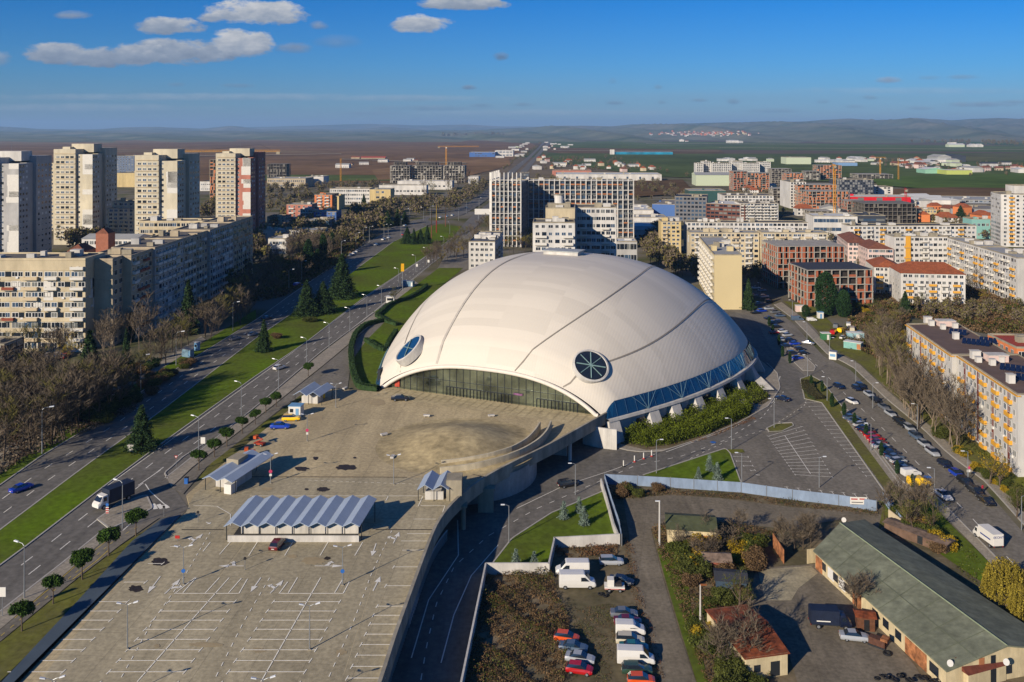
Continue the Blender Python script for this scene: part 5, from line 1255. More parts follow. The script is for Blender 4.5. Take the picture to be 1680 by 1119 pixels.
Bx('housing_block', 'pale housing wing with white and cream front behind the shaded wing', 228, 352, 424, 13, 364, w_cream, 9, ang=0, bands=w_cream, spec={'F': (16,1.8,1.5,.5)}, kinds=KN, patches=8, boxes=5, seed=60, bal=[('F', 3, 4, range(4, 8), 1, b_wh), ('F', 14, 4, range(4, 8), 1, b_wh), ('F', 24, 4, range(4, 8), 1, b_bg)])
Bx('brick_turret', 'terracotta tower with pyramid roof rising behind the housing roofs', 157, 178, 350, 5.5, 383, C('terracotta_render', 168, 108, 84, rough=.9), 3, roof=r_tile2, roofkind=('hip', 2), zb=0, seed=61)
Bx('penthouse', 'low terracotta roof house with pyramid roof on the left housing roofs', 110, 139, 322, 8, 412, C('terracotta_render', 168, 108, 84, rough=.9), 3, roof=r_tile2, roofkind=('hip', 2.4), zb=0, seed=62)
Bx('apartment_building', 'pale apartment house with grey sheet roof behind the housing wing corner', 134, 224, 372, 14, 392, w_white, 8, roof=r_grey, roofkind=('gable', 1.5), zb=0, spec={'F': (10,1.6,1.4,1)}, seed=63)
Bx('office_building', 'low dark brick building cut by the left edge of the photo', -60, 9, 268, 10, 566, C('dark_brick', 96, 76, 68, rough=.9), 3, spec={'R': (3,2.6,2.4,1), 'F': (5,2,2,.5)}, zb=0, seed=64)
# behind the towers and along the boulevard
Bx('apartment_building', 'dark blue shaded building between the second and third towers', 190, 221, 1400, 30, 256, C('bluish_wall', 110, 124, 146, rough=.9), 10, spec={'F': (6,2,1.6,1)}, seed=70)
Bx('low_hall', 'low beige hall between the cream towers, below the dark building', 190, 222, 1230, 30, 284, w_yel, 3, seed=71, boxes=1)
Sk('half built red and white frame left of the pink striped tower', 344, 356, 1000, 14, 262, 12, 4, w_brick2, seed=1, frac=.8)
Bx('low_hall', 'long low white hall left of the pink striped tower', 328, 356, 1150, 30, 298, w_white, 2, seed=72, boxes=1, spec={'F': (8,1.5,1.2,1)})
Sk('dark unfinished block right of the pink striped tower', 438, 470, 1413, 24, 269, 6, 5, conc_d, concm=conc_d, seed=2)
Bx('low_hall', 'long low grey hall right of the pink striped tower', 438, 502, 1216, 40, 293, w_beige, 2, spec={'F': (18,1.8,2,1)}, roof=r_grey, seed=73)
Bx('low_hall', 'short pale hall beside the long low grey hall', 502, 531, 1260, 30, 290, w_white, 2, seed=74, roof=r_grey)
Bx('school_building', 'white three storey school with rows of windows beyond the bare trees', 541, 607, 927, 20, 310, w_white, 4, roof=r_grey, spec={'F': (18,1.6,1.8,.5)}, seed=75, boxes=1, parapet=.8)
Bx('school_building', 'yellow gable wing of the white school', 607, 641, 918, 22, 311, w_yel, 3, roof=r_grey, spec={'F': (2,3,2,5)}, seed=76, boxes=1)
Bx('apartment_building', 'orange and yellow apartment house left of the white school', 516, 545, 838, 26, 320, w_or, 5, spec={'F': (4,1.6,1.5,.6), 'R': (5,1.5,1.4,1)}, bal=[('F', 3, 4, range(1, 5), 1.2, b_yel), ('F', 10, 4, range(1, 5), 1.2, b_wh)], seed=77)
Bx('apartment_building', 'yellow side wing of the orange apartment house', 545, 556, 842, 24, 322, w_yel, 5, spec={'F': (1,1.5,1.4,1)}, seed=78, boxes=1)
HL = [(470,512,700,336,w_pink,'salmon house with white balconies left of the blue houses',r_grey),(492,515,690,344,w_pale,'pale pink terrace house below the orange apartment house',r_tile),(515,552,665,348,w_blue,'blue apartment house in the shade of the bare trees',r_grey),(496,540,640,362,C('blue_render',96,138,176,rough=.9),'light blue house in front of the blue apartment house',r_grey),
 (438,468,665,356,w_cream,'cream house with terrace right of the salmon tower',r_tile2),(466,494,650,360,w_pale,'pale house with round gable beside the cream terrace house',r_tile),(424,528,560,378,w_grey,'long grey flat roofed pavilion below the coloured houses',r_grey),(440,470,520,392,w_white,'small white annexe below the grey pavilion',r_grey)]
for i, (a, b, Y, yt, wl, lab, rf) in enumerate(HL): Bx('house', lab, a, b, Y, 16, yt, wl, 4 if Y > 600 else 2, roof=rf, spec={'F': (5,1.5,1.5,.6), 'R': (3,1.5,1.4,1)}, seed=80+i, boxes=3, bal=[('F', 2, 4, (1,2,3), 1.2, b_wh)] if Y > 600 else None)
for i, (a, b, s_) in enumerate(((640,672,1330),(676,724,1340),(727,762,1330))):
 Sk(['left','middle','right'][i]+' part of the concrete hotel frame beside the yellow crane', a, b, s_, 30, 272, 7, 4.4, conc_s, concm=conc_s, seed=4+i, frac=.35)
 Sk('set back top storeys on the '+['left','middle','right'][i]+' part of the concrete hotel frame', a+6, b-6, s_+8, 14, 266, 9, 5, conc_d, concm=conc_d, seed=14+i, frac=.3)
Bx('low_hall', 'low white hall in front of the concrete hotel frame', 652, 742, 1180, 24, 297, w_white, 1, roof=r_white, seed=90, boxes=3, spec={'F': (12,3,2,2)})
Bx('low_hall', 'low ruined white hall beyond the bare wood', 622, 700, 1080, 16, 304, w_white, 1, roof=r_grey, seed=91, boxes=2, spec={'F': (12,3,2,2)})
Bx('warehouse', 'long bright blue warehouse beside the far boulevard', 770, 812, 2650, 60, 250, w_blue, 2, roof=r_white, seed=92, boxes=3, spec={'F': (10,6,2,2)}, skip=.5)
Bx('warehouse', 'white and blue warehouse end beside the far boulevard', 812, 842, 2700, 60, 247, w_white, 2, roof=r_white, seed=93, boxes=2, spec={'F': (5,8,3,2)}, kinds=['bn'])
Bx('farm_shed', 'long red roofed farm shed in the ploughed fields', 592, 632, 2500, 20, 259, w_cream, 1, roof=C('red_roofing',170,70,50,rough=.8), roofkind=('gable', 4), seed=94)
Bx('farm_shed', 'small cream farm shed left of the red roofed shed', 576, 590, 2500, 16, 258.5, w_cream, 1, roof=r_tile, roofkind=('gable', 3), seed=95)
Bx('low_hall', 'white box beside the far boulevard right of the hotel frame', 768, 785, 1300, 26, 290, w_white, 1, roof=r_white, seed=96, boxes=0)
# behind the dome
def gridblock(label, x1, x2, Y, d, ytop, fl, nc, pier, infl, accent, seed, ang=GA):
 t = Bx('apartment_building', label, x1, x2, Y, d, ytop, infl, fl, spec={'F': (nc,2.6,2.2,.5), 'R': (5,2,1.6,1), 'L': (5,2,1.6,1)}, kinds=['dn', 'bn', 'dn', 'dw'], seed=seed, boxes=6, roof=r_grey, ang=ang)
 L4 = rect(AT(x1, Y)[:2], ang, (x2-x1)*Y/F, d); cx, cy = t.location[0], t.location[1]; L4 = [(p[0]-cx, p[1]-cy) for p in L4]; f = faces(L4)
 h = ZT(ytop, Y)+6; mb = MB(); rr = random.Random(seed)
 for k in ('F', 'L'):
  g_ = f[k]; n = nc if k == 'F' else 4; q = lambda t_, d_: (g_.o[0]+g_.u[0]*t_+g_.n[0]*d_, g_.o[1]+g_.u[1]*t_+g_.n[1]*d_)
  for i in range(n+1):
   x = .3+(g_.w-.6)*i/n; mb.prism([q(x-.3, 0), q(x+.3, 0), q(x+.3, 1.2), q(x-.3, 1.2)], 0, h+1, 0)
  for fl_ in range(1, fl+1):
   z = h*fl_/fl
   if fl_ % 2 == 0: mb.prism([q(.0, .05), q(g_.w, .05), q(g_.w, 1.25), q(0, 1.25)], z-.35, z-.02, 0)
  for i in range(n):
   for fl_ in range(fl):
    if fl_ % 2 == 1 and rr.random() < .75: x = .3+(g_.w-.6)*i/n; mb.prism([q(x+.35, .9), q(x+(g_.w-.6)/n-.35, .9), q(x+(g_.w-.6)/n-.35, 1.0), q(x+.35, 1.0)], h*fl_/fl+.1, h*fl_/fl+.9, 1 if rr.random() < .55 else 2)
 mb.build('facade_grid', [pier, accent, glass_c], t)['kind'] = 'stuff'
gridblock('wide apartment block with white grid front behind the dome', 866, 1039, 592, 22, 297, 14, 20, w_white, C('grid_grey', 112, 112, 112, rough=.9), b_or, 101)
gridblock('left grid fronted apartment block with dark side beside the boulevard', 806, 856, 556, 34, 300, 13, 7, w_white, C('grid_grey', 112, 112, 112, rough=.9), b_or, 102, R(-8))
Bx('apartment_building', 'white apartment tower rising just behind the dome top', 874, 943, 376, 16, 366, w_white, 12, spec={'F': (6,1.9,1.5,.6), 'R': (4,1.6,1.4,1)}, kinds=KN, indiv=True, seed=103, boxes=4, bal=[('F', 1, 5, range(3, 11), 1.1, b_wh), ('F', 13, 4.2, range(3, 11), 1.1, b_wh)], patches=2)
Bx('roof_storey', 'stepped cream top storeys behind the white apartment tower', 895, 943, 392, 14, 342, w_cream, 14, spec={'F': (3,1.5,1.2,2)}, skip=.7, seed=104, boxes=3)
Bx('apartment_building', 'white apartment block in shadow right of the white tower', 944, 1011, 402, 16, 341, w_white, 13, spec={'F': (8,1.7,1.5,.6), 'R': (4,1.6,1.4,1)}, kinds=KN, seed=105, boxes=2, bal=[('F', 2, 3.4, range(2, 11), 1.1, b_wh), ('F', 12, 3.4, range(2, 11), 1.1, b_wh)])
rt = thing('water_tank', 'round white tank on top of the stepped cream storeys', 'tank', (AT(917, 398)[0], 398, ZT(342, 392)), 0)
MB().cyl(0, 0, 0, 5.5, 2.0, 16).build('drum', w_white, rt); MB().cyl(0, 0, 5.5, 5.9, 2.2, 16).build('lid', conc, rt); MB().box(-5, 5, -2.5, 2.5, -.2, 2.0).build('plinth', conc, rt)
Bx('apartment_building', 'cream apartment house with dark cluttered roof left of the dome top', 769, 812, 430, 44, 397, w_white, 7, ang=R(-4.5), spec={'F': (5,1.6,1.5,.6), 'R': (11,1.6,1.4,1)}, seed=106, roof=C('mansard_slate', 66, 72, 84, rough=.5, var=.2, scale=.4), boxes=14, indiv=True, bal=[('R', 4, 4, range(1, 6), 1.2, b_bg), ('R', 15, 4, range(1, 6), 1.2, b_bg), ('R', 28, 4, range(1, 6), 1.2, b_wh)])
Bx('pavilion', 'low grey pavilion with flat white roof right of the shaded block', 1012, 1045, 480, 16, 397, w_grey, 3, roof=r_white, spec={'F': (4,3,3,.5)}, seed=107, boxes=1)
Bx('apartment_building', 'narrow yellow and cream apartment block right of the dome top', 1085, 1117, 560, 16, 364, w_yel, 8, spec={'F': (4,1.8,1.5,.5)}, kinds=KN, indiv=True, seed=108, boxes=3, bal=[('F', .4, 3.4, range(1, 7), 1, b_bg)])
Bx('housing_block', 'back row long white housing block right of the dome top', 1126, 1322, 565, 12, 365, w_white, 7, spec={'F': (28,1.8,1.5,.5)}, kinds=KN, seed=109, boxes=9, roof=r_dark)
for i, (a, b) in enumerate(((1132,1244),(1250,1356))):
 Bx('housing_block', ['left','right'][i]+' half of the long cream housing block behind the yellow end wall', a, b, 500-i*6, 12, 382, w_cream, 7, spec={'F': (15,1.8,1.5,.5), 'R': (2,1.5,1.4,2)}, kinds=KN, indiv=True, seed=110+i, boxes=9, roof=r_grey, patches=6, ac=14, bal=[('F', 2.5+j*7.1, 3.6, range(1, 7), 1.1, [b_wh, b_bg][j % 2]) for j in range(5)])
pY = 386; zt_ = ZT(419, pY)
slabR = [(AT(1172, 386)[0], 386), (AT(1217, 386)[0], 386), (AT(1190, 470)[0]+13, 470), (AT(1190, 470)[0]-.6, 470)]
slabR = [(88.4,386),(100.4,386),(107.5,452),(95.7,452)]
building('housing_block', 'slab block with blank yellow end wall right of the dome', slabR, -6, zt_, C('pale_yellow_wall', 214, 196, 150, rough=.9, var=.03, scale=.1), floors=8, spec={'L': (18,1.7,1.5,.6), 'R': (18,1.7,1.5,.6)}, kinds=KN, indiv=True, seed=113, boxes=10, roof=r_grey, bands=None, bal=[('L', 3+j*7.5, 3.4, range(1, 8), 1.1, b_wh) for j in range(8)])
# right of the dome
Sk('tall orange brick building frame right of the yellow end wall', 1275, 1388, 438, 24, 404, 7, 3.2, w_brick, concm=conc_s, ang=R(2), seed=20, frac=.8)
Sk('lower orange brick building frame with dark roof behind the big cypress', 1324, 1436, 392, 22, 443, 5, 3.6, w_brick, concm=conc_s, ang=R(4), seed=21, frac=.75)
o_ = AT(1324, 392); MB_ = thing('flat_roof', 'dark membrane on the lower orange brick building frame', 'roof', (o_[0], 392, ZT(443, 392)+.02), R(4)); MB().box(.5, 29.5, .5, 21, 0, .25).build('sheet', r_dark, MB_)
Bx('apartment_building', 'cluster of pale pink flats with mansard roofs behind the orange frames', 1391, 1424, 500, 40, 398, w_pale, 6, ang=R(-12), spec={'F': (5,1.5,1.4,.5), 'L': (10,1.5,1.4,1)}, roof=r_tile2, roofkind=('hip', 3), seed=120)
Bx('apartment_building', 'pale pink flats with brown roof beside the white yellow block', 1424, 1464, 480, 26, 408, w_pale, 5, ang=R(-6), spec={'F': (7,1.5,1.4,.5), 'L': (6,1.5,1.4,1)}, roof=r_tile2, roofkind=('hip', 3), seed=121)
Bx('apartment_building', 'white and yellow flats with orange tiled roof left of centre of the row', 1434, 1478, 422, 22, 438, w_white, 5, ang=R(-12), spec={'F': (6,1.6,1.5,.5), 'L': (5,1.5,1.4,1)}, roof=r_tile, roofkind=('hip', 3), seed=122, indiv=True, bal=[('F', 1, 3, (1,2,3), 1, b_yel), ('F', 8, 3, (1,2,3), 1, b_yel)])
Bx('apartment_building', 'long white flats with orange tiled roof and yellow balconies facing the scrubland', 1478, 1576, 398, 20, 448, w_white, 5, ang=R(-9), spec={'F': (11,1.6,1.5,.5), 'L': (4,1.5,1.4,1)}, roof=r_tile, roofkind=('hip', 4), seed=123, indiv=True, bal=[('F', 2+j*5, 3, (1,2,3), 1.1, [b_yel, b_wh][j % 2]) for j in range(5)])
Bx('housing_block', 'white housing block with bright yellow stair strip facing the camera', 1467, 1556, 480, 12, 389, w_white, 7, ang=0, spec={'F': (11,1.9,1.5,.5)}, kinds=KN, indiv=True, seed=124, boxes=6, roof=r_grey, bal=[('F', 5.5, 3.4, (1,3,5), 1, b_yel), ('F', 15, 3.4, range(1, 7), 1, b_wh)], patches=0)
p = AT(1486, 479.6); t = thing('stair_tower', 'bright yellow stair strip on the white housing block', 'facade', (p[0], p[1], -6), 0); MB().box(0, 2.6, -.25, .2, 0, ZT(389, 480)+6.6).build('strip', b_yel, t)
for i, (a, b) in enumerate(((397, 436), (436.5, 474))):
 building('housing_block', ['near','far'][i]+' half of the long white and yellow housing block running along the scrubland', [(227+(a-397)*.085-0,a),(239+(a-397)*.085,a),(239+(b-397)*.085,b),(227+(b-397)*.085,b)], -6, 14.7, w_white, floors=7, spec={'L': (14,1.7,1.5,.6), 'F': (2,1.5,1.4,3)}, kinds=KN, indiv=True, seed=125+i, boxes=6, roof=r_grey, bal=[('L', 2+j*5.3, 3, [f for f in range(1, 7) if (f+j) % 3], 1.1, [b_yel, b_wh, b_wh][j % 3]) for j in range(7)])
Bx('tower_block', 'white tower block with cream corner cut by the right edge', 1642, 1700, 597, 24, 319, w_white, 13, ang=R(-14), spec={'F': (6,1.7,1.5,.8), 'L': (8,1.6,1.4,1)}, kinds=KN, indiv=True, seed=127, boxes=2, bal=[('F', 5, 3.2, range(1, 13), 1, b_yel)])
Bx('roof_storey', 'white plant room on the right edge tower block', 1664, 1700, 606, 12, 305, w_white, 16, seed=128, boxes=1)
Bx('housing_block', 'long white and yellow housing row in front of the construction sites', 1393, 1604, 540, 12, 371, w_white, 7, ang=R(1), spec={'F': (30,1.8,1.5,.5)}, kinds=KN, indiv=True, seed=129, boxes=9, roof=r_dark, bal=[('F', 3+j*8, 3.4, (3,4,5,6), 1.1, [b_yel, b_wh][j % 2]) for j in range(9)])
# the near white and yellow apartment block on the right
for i, (P, lab) in enumerate([([(113.9,199),(130,200),(134.5,235),(118,234)], 'near half of the white block with orange yellow balconies and solar panels'), ([(116.6,234.3),(133,235.3),(137.5,273),(121.4,272)], 'far half of the white block with orange yellow balconies along the street')]):
 L_ = 35.5; b_ = []
 rr = random.Random(200+i)
 for j in range(5):
  b_.append(('L', 1.6+j*7.0, 2.9, [f for f in range(0, 6) if (f+j) % 5], .75, b_yel))
 t = building('housing_block', lab, P, -6, 12.5, w_white, floors=6, spec={'L': (14,1.35,1.5,.4), 'F': (2,1.4,1.4,4)}, kinds=['dw', 'bw', 'pw', 'dw'], indiv=True, seed=130+i, boxes=0, roof=C('brown_roofing', 112, 92, 82, rough=.9, var=.12, scale=.3), bal=b_, parapet=.35, ac=12)
 t['group'] = 'halves of the white and yellow block'
 cx, cy = t.location[0], t.location[1]; L4 = [(p[0]-cx, p[1]-cy) for p in P]; f = faces(L4)['L']
 q = lambda t_, d_: (f.o[0]+f.u[0]*t_+f.n[0]*d_, f.o[1]+f.u[1]*t_+f.n[1]*d_)
 mb = MB(); mb.prism([q(-.2,-.6), q(f.w+.2,-.6), q(f.w+.2,.45), q(-.2,.45)], 18.2, 18.42, 0)
 mb.build('yellow_cornice', b_yel, t)
 for x in (4.2, 12.6, 21.3, 30.0):
  MB().prism([q(x,0), q(x+1.1,0), q(x+1.1,.03), q(x,.03)], .5, 17.8).build('maroon_strip', C('maroon_panel', 128, 70, 60, rough=.8, var=.05), t)
def roofpt(px, py, z=12.55): p = G(px, py, z); return p
solar = C('solar_glass', 22, 34, 62, rough=.1, spec=1, var=.1);
for i, (x, y, n) in enumerate([(1557,548,4),(1578,564,6),(1606,562,5),(1640,607,5),(1666,624,5),(1594,600,0)]):
 if not n: continue
 p = roofpt(x, y); t = thing('solar_array', nth(i)+' array of solar panels from the far end of the white block roof', 'solar panels', p, R(-35), 'solar arrays on the white block roof')
 for k in range(n):
  MB().add([(k*1.15, 0, .25), (k*1.15+1.0, 0, .25), (k*1.15+1.0, 1.5, 1.5), (k*1.15, 1.5, 1.5), (k*1.15, 0, .19), (k*1.15+1.0, 0, .19), (k*1.15+1.0, 1.5, 1.44), (k*1.15, 1.5, 1.44)], [(0,1,2,3), (7,6,5,4), (0,4,5,1), (1,5,6,2), (2,6,7,3), (3,7,4,0)]).build('panel', solar, t)
 mb = MB()
 for k in range(n+1): mb.tube([(k*1.15-.07, 0, 0), (k*1.15-.07, 0, .22)], .03, 4); mb.tube([(k*1.15-.07, 1.45, 0), (k*1.15-.07, 1.45, 1.42)], .03, 4)
 mb.build('stand', steel, t)
for i, (x, y, w, d, h, m, lab) in enumerate([(1522,530,2,1.6,1.9,w_white,'white chimney near the far end of the white block roof'),(1528,534,1.4,1.4,1.5,w_white,'short white chimney beside the far chimney'),(1551,534,5,3,1.6,w_pale,'pink stair hut at the far end of the white block roof'),(1547,540,1.3,1.2,1.4,w_white,'white vent in front of the far pink hut'),(1567,538,1.4,1.2,1.4,w_white,'white vent right of the far pink hut'),(1568,556,1.4,1.4,1.8,w_white,'white chimney between the solar arrays'),
 (1600,588,2.2,1.6,2.0,w_white,'tall white chimney in the middle of the white block roof'),(1605,594,1.3,1.3,1.3,w_white,'short white vent in the middle of the roof'),(1634,592,5,3,1.7,w_pale,'pink stair hut in the middle of the white block roof'),(1628,599,1.3,1.2,1.5,w_white,'white vent in front of the middle pink hut'),(1642,594,1.4,1.2,1.4,w_white,'white vent right of the middle pink hut'),(1658,628,1.5,1.5,2.0,w_white,'white chimney by the nearest solar array')]):
 p = roofpt(x, y); t = thing('chimney' if m is w_white else 'stair_hut', lab, 'chimney' if m is w_white else 'roof hut', p, R(-3), 'chimneys and huts on the white block roof'); MB().box(-w/2, w/2, -d/2, d/2, 0, h).build('body', m, t); MB().box(-w/2-.12, w/2+.12, -d/2-.12, d/2+.12, h, h+.14).build('cap', conc_w, t)
Bx('apartment_building', 'salmon orange apartment house with white bands at the right edge', 1668, 1720, 236, 16, 572, w_or, 6, zb=-6, spec={'F': (5,1.4,1.4,.4), 'L': (5,1.4,1.4,1)}, seed=140, boxes=2, roof=C('red_roofing',170,70,50,rough=.8), bal=[('F', .5, 3, range(1, 6), 1, b_wh)])
# the right-hand district farther off
Bx('apartment_building', 'white apartment building with black vertical strips left of the orange frames', 1296, 1322, 890, 40, 299, w_white, 9, spec={'F': (5,1.6,2.2,.5)}, kinds=['dn'], seed=150)
Sk('tall orange brick frame in the middle of the construction district', 1308, 1372, 880, 26, 303, 9, 4, w_brick2, concm=conc_s, seed=30, frac=.85)
Sk('orange and grey brick frame right of the tower crane', 1326, 1396, 826, 24, 314, 8, 4, w_brick2, concm=conc_s, seed=31, frac=.85, ang=R(4))
Sk('orange stepped frame with terraces near the red hall', 1390, 1420, 790, 24, 330, 6, 4, w_brick, concm=conc_s, seed=32, frac=.7)
Sk('low grey concrete frame behind the white housing row', 1418, 1502, 750, 34, 334, 5, 4, conc_d, concm=conc_d, seed=33, frac=.2)
Sk('low grey frame left of the orange brick frames', 1328, 1366, 760, 20, 346, 4, 5, conc_d, concm=conc_s, seed=34, frac=.2)
Bx('apartment_building', 'black and white striped apartment building behind the orange frames', 1372, 1432, 960, 26, 295, w_dark, 9, spec={'F': (14,1.6,2.4,.5)}, kinds=['pw', 'dn', 'pw'], seed=151, roof=r_dark)
Bx('apartment_building', 'white apartment building with square dark windows above the red hall', 1426, 1464, 985, 24, 307, w_white, 6, spec={'F': (5,2.6,2.6,2)}, kinds=['dn'], seed=152, skip=.3)
Bx('supermarket', 'bright red hall between the construction sites', 1392, 1492, 905, 30, 323, w_red, 2, roof=r_white, seed=153, boxes=2, spec={'F': (3,6,3,3)}, kinds=['pn'])
Sk('grey brick frame near the left of the far construction district', 1266, 1298, 1250, 26, 277, 9, 4.5, conc_d, concm=conc_s, seed=35, frac=.5)
Sk('orange frame right of the grey brick frame', 1290, 1318, 1200, 24, 284, 8, 4.5, w_brick2, concm=conc_s, seed=36, frac=.8)
Sk('pale unfinished frame beyond the black and white building', 1341, 1380, 1400, 26, 271, 8, 5, w_brick2, concm=conc_s, seed=37, frac=.5)
Sk('low unfinished frame beside the pale frame', 1322, 1345, 1380, 24, 281, 5, 5, conc_s, concm=conc_s, seed=38, frac=.4)
Sk('brown orange frame in front of the far white blocks', 1203, 1226, 1150, 28, 281, 9, 4.4, w_brick, concm=conc_s, seed=39, frac=.85)
Sk('pink grey frame right of the brown orange frame', 1226, 1262, 1140, 24, 284, 9, 4.4, w_brick2, concm=conc_s, seed=40, frac=.7)
Sk('low frame under construction between the two yellow cranes', 1408, 1464, 1420, 40, 286, 3, 7, conc_s, concm=conc_s, seed=41, frac=.2)
Sk('white grey frame left of the orange frames', 1258, 1277, 800, 20, 334, 9, 4, conc_s, concm=conc_s, seed=42, frac=.3)
Sk('low frame on the cleared plot left of the orange frames', 1268, 1296, 960, 20, 309, 6, 5, conc_s, concm=conc_s, seed=43, frac=.3)
for i, (a, b, yt) in enumerate(((1142,1154,268),(1153,1166,265),(1168,1200,268),(1200,1218,265),(1218,1246,268),(1246,1264,266))):
 Bx('apartment_building', nth(i)+' section from the left of the far white apartment row', a, b, 1500+(i % 2)*14, 24, yt, w_white, 8, spec={'F': (max(3, int((b-a)/3.2)),2.0,2.0,1)}, kinds=['dn', 'dw'], seed=160+i, boxes=2, group='sections of the far white apartment row')
Bx('warehouse', 'pale green and white hall below the far white apartment row', 1142, 1204, 1260, 40, 287, w_green, 2, roof=r_grey, roofkind=('gable', 3), seed=170)
Bx('office_building', 'dark grey office building with glass strips right of the blue hall', 1107, 1157, 770, 34, 323, C('office_grey', 120, 120, 122, rough=.7), 6, ang=R(-14), spec={'F': (8,2.2,1.8,.6), 'L': (10,1.6,1.6,.6)}, kinds=['bn', 'dn'], roof=r_dark, seed=171)
Bx('warehouse', 'blue walled hall left of the dark office building', 1070, 1106, 800, 56, 335, w_blue, 1, ang=R(-18), roof=C('hall_roof', 138, 132, 124, rough=.9, var=.1), seed=172, boxes=3)
Bx('warehouse', 'white roofed hall complex left of the blue hall', 1040, 1072, 765, 60, 345, w_white, 1, roof=r_white, seed=173, boxes=5)
Bx('supermarket', 'low shop hall with dark glass front below the blue hall', 1040, 1094, 690, 24, 357, w_white, 1, roof=r_grey, seed=174, boxes=3, spec={'F': (3,8,3,2)}, kinds=['bn'])
Bx('office_building', 'brown office building with glass rows right of the dark office', 1158, 1214, 760, 40, 334, C('brown_cladding', 110, 66, 52, rough=.7), 5, ang=R(-30), spec={'F': (9,3,1.6,.4), 'L': (9,3,1.6,.4)}, kinds=['pn', 'dn'], roof=r_white, seed=175)
Bx('apartment_building', 'stepped white apartment terrace right of the brown office', 1214, 1276, 745, 24, 334, w_white, 7, spec={'F': (11,2.2,1.8,.4)}, kinds=KN, seed=176, boxes=4, bal=[('F', 1+j*6.2, 4.5, range(1, 7), 1.3, b_wh) for j in range(5)])
Bx('apartment_building', 'white penthouse floors above the stepped white terrace', 1187, 1268, 790, 30, 321, w_white, 7, spec={'F': (14,2.2,1.8,.4)}, seed=177, boxes=4)
Bx('warehouse', 'dark green glass hall behind the dark office building', 1130, 1190, 930, 30, 313, C('green_glass_wall', 60, 92, 88, rough=.3, var=.1), 2, roof=r_grey, seed=178, boxes=2)
Bx('warehouse', 'long white logistics hall beyond the grid fronted block', 912, 1084, 1370, 60, 286, w_white, 1, roof=r_white, seed=179, boxes=6, spec={'F': (8,3,4,4)}, kinds=['bn'])
Bx('warehouse', 'low salmon hall left of the long white logistics hall', 906, 970, 1550, 40, 280, w_pink, 1, roof=r_tile, seed=180, boxes=2)
Bx('office_building', 'dark blue cube building beside the far boulevard', 851, 868, 1300, 24, 284, w_dark, 3, roof=r_dark, seed=181, boxes=1, spec={'F': (4,3,2,1)})
Bx('office_building', 'blue glass and white showroom below the construction district', 1334, 1404, 620, 24, 355, w_white, 3, ang=R(-6), spec={'F': (7,4,2.4,.5)}, kinds=['bn', 'bw', 'pw'], roof=r_white, seed=182)
Bx('office_building', 'dark showroom with stepped roof right of the blue glass showroom', 1408, 1452, 640, 24, 354, w_dark, 3, spec={'F': (6,3,1.6,.5)}, kinds=['bn', 'pn'], roof=r_dark, seed=183)
Bx('house', 'beige house with many windows right of the grey concrete frame', 1505, 1536, 760, 18, 344, w_yel, 3, spec={'F': (6,1.6,1.6,.6)}, roof=r_tile2, seed=184)
Bx('house', 'turquoise house near the right hand warehouses', 1594, 1624, 640, 14, 360, w_turq, 2, spec={'F': (4,1.8,1.8,.6)}, roof=r_tile, seed=185)
Bx('warehouse', 'large dark roofed warehouse at the right with white stripe front', 1552, 1650, 960, 60, 328, C('warehouse_grey', 150, 156, 164, rough=.7), 1, ang=R(-10), roof=r_grey, seed=186, boxes=6, spec={'F': (14,3,3,1)})
Bx('warehouse', 'lower grey warehouse wing in front of the right hand warehouse', 1560, 1642, 830, 50, 343, C('warehouse_grey', 150, 156, 164, rough=.7), 1, ang=R(-10), roof=C('hall_roof', 138, 132, 124, rough=.9, var=.1), seed=187, boxes=5)
Bx('warehouse', 'long cyan and blue factory in the green fields', 1010, 1103, 2900, 60, 249.5, C('cyan_cladding', 20, 150, 186, rough=.6, var=.3, scale=.03), 1, roof=w_blue, seed=188, boxes=0)
Bx('factory_tower', 'small white tower at the left end of the cyan factory', 1001, 1008, 2900, 20, 245.5, w_white, 4, seed=189, boxes=0)
Bx('silo_building', 'white silo building on the far ridge at the right', 1560, 1569, 4300, 40, 233.5, w_white, 4, seed=190, boxes=0)
for i, (a, b, yt) in enumerate(((1557,1582,237.5),(1592,1604,238),(1605,1613,238))): Bx('farm_shed', ['wide','middle','small'][i]+' white shed on the far ridge beside the silo building', a, b, 4250, 40, yt, w_green if i == 0 else w_white, 1, roof=r_white, roofkind=('gable', 6), seed=191+i, group='white sheds on the far ridge')
Bx('warehouse', 'blue roofed warehouse on the green fields', 1375, 1406, 1950, 40, 267, C('light_blue_cladding', 128, 164, 204, rough=.6), 1, roof=r_white, seed=195, boxes=0)
Bx('warehouse', 'pale green warehouse with white house on top', 1290, 1330, 2050, 50, 258.5, w_green, 1, roof=r_grey, seed=196, boxes=2)
Bx('warehouse', 'yellow green market hall among the far sheds', 1553, 1594, 1560, 40, 279.5, C('lime_cladding', 196, 206, 108, rough=.7), 1, roof=r_white, seed=197, boxes=1)
Bx('warehouse', 'pale mint shed left of the yellow green market hall', 1518, 1550, 1600, 40, 278, C('mint_cladding', 150, 200, 172, rough=.7), 1, roof=r_white, roofkind=('gable', 3), seed=198)
Bx('warehouse', 'grey vaulted warehouse among the far right sheds', 1538, 1560, 2150, 60, 257, r_grey, 1, roof=r_grey, roofkind=('gable', 5), seed=199)
Bx('warehouse', 'dark open roofed warehouse among the far right sheds', 1560, 1584, 2200, 60, 256, w_dark, 1, roof=r_dark, roofkind=('gable', 4), seed=201)
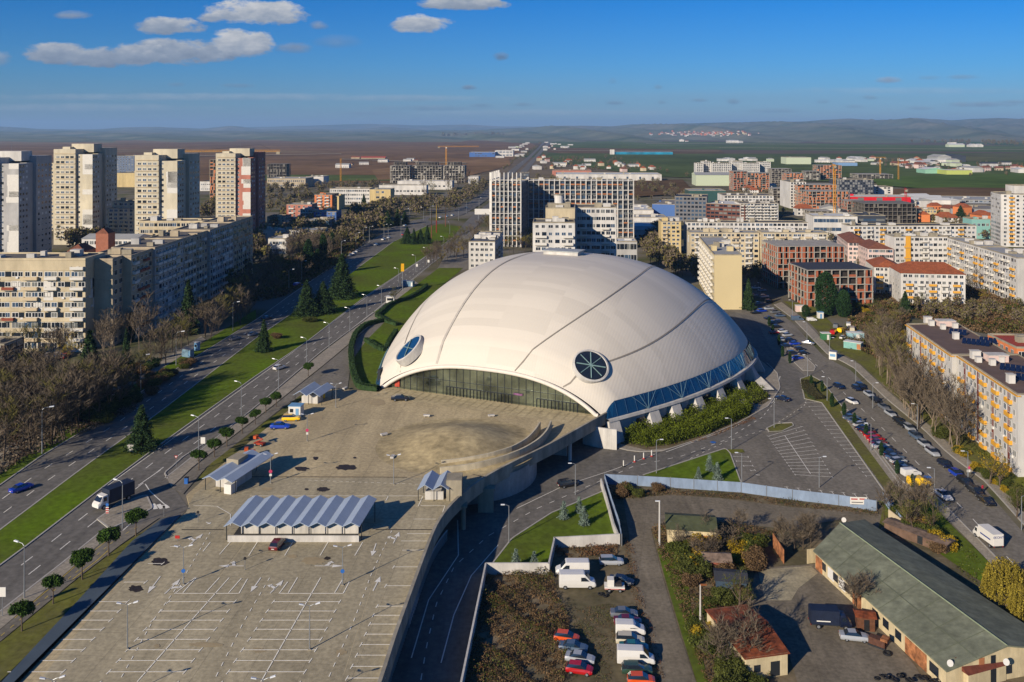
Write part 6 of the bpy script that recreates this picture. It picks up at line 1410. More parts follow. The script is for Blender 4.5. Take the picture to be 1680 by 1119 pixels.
# cranes
cy_ = C('crane_yellow', 222, 156, 40, rough=.6, var=.05); cr_ = C('crane_red', 196, 48, 40, rough=.6); cw_ = C('crane_white', 214, 208, 196, rough=.6)
crane('tower_crane', 'yellow tower crane behind the concrete hotel frame', AT(732,1390)[0], 1390, -6, ZT(241,1390), -13, 52, R(10), cy_)
crane('tower_crane', 'bare yellow crane mast standing in the fields left of the hotel frame', AT(559,1240)[0], 1240, -6, ZT(260,1240), 0, 0, 0, cy_)
crane('tower_crane', 'yellow crane with long jib behind the pink striped tower', AT(427,720)[0], 720, -3, ZT(249,720), -62, 16, R(2), cy_)
crane('tower_crane', 'yellow crane with long jib, left of the pair on the green field', AT(1444,1430)[0], 1430, -6, ZT(259,1430), -18, 12, R(20), cy_)
crane('tower_crane', 'yellow crane mast, right of the pair on the green field', AT(1474,1400)[0], 1400, -6, ZT(260,1400), -6, 14, R(60), cy_)
crane('tower_crane', 'tall yellow crane in front of the orange brick frames', AT(1369,800)[0], 800, -6, ZT(272,800), -4, 14, R(80), cy_)
crane('tower_crane', 'small red and white crane right of the red hall', AT(1486,880)[0], 880, -6, ZT(311,880), -3, 6, R(80), cr_, 1)
HOUSE = []
for i, (wl, rf, w, d, h, kd, rh) in enumerate([(w_white,r_tile,12,9,5.5,'hip',3),(w_cream,r_tile,11,10,6.5,'hip',3),(w_pale,r_tile2,10,9,6,'gable',3),(w_white,r_grey,24,14,6,'gable',2),(w_beige,r_tile2,9,8,4,'gable',2.5),(w_white,r_white,30,16,6,'gable',1.5),(w_green,r_grey,16,12,7,'gable',2),(w_or,r_tile,11,10,7,'hip',3),(w_grey,r_dark,20,13,6,'gable',2)]):
 mb = MB().box(-w/2, w/2, -d/2, d/2, -1, h);
 for k in range(int(w/3.2)):
  for f_ in range(2 if h > 5 and w < 14 else 1):
   x = -w/2+1+k*3.2; mb.add([(x, -d/2-.03, 1+f_*2.8), (x+1.4, -d/2-.03, 1+f_*2.8), (x+1.4, -d/2-.03, 2.4+f_*2.8), (x, -d/2-.03, 2.4+f_*2.8)], [(0,1,2,3)], 1)
 q = [(-w/2-.4, -d/2-.4), (w/2+.4, -d/2-.4), (w/2+.4, d/2+.4), (-w/2-.4, d/2+.4)]; hp = .25 if kd == 'hip' else 0
 V = [(p[0], p[1], h-.05) for p in q]+[(-w/2-.4+w*hp, 0, h+rh), (w/2+.4-w*hp, 0, h+rh)]
 rf_ = MB().add(V, [(0,1,5,4), (2,3,4,5), (1,2,5), (3,0,4), (3,2,1,0)], 0)
 HOUSE.append((mb.mesh('wall', [wl, glass_d]), rf_.mesh('roof', rf)))
r_ = random.Random(99)
def houses(poly_px, n, kinds, label, cat, group, z=-6, s=(.8, 1.25), nm='house', hz=None):
 P = scatter([G(x, y, z)[:2] for x, y in poly_px], n, r_)
 for (X, Y) in P:
  k = r_.choice(kinds); t = thing(nm, label, cat, (X, Y, z if hz is None else hz(X, Y)), r_.choice([0, 1.57])+r_.uniform(-.3, .3), group, (r_.uniform(*s),)*3)
  put('wall', HOUSE[k][0], t); put('roof', HOUSE[k][1], t)
houses([(880,262),(1000,266),(1090,280),(1085,284),(900,282),(868,275)], 26, [0,1,2,7,4,3], 'small house with tiled roof among bare trees beside the far boulevard', 'house', 'houses beside the far boulevard')
houses([(842,240),(868,234),(862,262),(800,270),(815,255)], 16, [3,5,6,8], 'pale trading shed on the left of the far boulevard', 'shed', 'sheds left of the far boulevard', nm='shed')
houses([(892,234),(925,233),(940,240),(890,262)], 14, [0,1,3,5], 'small pale building on the right verge of the far boulevard', 'house', 'buildings right of the far boulevard')
houses([(1400,262),(1560,262),(1690,272),(1700,288),(1560,286),(1500,280),(1410,270)], 62, [0,1,2,3,4,5,6,8,4], 'small shed or house of the settlement beyond the right construction sites', 'house', 'settlement beyond the right construction sites', s=(.8, 1.6))
houses([(1340,262),(1420,262),(1420,270),(1345,268)], 10, [3,5,0], 'pale shed on the green field beyond the cranes', 'shed', 'sheds beyond the cranes', nm='shed')
houses([(1170,262),(1270,262),(1270,266),(1180,266)], 8, [3,5,6], 'pale shed behind the far white apartment row', 'shed', 'sheds behind the far white row', nm='shed')
houses([(1500,345),(1600,350),(1640,365),(1600,372),(1510,368)], 10, [0,2,4,7,1], 'old tiled house between the warehouses and the white housing row', 'house', 'old houses near the warehouses')
houses([(1045,370),(1085,375),(1080,395),(1050,392)], 5, [3,5,8], 'flat shed in the service yard right of the grid fronted block', 'shed', 'sheds in the service yard', nm='shed')
houses([(1204,300),(1250,303),(1290,314),(1250,320),(1215,318)], 7, [3,5,0,6], 'small building on the plot below the pink grey frame', 'house', 'buildings below the pink grey frame')
houses([(1440,345),(1500,360),(1500,368),(1430,366)], 5, [2,7,0], 'red roofed house in front of the grey concrete frame', 'house', 'red roofed houses by the grey frame')
houses([(650,262),(760,268),(700,272),(560,266),(540,281),(575,276)], 7, [4,3], 'tiny farm building standing alone in the ploughed fields', 'shed', 'farm buildings in the ploughed fields', nm='farm_shed')
houses([(1110,231.5),(1240,232.5),(1230,236),(1115,234)], 6, [0,5], 'tiny white farmhouse at the foot of the hills', 'house', 'farmhouses at the foot of the hills', s=(1.5, 3))
houses([(1045,345),(1100,340),(1160,366),(1260,368),(1262,360),(1180,352)], 9, [3,5,8,1], 'low pale building between the service yard and the back row of flats', 'house', 'low buildings behind the back row')
houses([(1300,352),(1420,362),(1500,362),(1500,350),(1400,346)], 9, [0,2,4,8,3], 'low building in front of the construction district', 'house', 'low buildings before the construction district')
houses([(1500,318),(1560,322),(1550,340),(1500,338)], 5, [3,5,8], 'pale shed on the brown field left of the big warehouse', 'shed', 'sheds left of the big warehouse', nm='shed')
# the village on the hillside
HG = bpy.data.objects['hills']; dg_ = bpy.context.evaluated_depsgraph_get(); dg_.update()
from mathutils.bvhtree import BVHTree
HB = BVHTree.FromPolygons([v.co[:] for v in HG.data.vertices], [p.vertices[:] for p in HG.data.polygons])
def onhill(px, py):
 d = Vector(((px-CX)/F, 1, -(py-HY)/F)); hit = HB.ray_cast(Vector((0, 0, H)), d); return hit[0]
n_ = 0
for i in range(400):
 px = r_.gauss(1150, 38) if r_.random() < .7 else r_.uniform(1065, 1245); py = 219.5+r_.gauss(0, 1.6)+(px-1100)*.004
 if not 1062 < px < 1250: continue
 h_ = onhill(px, py)
 if h_ is None: continue
 k = r_.choice([0, 1, 2, 0, 7]); t = thing('house', 'tiny orange roofed house of the village on the distant hillside', 'house', h_, r_.uniform(-.6, .6), 'village on the distant hillside', (r_.uniform(1.2, 2.1),)*3)
 put('wall', HOUSE[k][0], t); put('roof', HOUSE[k][1], t); n_ += 1
 if n_ >= 130: break
# planting
def P0(x, y): return GT(x, y)
def hpx(px, Y): return px*Y/F
for k, x, y, hp, lab, sq in [
(0,232,738,74,'blue grey cedar on the median beside a small white cabinet',1.0),(2,433,577,52,'small dark conifer on the median beside a red shrub',1.0),(0,503,518,58,'left cedar of the pair on the median',1.1),(1,530,514,52,'right cedar of the pair on the median',1.1),(0,561,489,72,'largest cedar standing alone on the median lawn',1.0),
(2,147,647,104,'tall dark conifer in front of the long housing block at left',.95),(2,309,548,88,'tall conifer at the end of the shaded housing wing',.8),(1,668,400,28,'leftmost of the four dark conifers on the far end of the median',1.0),(2,679,401,26,'second of the four dark conifers on the far end of the median',1.0),(1,690,400,24,'third of the four dark conifers on the far end of the median',1.0),(2,701,400,30,'rightmost of the four dark conifers on the far end of the median',1.0),
(2,1228,508,50,'conifer beside the blank yellow end wall',.9),(2,1485,516,38,'broad dark conifer in front of the orange tiled flats',1.2),(1,1576,357,20,'dark conifer by the right hand warehouses',1.2),(2,597,342,24,'dark conifer right of the orange apartment house',1.0),(1,636,372,26,'left dark conifer on the north side of the crossing',1.0),(2,652,370,28,'middle dark conifer on the north side of the crossing',1.0),(1,664,368,22,'right dark conifer on the north side of the crossing',1.0),(2,207,600,60,'narrow dark conifer by the bare trees along the boulevard',.6)]:
 p = P0(x, y); put_tree(CEDAR[k], *p, hpx(hp, p[1]), lab, 'conifer', name='conifer_tree', sq=sq)
for x, y, hp, lab, sq in [(1355,517,70,'big dense cypress in front of the orange brick frames',1.0),(1384,520,44,'lower cypress right of the big dense cypress',1.1),(1322,520,20,'small round evergreen by the building site fence',1.3)]:
 p = P0(x, y); put_tree(CYP_W, *p, hpx(hp, p[1]), lab, 'cypress', name='cypress_tree', sq=sq*.8)
for i, (x, y, hp) in enumerate([(506,455,62),(530,432,48),(521,448,40),(545,415,34),(215,560,48)]):
 p = P0(x, y); put_tree(CYP, *p, hpx(hp, p[1]), ['tall','second','short','far','lone'][i]+' slender cypress in the dark trees beside the boulevard', 'cypress', name='cypress_tree', sq=1.3)
CYR = [(1331,634),(1349,643),(1365,668),(1385,683),(1402,700),(1421,718),(1446,748),(1472,778),(1497,800)]
for i, (x, y) in enumerate(CYR):
 p = G(x, y, -6); put_tree(CYP_S, *p, hpx(20 if i > 1 else 16, p[1])*1.15, nth(i)+' slim cypress from the far end of the strip between car park and street', 'cypress', 'slim cypresses on the car park strip', name='cypress_tree', sq=1.2)
for i, (x, y) in enumerate([(1284,585),(1296,596),(1278,566),(1268,548),(1262,535)]):
 p = G(x, y, -6); put_tree(CYP_S, *p, 3.8, nth(i)+' slim cypress beside the parked cars near the arena', 'cypress', 'slim cypresses near the arena', name='cypress_tree', sq=1.2)
for i, (x, y, h) in enumerate([(925,852,3.4),(950,842,3.2),(958,862,3.6),(846,932,3.2),(876,934,3.0),(1146,786,2.6),(1164,773,3.6),(1177,788,3.8)]):
 p = G(x, y, -6); put_tree(SPRUCE, *p, h, ['leftmost','middle','rightmost','left','right','leftmost','tallest back','rightmost'][i]+' little silver spruce on the '+['upper lawn by the lower road']*1+'' if False else ['leftmost','middle','rightmost','left','right','leftmost','back','rightmost'][i]+' little silver spruce on the '+('lawn by the lower road' if i < 3 else 'corner lawn above the concrete wall' if i < 5 else 'lawn behind the blue fence'), 'spruce', 'little silver spruces', name='spruce_tree')
PR = [(506,618),(453,668),(436,678),(419,697),(397,712),(372,733),(352,751),(326,772)]
for i, (x, y) in enumerate(PR):
 p = P0(x, y); put_tree(PINE[i % 4], p[0], p[1], p[2], [4.2,4.0,4.0,3.8,4.2,4.5,4.3,4.5][i], nth(i)+' round clipped pine from the arena end of the row beside the pavement', 'pine', 'round pines beside the pavement', name='pine_tree', sq=.95)
for i, (x, y, h) in enumerate([(223,880,5.0),(178,913,4.9),(135,952,4.9),(87,992,4.6),(36,1037,4.5)]):
 p = P0(x, y); put_tree(PINE[(i+1) % 4], p[0], p[1], p[2], h, nth(i)+' round pine from the junction on the grass beside the slate grey roof', 'pine', 'round pines beside the slate roof', name='pine_tree', sq=[.95,1,.9,.85,.9][i])
p = P0(646,498); put_tree(LEAFY[1], *p, 6.5, 'small green leafed tree over the kiosk by the bus bay', 'tree', name='leafy_tree')
p = P0(100,600);
# single leafy and autumn trees
for i, (x, y, hp, k, lab) in enumerate([(262,592,52,3,'rounded olive bare tree beside the path at the shaded housing wing'),(748,425,26,0,'yellow leafed tree behind the lawn left of the dome'),(723,432,24,0,'second yellow tree left of the dome, lower on the slope'),(1225,478,20,0,'yellow tree at the foot of the yellow end wall'),(856,408,26,0,'yellow tree left of the white tower behind the dome'),(1624,795,60,0,'yellow leafed tree in front of the orange balconies'),(1640,800,46,0,'low yellow tree beside the yellow leafed tree'),(1502,690,58,1,'green tree at the near corner of the white block'),(1530,665,44,1,'green tree behind the near corner tree of the white block'),
 (1668,850,50,1,'green bushy tree at the right edge above the street'),(1440,516,24,1,'green tree left of the small dark conifer'),(1562,498,22,0,'yellow bush tree at the edge of the scrubland'),(1612,495,20,0,'yellow green tree below the long white block'),(1512,505,24,1,'green tree before the orange tiled flats'),(1530,880,60,1,'leafy green tree above the green roofed hall'),(1500,885,54,3,'olive bare tree left of the leafy green tree'),(110,600,52,0,'yellow tinged tree before the sunlit housing block'),(1215,1010,70,1,'green yellow tree in the overgrown yard corner')]):
 p = P0(x, y); put_tree(BARE[3] if k == 3 else LEAFY[k], *p, hpx(hp, p[1]), lab, 'tree', name='leafy_tree' if k != 3 else 'bare_tree', sq=1.1)
p = G(1650,1000,-6); put_tree(WILLOW, *p, 8.2, 'large yellow weeping willow at the right edge beside the green roofed hall', 'willow', name='willow_tree', sq=.8)
p = G(1690,1030,-6); put_tree(WILLOW, *p, 7.2, 'second weeping willow cut by the right edge of the photo', 'willow', name='willow_tree', sq=.8)
def wood(px, n, kinds, h0, h1, label, group, seed, sq=1.0, sink=0, name='bare_tree', cat='tree', lib=None):
 rr = random.Random(seed); poly = [P0(x, y)[:2] for x, y in px]
 for (X, Y) in scatter(poly, n, rr):
  k = rr.choice(kinds); put_tree((lib or BARE)[k], X, Y, terr(X, Y)-sink, rr.uniform(h0, h1), label, cat, group, name, sq*rr.uniform(.85, 1.2))
def mass(px, n, h0, h1, name, seed, wid=.34, ncard=150):
 rr = random.Random(seed); rs = np.random.RandomState(seed); poly = [P0(x, y)[:2] for x, y in px]; PT = []; tr = MB(); SZ = []
 for (X, Y) in scatter(poly, n, rr):
  h = rr.uniform(h0, h1); z = terr(X, Y); w = h*wid*rr.uniform(.7, 1.15)
  d = rs.randn(ncard, 3); d /= np.linalg.norm(d, axis=1)[:, None]; r = rs.rand(ncard)[:, None]**.5
  PT.append(np.array([X, Y, z+h*.6])+d*r*np.array([w, w, h*.4])); tr.tube([(X, Y, z-.5), (X, Y, z+h*.7)], [h*.02, h*.006], 3, 2, cap=False)
 V_ = cards(np.concatenate(PT), (h0+h1)*.07, -.8, jit=.5); k = len(V_)//3
 me = card_mesh(name, V_, [twig_m, twig_o], (rs.rand(k) < .35).astype(int)); o = put(name, me); o['kind'] = 'stuff'
 tr.m = [0]*len(tr.m); o = tr.build(name+'_trunks', bark_d); o['kind'] = 'stuff'
mass([(430,405),(465,350),(560,352),(640,344),(640,372),(570,380),(520,405)], 90, 8, 12, 'bare_wood', 61)
mass([(1040,400),(1082,392),(1125,434),(1250,452),(1270,470),(1120,455),(1060,430)], 40, 6, 10, 'bare_wood', 62)
mass([(1250,395),(1275,400),(1270,460),(1245,450)], 14, 6, 9, 'bare_wood', 63)
mass([(1040,330),(1140,322),(1260,345),(1300,352),(1290,358),(1060,350)], 40, 5, 8, 'bare_wood', 64)
wood([(-20,650),(60,640),(110,660),(215,650),(225,672),(160,700),(80,735),(20,768),(-20,790)], 80, [0,2,5,0,3], 9, 13, 'bare tree in the thick leafless wood left of the boulevard', 'bare wood left of the boulevard', 1, 1.15)
wood([(230,600),(300,560),(400,510),(425,505),(400,530),(300,580),(240,625)], 22, [0,2,3,1], 9, 13, 'bare tree along the footpath below the shaded housing wing', 'bare trees below the shaded wing', 2, 1.1)
wood([(140,575),(215,555),(240,560),(225,590),(150,600)], 7, [1,4], 11, 16, 'tall pale bare tree before the shaded corner of the housing block', 'tall pale bare trees at the housing corner', 3, 1.0)
wood([(-10,575),(130,572),(140,590),(60,596),(-10,598)], 7, [0,2,3], 8, 11, 'bare tree on the car park before the sunlit housing block', 'bare trees before the sunlit block', 4, 1.0)
wood([(400,500),(445,430),(520,400),(560,410),(540,440),(470,480),(420,510)], 50, [0,2,5,1,3], 8, 12, 'bare tree in the dark roadside wood north of the shaded wing', 'dark roadside wood', 5, 1.15)
mass([(350,470),(420,400),(520,385),(590,385),(600,400),(540,415),(450,430),(380,500)], 66, 8, 13, 'bare_wood', 6)
mass([(560,410),(570,360),(640,345),(645,362),(600,395),(585,410)], 57, 10, 15, 'bare_wood', 7)
mass([(640,340),(730,330),(790,300),(800,310),(745,345),(680,356),(645,362)], 79, 9, 14, 'bare_wood', 8)
wood([(690,315),(760,300),(800,290),(790,300),(730,328),(690,335)], 14, [1,4,3], 14, 19, 'tall bare poplar in the wood beside the boulevard', 'tall poplars beside the boulevard', 9, .7, name='poplar_tree')
mass([(440,310),(520,305),(640,305),(640,316),(540,312),(510,335),(440,350)], 88, 8, 12, 'bare_wood', 10)
mass([(820,285),(868,256),(890,236),(886,234),(862,255),(812,282)], 57, 8, 13, 'bare_wood', 11)
wood([(690,450),(740,425),(790,440),(800,410),(770,400),(745,405),(700,430)], 22, [0,3,2,5], 7, 10, 'bare tree on the slope left of the dome', 'bare trees on the slope left of the dome', 12, 1.1)
wood([(785,372),(806,378),(806,410),(770,400),(750,405)], 10, [0,3,2], 8, 11, 'bare tree beside the cream apartment house left of the dome', 'bare trees by the cream apartment house', 13)
wood([(832,400),(870,395),(872,420),(836,425)], 10, [0,3,1], 9, 13, 'bare tree between the apartment houses behind the dome', 'bare trees behind the dome', 14)
mass([(1060,390),(1082,380),(1084,430),(1140,440),(1150,470),(1120,455),(1080,440)], 39, 8, 12, 'bare_wood', 15)
wood([(1432,600),(1465,605),(1485,640),(1484,668),(1450,640)], 17, [1,0,4,3], 11, 17, 'tall bare tree at the far end of the white and yellow block', 'bare trees at the far end of the white block', 16, .95)
wood([(1478,665),(1510,685),(1560,722),(1605,765),(1600,775),(1545,735),(1490,690)], 17, [4,1,1,0], 12, 17, 'bare tree in the row before the orange balconies', 'bare trees before the orange balconies', 17, .95)
wood([(1395,575),(1440,595),(1470,560),(1500,530),(1460,520),(1400,540)], 16, [0,3,5,2], 5, 8, 'scrubby bare tree on the waste ground beyond the wrecks', 'scrubby trees on the waste ground', 18, 1.2)
mass([(1435,500),(1500,500),(1690,505),(1700,540),(1590,530),(1500,515)], 48, 4, 6.5, 'low_scrub_trees', 19)
wood([(1560,480),(1690,500),(1690,490),(1570,470)], 9, [0,1,3], 7, 11, 'bare tree at the foot of the long white and yellow block', 'bare trees below the long white block', 20)
wood([(1230,470),(1270,500),(1262,480),(1240,450)], 5, [0,3], 8, 11, 'bare tree between the yellow end wall and the street', 'bare trees by the yellow end wall', 21)
wood([(1440,845),(1475,835),(1530,860),(1500,880),(1460,868)], 8, [0,2,5], 5, 8, 'bare tree in the overgrown corner above the green roofed hall', 'bare trees above the green hall', 22)
wood([(1090,885),(1130,875),(1215,875),(1240,905),(1210,920),(1130,930),(1085,915)], 8, [5,2,0], 3.5, 5.5, 'small bare tree in the overgrown plot by the lane', 'small bare trees by the lane', 23, 1.2)
wood([(1280,890),(1330,880),(1350,900),(1330,915),(1285,912)], 9, [5,2,5], 3.5, 5, 'dense bare bush tree left of the green roofed hall', 'dense bare bushes left of the green hall', 24, 1.3)
wood([(1385,985),(1420,1000),(1425,1020),(1395,1010)], 3, [5,2], 4.5, 6, 'spreading bare tree against the long side of the green hall', 'bare trees against the green hall', 25, 1.2)
wood([(1170,1090),(1230,1060),(1240,1110),(1190,1150)], 5, [2,0,5], 5.5, 7.5, 'large pale bare tree beside the rusty roofed shed', 'bare trees beside the rusty shed', 26, 1.2)
mass([(870,300),(1080,300),(1140,320),(1130,330),(1060,320),(1040,310),(880,290)], 66, 6, 10, 'bare_wood', 27)
mass([(880,262),(1000,258),(1100,282),(1130,292),(1090,286),(890,280)], 96, 7, 11, 'bare_wood', 28)
mass([(1190,318),(1260,330),(1270,316),(1210,312)], 22, 6, 9, 'bare_wood', 29)
mass([(1430,262),(1690,270),(1690,292),(1560,290),(1440,276)], 57, 7, 11, 'bare_wood', 30)
mass([(1500,352),(1640,372),(1640,400),(1610,392),(1500,366)], 35, 7, 10, 'bare_wood', 31)
mass([(1360,440),(1470,430),(1480,440),(1440,445)], 17, 6, 9, 'bare_wood', 32)
mass([(1356,380),(1395,372),(1400,392),(1360,400)], 22, 6, 9, 'bare_wood', 33)
mass([(90,395),(160,385),(200,400),(120,420)], 26, 10, 14, 'bare_wood', 34)
mass([(330,360),(352,330),(356,345),(345,365)], 13, 9, 13, 'bare_wood', 35)
mass([(1480,235.5),(1545,236),(1700,241),(1700,239),(1560,235)], 36, 22, 34, 'bare_wood', 36)
mass([(706,226),(830,226.4),(830,227),(706,226.6)], 24, 50, 70, 'bare_wood', 37)
# bushes
def bushes(px, n, kinds, s0, s1, label, group, seed):
 wood(px, n, kinds, s0, s1, label, group, seed, 1.2, .1, 'bush', 'bush', BUSH)
bushes([(1085,900),(1130,890),(1225,885),(1245,930),(1230,1000),(1160,1010),(1120,960)], 24, [0,1,2,1,3], 1.6, 3.6, 'shaggy bush in the overgrown plot between lane and yard', 'bushes in the overgrown plot', 51)
bushes([(1130,1000),(1160,985),(1200,1060),(1170,1090),(1140,1050)], 10, [3,0,1,3], 1.6, 3.4, 'yellowing bush along the lane', 'yellowing bushes along the lane', 52)
bushes([(1180,1080),(1240,1085),(1240,1150),(1180,1150)], 8, [2,0], 1.8, 3.4, 'grey green bush beside the rusty shed', 'bushes beside the rusty shed', 53)
bushes([(1410,575),(1440,590),(1470,610),(1500,560),(1460,530)], 14, [1,0,2,3], 1.8, 3.6, 'bush on the waste ground beyond the wrecks', 'bushes beyond the wrecks', 54)
bushes([(1500,680),(1560,730),(1620,790),(1690,850),(1690,830),(1600,760),(1520,700)], 18, [0,0,2,3], 1.4, 2.8, 'green bush on the strip before the orange balconies', 'bushes before the orange balconies', 55)
bushes([(1470,840),(1510,845),(1560,900),(1530,910),(1490,880)], 12, [0,0,3,1], 2, 3.8, 'green bush on the bank above the green roofed hall', 'bushes above the green hall', 56)
bushes([(100,690),(215,640),(230,670),(160,700)], 16, [0,4,4,2], 2.5, 4.5, 'evergreen bush inside the thick leafless wood', 'evergreen bushes in the wood', 50)
bushes([(240,640),(300,595),(330,570),(300,610),(250,650)], 12, [1,2,0], 1.8, 3.2, 'dark bush along the footpath left of the boulevard', 'bushes along the footpath', 57)
bushes([(170,600),(260,600),(250,640),(180,640)], 14, [0,4,1,2], 2, 3.5, 'evergreen bush below the shaded housing corner', 'bushes below the housing corner', 58)
bushes([(1400,500),(1440,520),(1430,530),(1400,520)], 6, [3,0], 2, 3, 'yellow bush behind the low orange frame', 'yellow bushes behind the low frame', 59)
bushes([(1000,800),(1090,800),(1095,812),(1030,822),(1010,815)], 8, [1,1,2], 1.2, 2.2, 'brown bush inside the corner of the blue fence', 'bushes inside the blue fence', 60)
p = P0(456,556); put_tree(BUSH[1], *p, 2.4, 'reddish bare shrub on the median near the small conifer', 'shrub', name='bush', sq=1.3)
p = P0(508,528); put_tree(BUSH[2], *p, 2.0, 'low spreading juniper below the pair of cedars', 'shrub', name='bush', sq=2.2)
# ground cover nobody could count
def cover(name, px, dens, size, mats, z=-6, hmax=1.0, seed=0, patch=.12, flat=.0, thr=.0, maxn=60000, base=.35):
 rs = np.random.RandomState(seed); poly = [G(x, y, z)[:2] for x, y in px]; xs_ = [p[0] for p in poly]; ys_ = [p[1] for p in poly]
 A = (max(xs_)-min(xs_))*(max(ys_)-min(ys_)); n = int(min(maxn, A*dens)); X = rs.uniform(min(xs_), max(xs_), n); Y = rs.uniform(min(ys_), max(ys_), n)
 ok = np.zeros(n, bool); j = len(poly)-1
 for i in range(len(poly)):
  x1, y1 = poly[i]; x2, y2 = poly[j]; c = ((y1 > Y) != (y2 > Y)) & (X < (x2-x1)*(Y-y1)/(y2-y1+1e-12)+x1); ok ^= c; j = i
 X, Y = X[ok], Y[ok]
 d = np.sin(X*patch*2.1+seed)*np.cos(Y*patch*1.7+seed*2)+.6*np.sin(X*patch*5.3+Y*patch*4.1)+.4*np.sin(Y*patch*9.7-X*patch*7.9)
 k = d > thr-1.2+rs.rand(len(X))*.6; X, Y, d = X[k], Y[k], d[k]
 hh = hmax*np.clip(base+.4*d+.25*rs.rand(len(X)), .08, 1.3); Zp = z+hh*rs.rand(len(X))**.8
 V = cards(np.stack([X, Y, Zp], 1), size, flat); mi = ((d+rs.randn(len(X))*.5) > .2).astype(int) if len(mats) == 2 else np.clip(((d+rs.randn(len(X))*.45)*1.1+1.2), 0, len(mats)-1).astype(int)
 me = card_mesh(name, V, mats, mi); o = put(name, me); o['kind'] = 'stuff'; return o
cover('juniper_cover', [(1024,728),(1060,735),(1100,732),(1165,712),(1228,684),(1236,672),(1215,648),(1150,655),(1090,674),(1040,700)], 120, .34, [leaf_j, leaf_j], hmax=2.7, seed=3, patch=.5, maxn=160000, base=.7, thr=-3)
cover('juniper_cover', [(1203,640),(1222,626),(1250,640),(1262,652),(1240,664),(1216,655)], 60, .36, [leaf_j2, leaf_j], hmax=1.6, seed=4, patch=.5, maxn=26000, base=.6, thr=-3)
cover('dry_groundcover', [(1060,740),(1160,721),(1240,688),(1234,680),(1160,712),(1062,733)], 20, .25, [weed_r, weed_b], hmax=.35, seed=5)
WD = [weed_b, weed_b, weed_g, weed_r]
cover('tall_weeds', [(800,938),(905,935),(915,985),(935,1020),(925,1130),(760,1150),(762,1119)], 70, .21, WD, hmax=1.6, seed=6, patch=.22, maxn=180000)
cover('tall_weeds', [(905,892),(1015,890),(1012,915),(915,915)], 44, .22, [weed_b, weed_r], hmax=.8, seed=7, patch=.3)
cover('weeds', [(915,990),(950,1000),(1000,990),(1015,1000),(1000,1130),(980,1130),(950,1040)], 26, .15, [weed_b, weed_g], hmax=.35, seed=8, patch=.4)
cover('weeds', [(995,800),(1020,803),(1100,804),(1220,812),(1300,823),(1440,840),(1440,848),(1300,832),(1180,817),(1100,812),(1030,820)], 34, .2, WD, hmax=.9, seed=9, patch=.3)
cover('weeds', [(1068,868),(1110,852),(1200,860),(1280,870),(1230,930),(1225,1010),(1290,1060),(1250,1150),(1165,1150),(1110,985),(1085,920)], 40, .22, WD, hmax=1.1, seed=10, patch=.25, maxn=130000)
cover('weeds', [(1042,900),(1048,960),(1065,1010),(1095,1130),(1082,1130),(1050,1020),(1030,950),(1022,880)], 34, .15, [weed_b, weed_r], hmax=.5, seed=11, patch=.4)
cover('scrub', [(1400,500),(1450,470),(1560,470),(1700,490),(1700,560),(1600,545),(1495,520),(1480,560),(1490,600),(1440,590),(1380,560)], 6, .75, WD, hmax=2.2, seed=12, patch=.06, maxn=90000)
cover('grass_tufts', [(1500,860),(1560,870),(1640,950),(1680,1010),(1650,1000),(1530,900)], 10, .3, [leaf_g, weed_g], hmax=.3, seed=13)
cover('grass_tufts', [(1500,650),(1690,830),(1690,800),(1560,700),(1505,640)], 10, .4, [leaf_g, weed_g], hmax=.6, seed=14)
cover('undergrowth', [(-20,620),(110,640),(215,640),(225,672),(160,700),(80,735),(20,768),(-20,790)], 9, .5, [twig_m, bark_d], z=0, hmax=1.2, seed=15, maxn=60000)
cover('undergrowth', [(400,500),(445,430),(560,400),(600,395),(560,430),(470,485)], 4, .9, [weed_b, weed_g], z=0, hmax=2.0, seed=16, maxn=40000)
cover('lawn_blades', [(1055,780),(1190,736),(1198,744),(1216,793)], 10, .16, [leaf_g, weed_g], hmax=.12, seed=17, maxn=8000)
def hedge(px, w, h, label, seed, lf=leaf_c, z=None):
 P = [GT(x, y) if z is None else G(x, y, z) for x, y in px]; Q = smoothline(P, 6); A = offs(Q, w/2); B = offs(Q, -w/2); t = thing('hedge', label, 'hedge', (0, 0, 0), 0, 'clipped hedges')
 up = lambda L_, z_: [(p[0], p[1], p[2]+z_) for p in L_]
 MB().sheet([A, up(A, h*.9), up(B, h*.9), B]).build('branches', leaf_c, t)
 rs = np.random.RandomState(seed); L_ = np.array(Q); n = int(len(Q)*w*1400/6); i = rs.randint(0, len(Q)-1, n); u = rs.rand(n)[:, None]; base = L_[i]*(1-u)+L_[i+1]*u; Aa = np.array(A); Bb = np.array(B); k = rs.rand(n)[:, None]
 side = Aa[i]*k+Bb[i]*(1-k); pz = rs.rand(n)**.6*h; pts = side+(L_[i+1]-L_[i])*u; pts[:, 2] = base[:, 2]+pz
 put('foliage', card_mesh('foliage', cards(pts, .34, .1), lf), t)
hedge([(630,528),(600,535),(583,550),(575,575),(578,610),(588,638),(620,642)], 1.6, 1.6, 'long clipped hedge curving round the lawn left of the arena', 31)
hedge([(600,560),(618,572),(632,578),(640,560),(650,545)], 1.4, 1.4, 'inner hedge across the lawn left of the arena', 32)
hedge([(618,520),(640,500),(668,492),(690,480),(700,470)], 1.5, 1.4, 'winding clipped hedge beside the upper lawn left of the dome', 33)
hedge([(618,520),(636,530),(652,535)], 1.5, 1.4, 'short hedge at the lower corner of the upper lawn', 34)
hedge([(1324,628),(1326,640),(1336,652),(1345,656)], 3.5, 1.0, 'dark low hedge at the far tip of the car park strip', 35, C('dark_hedge', 62, 60, 36, rough=1, island=.3), z=-6)
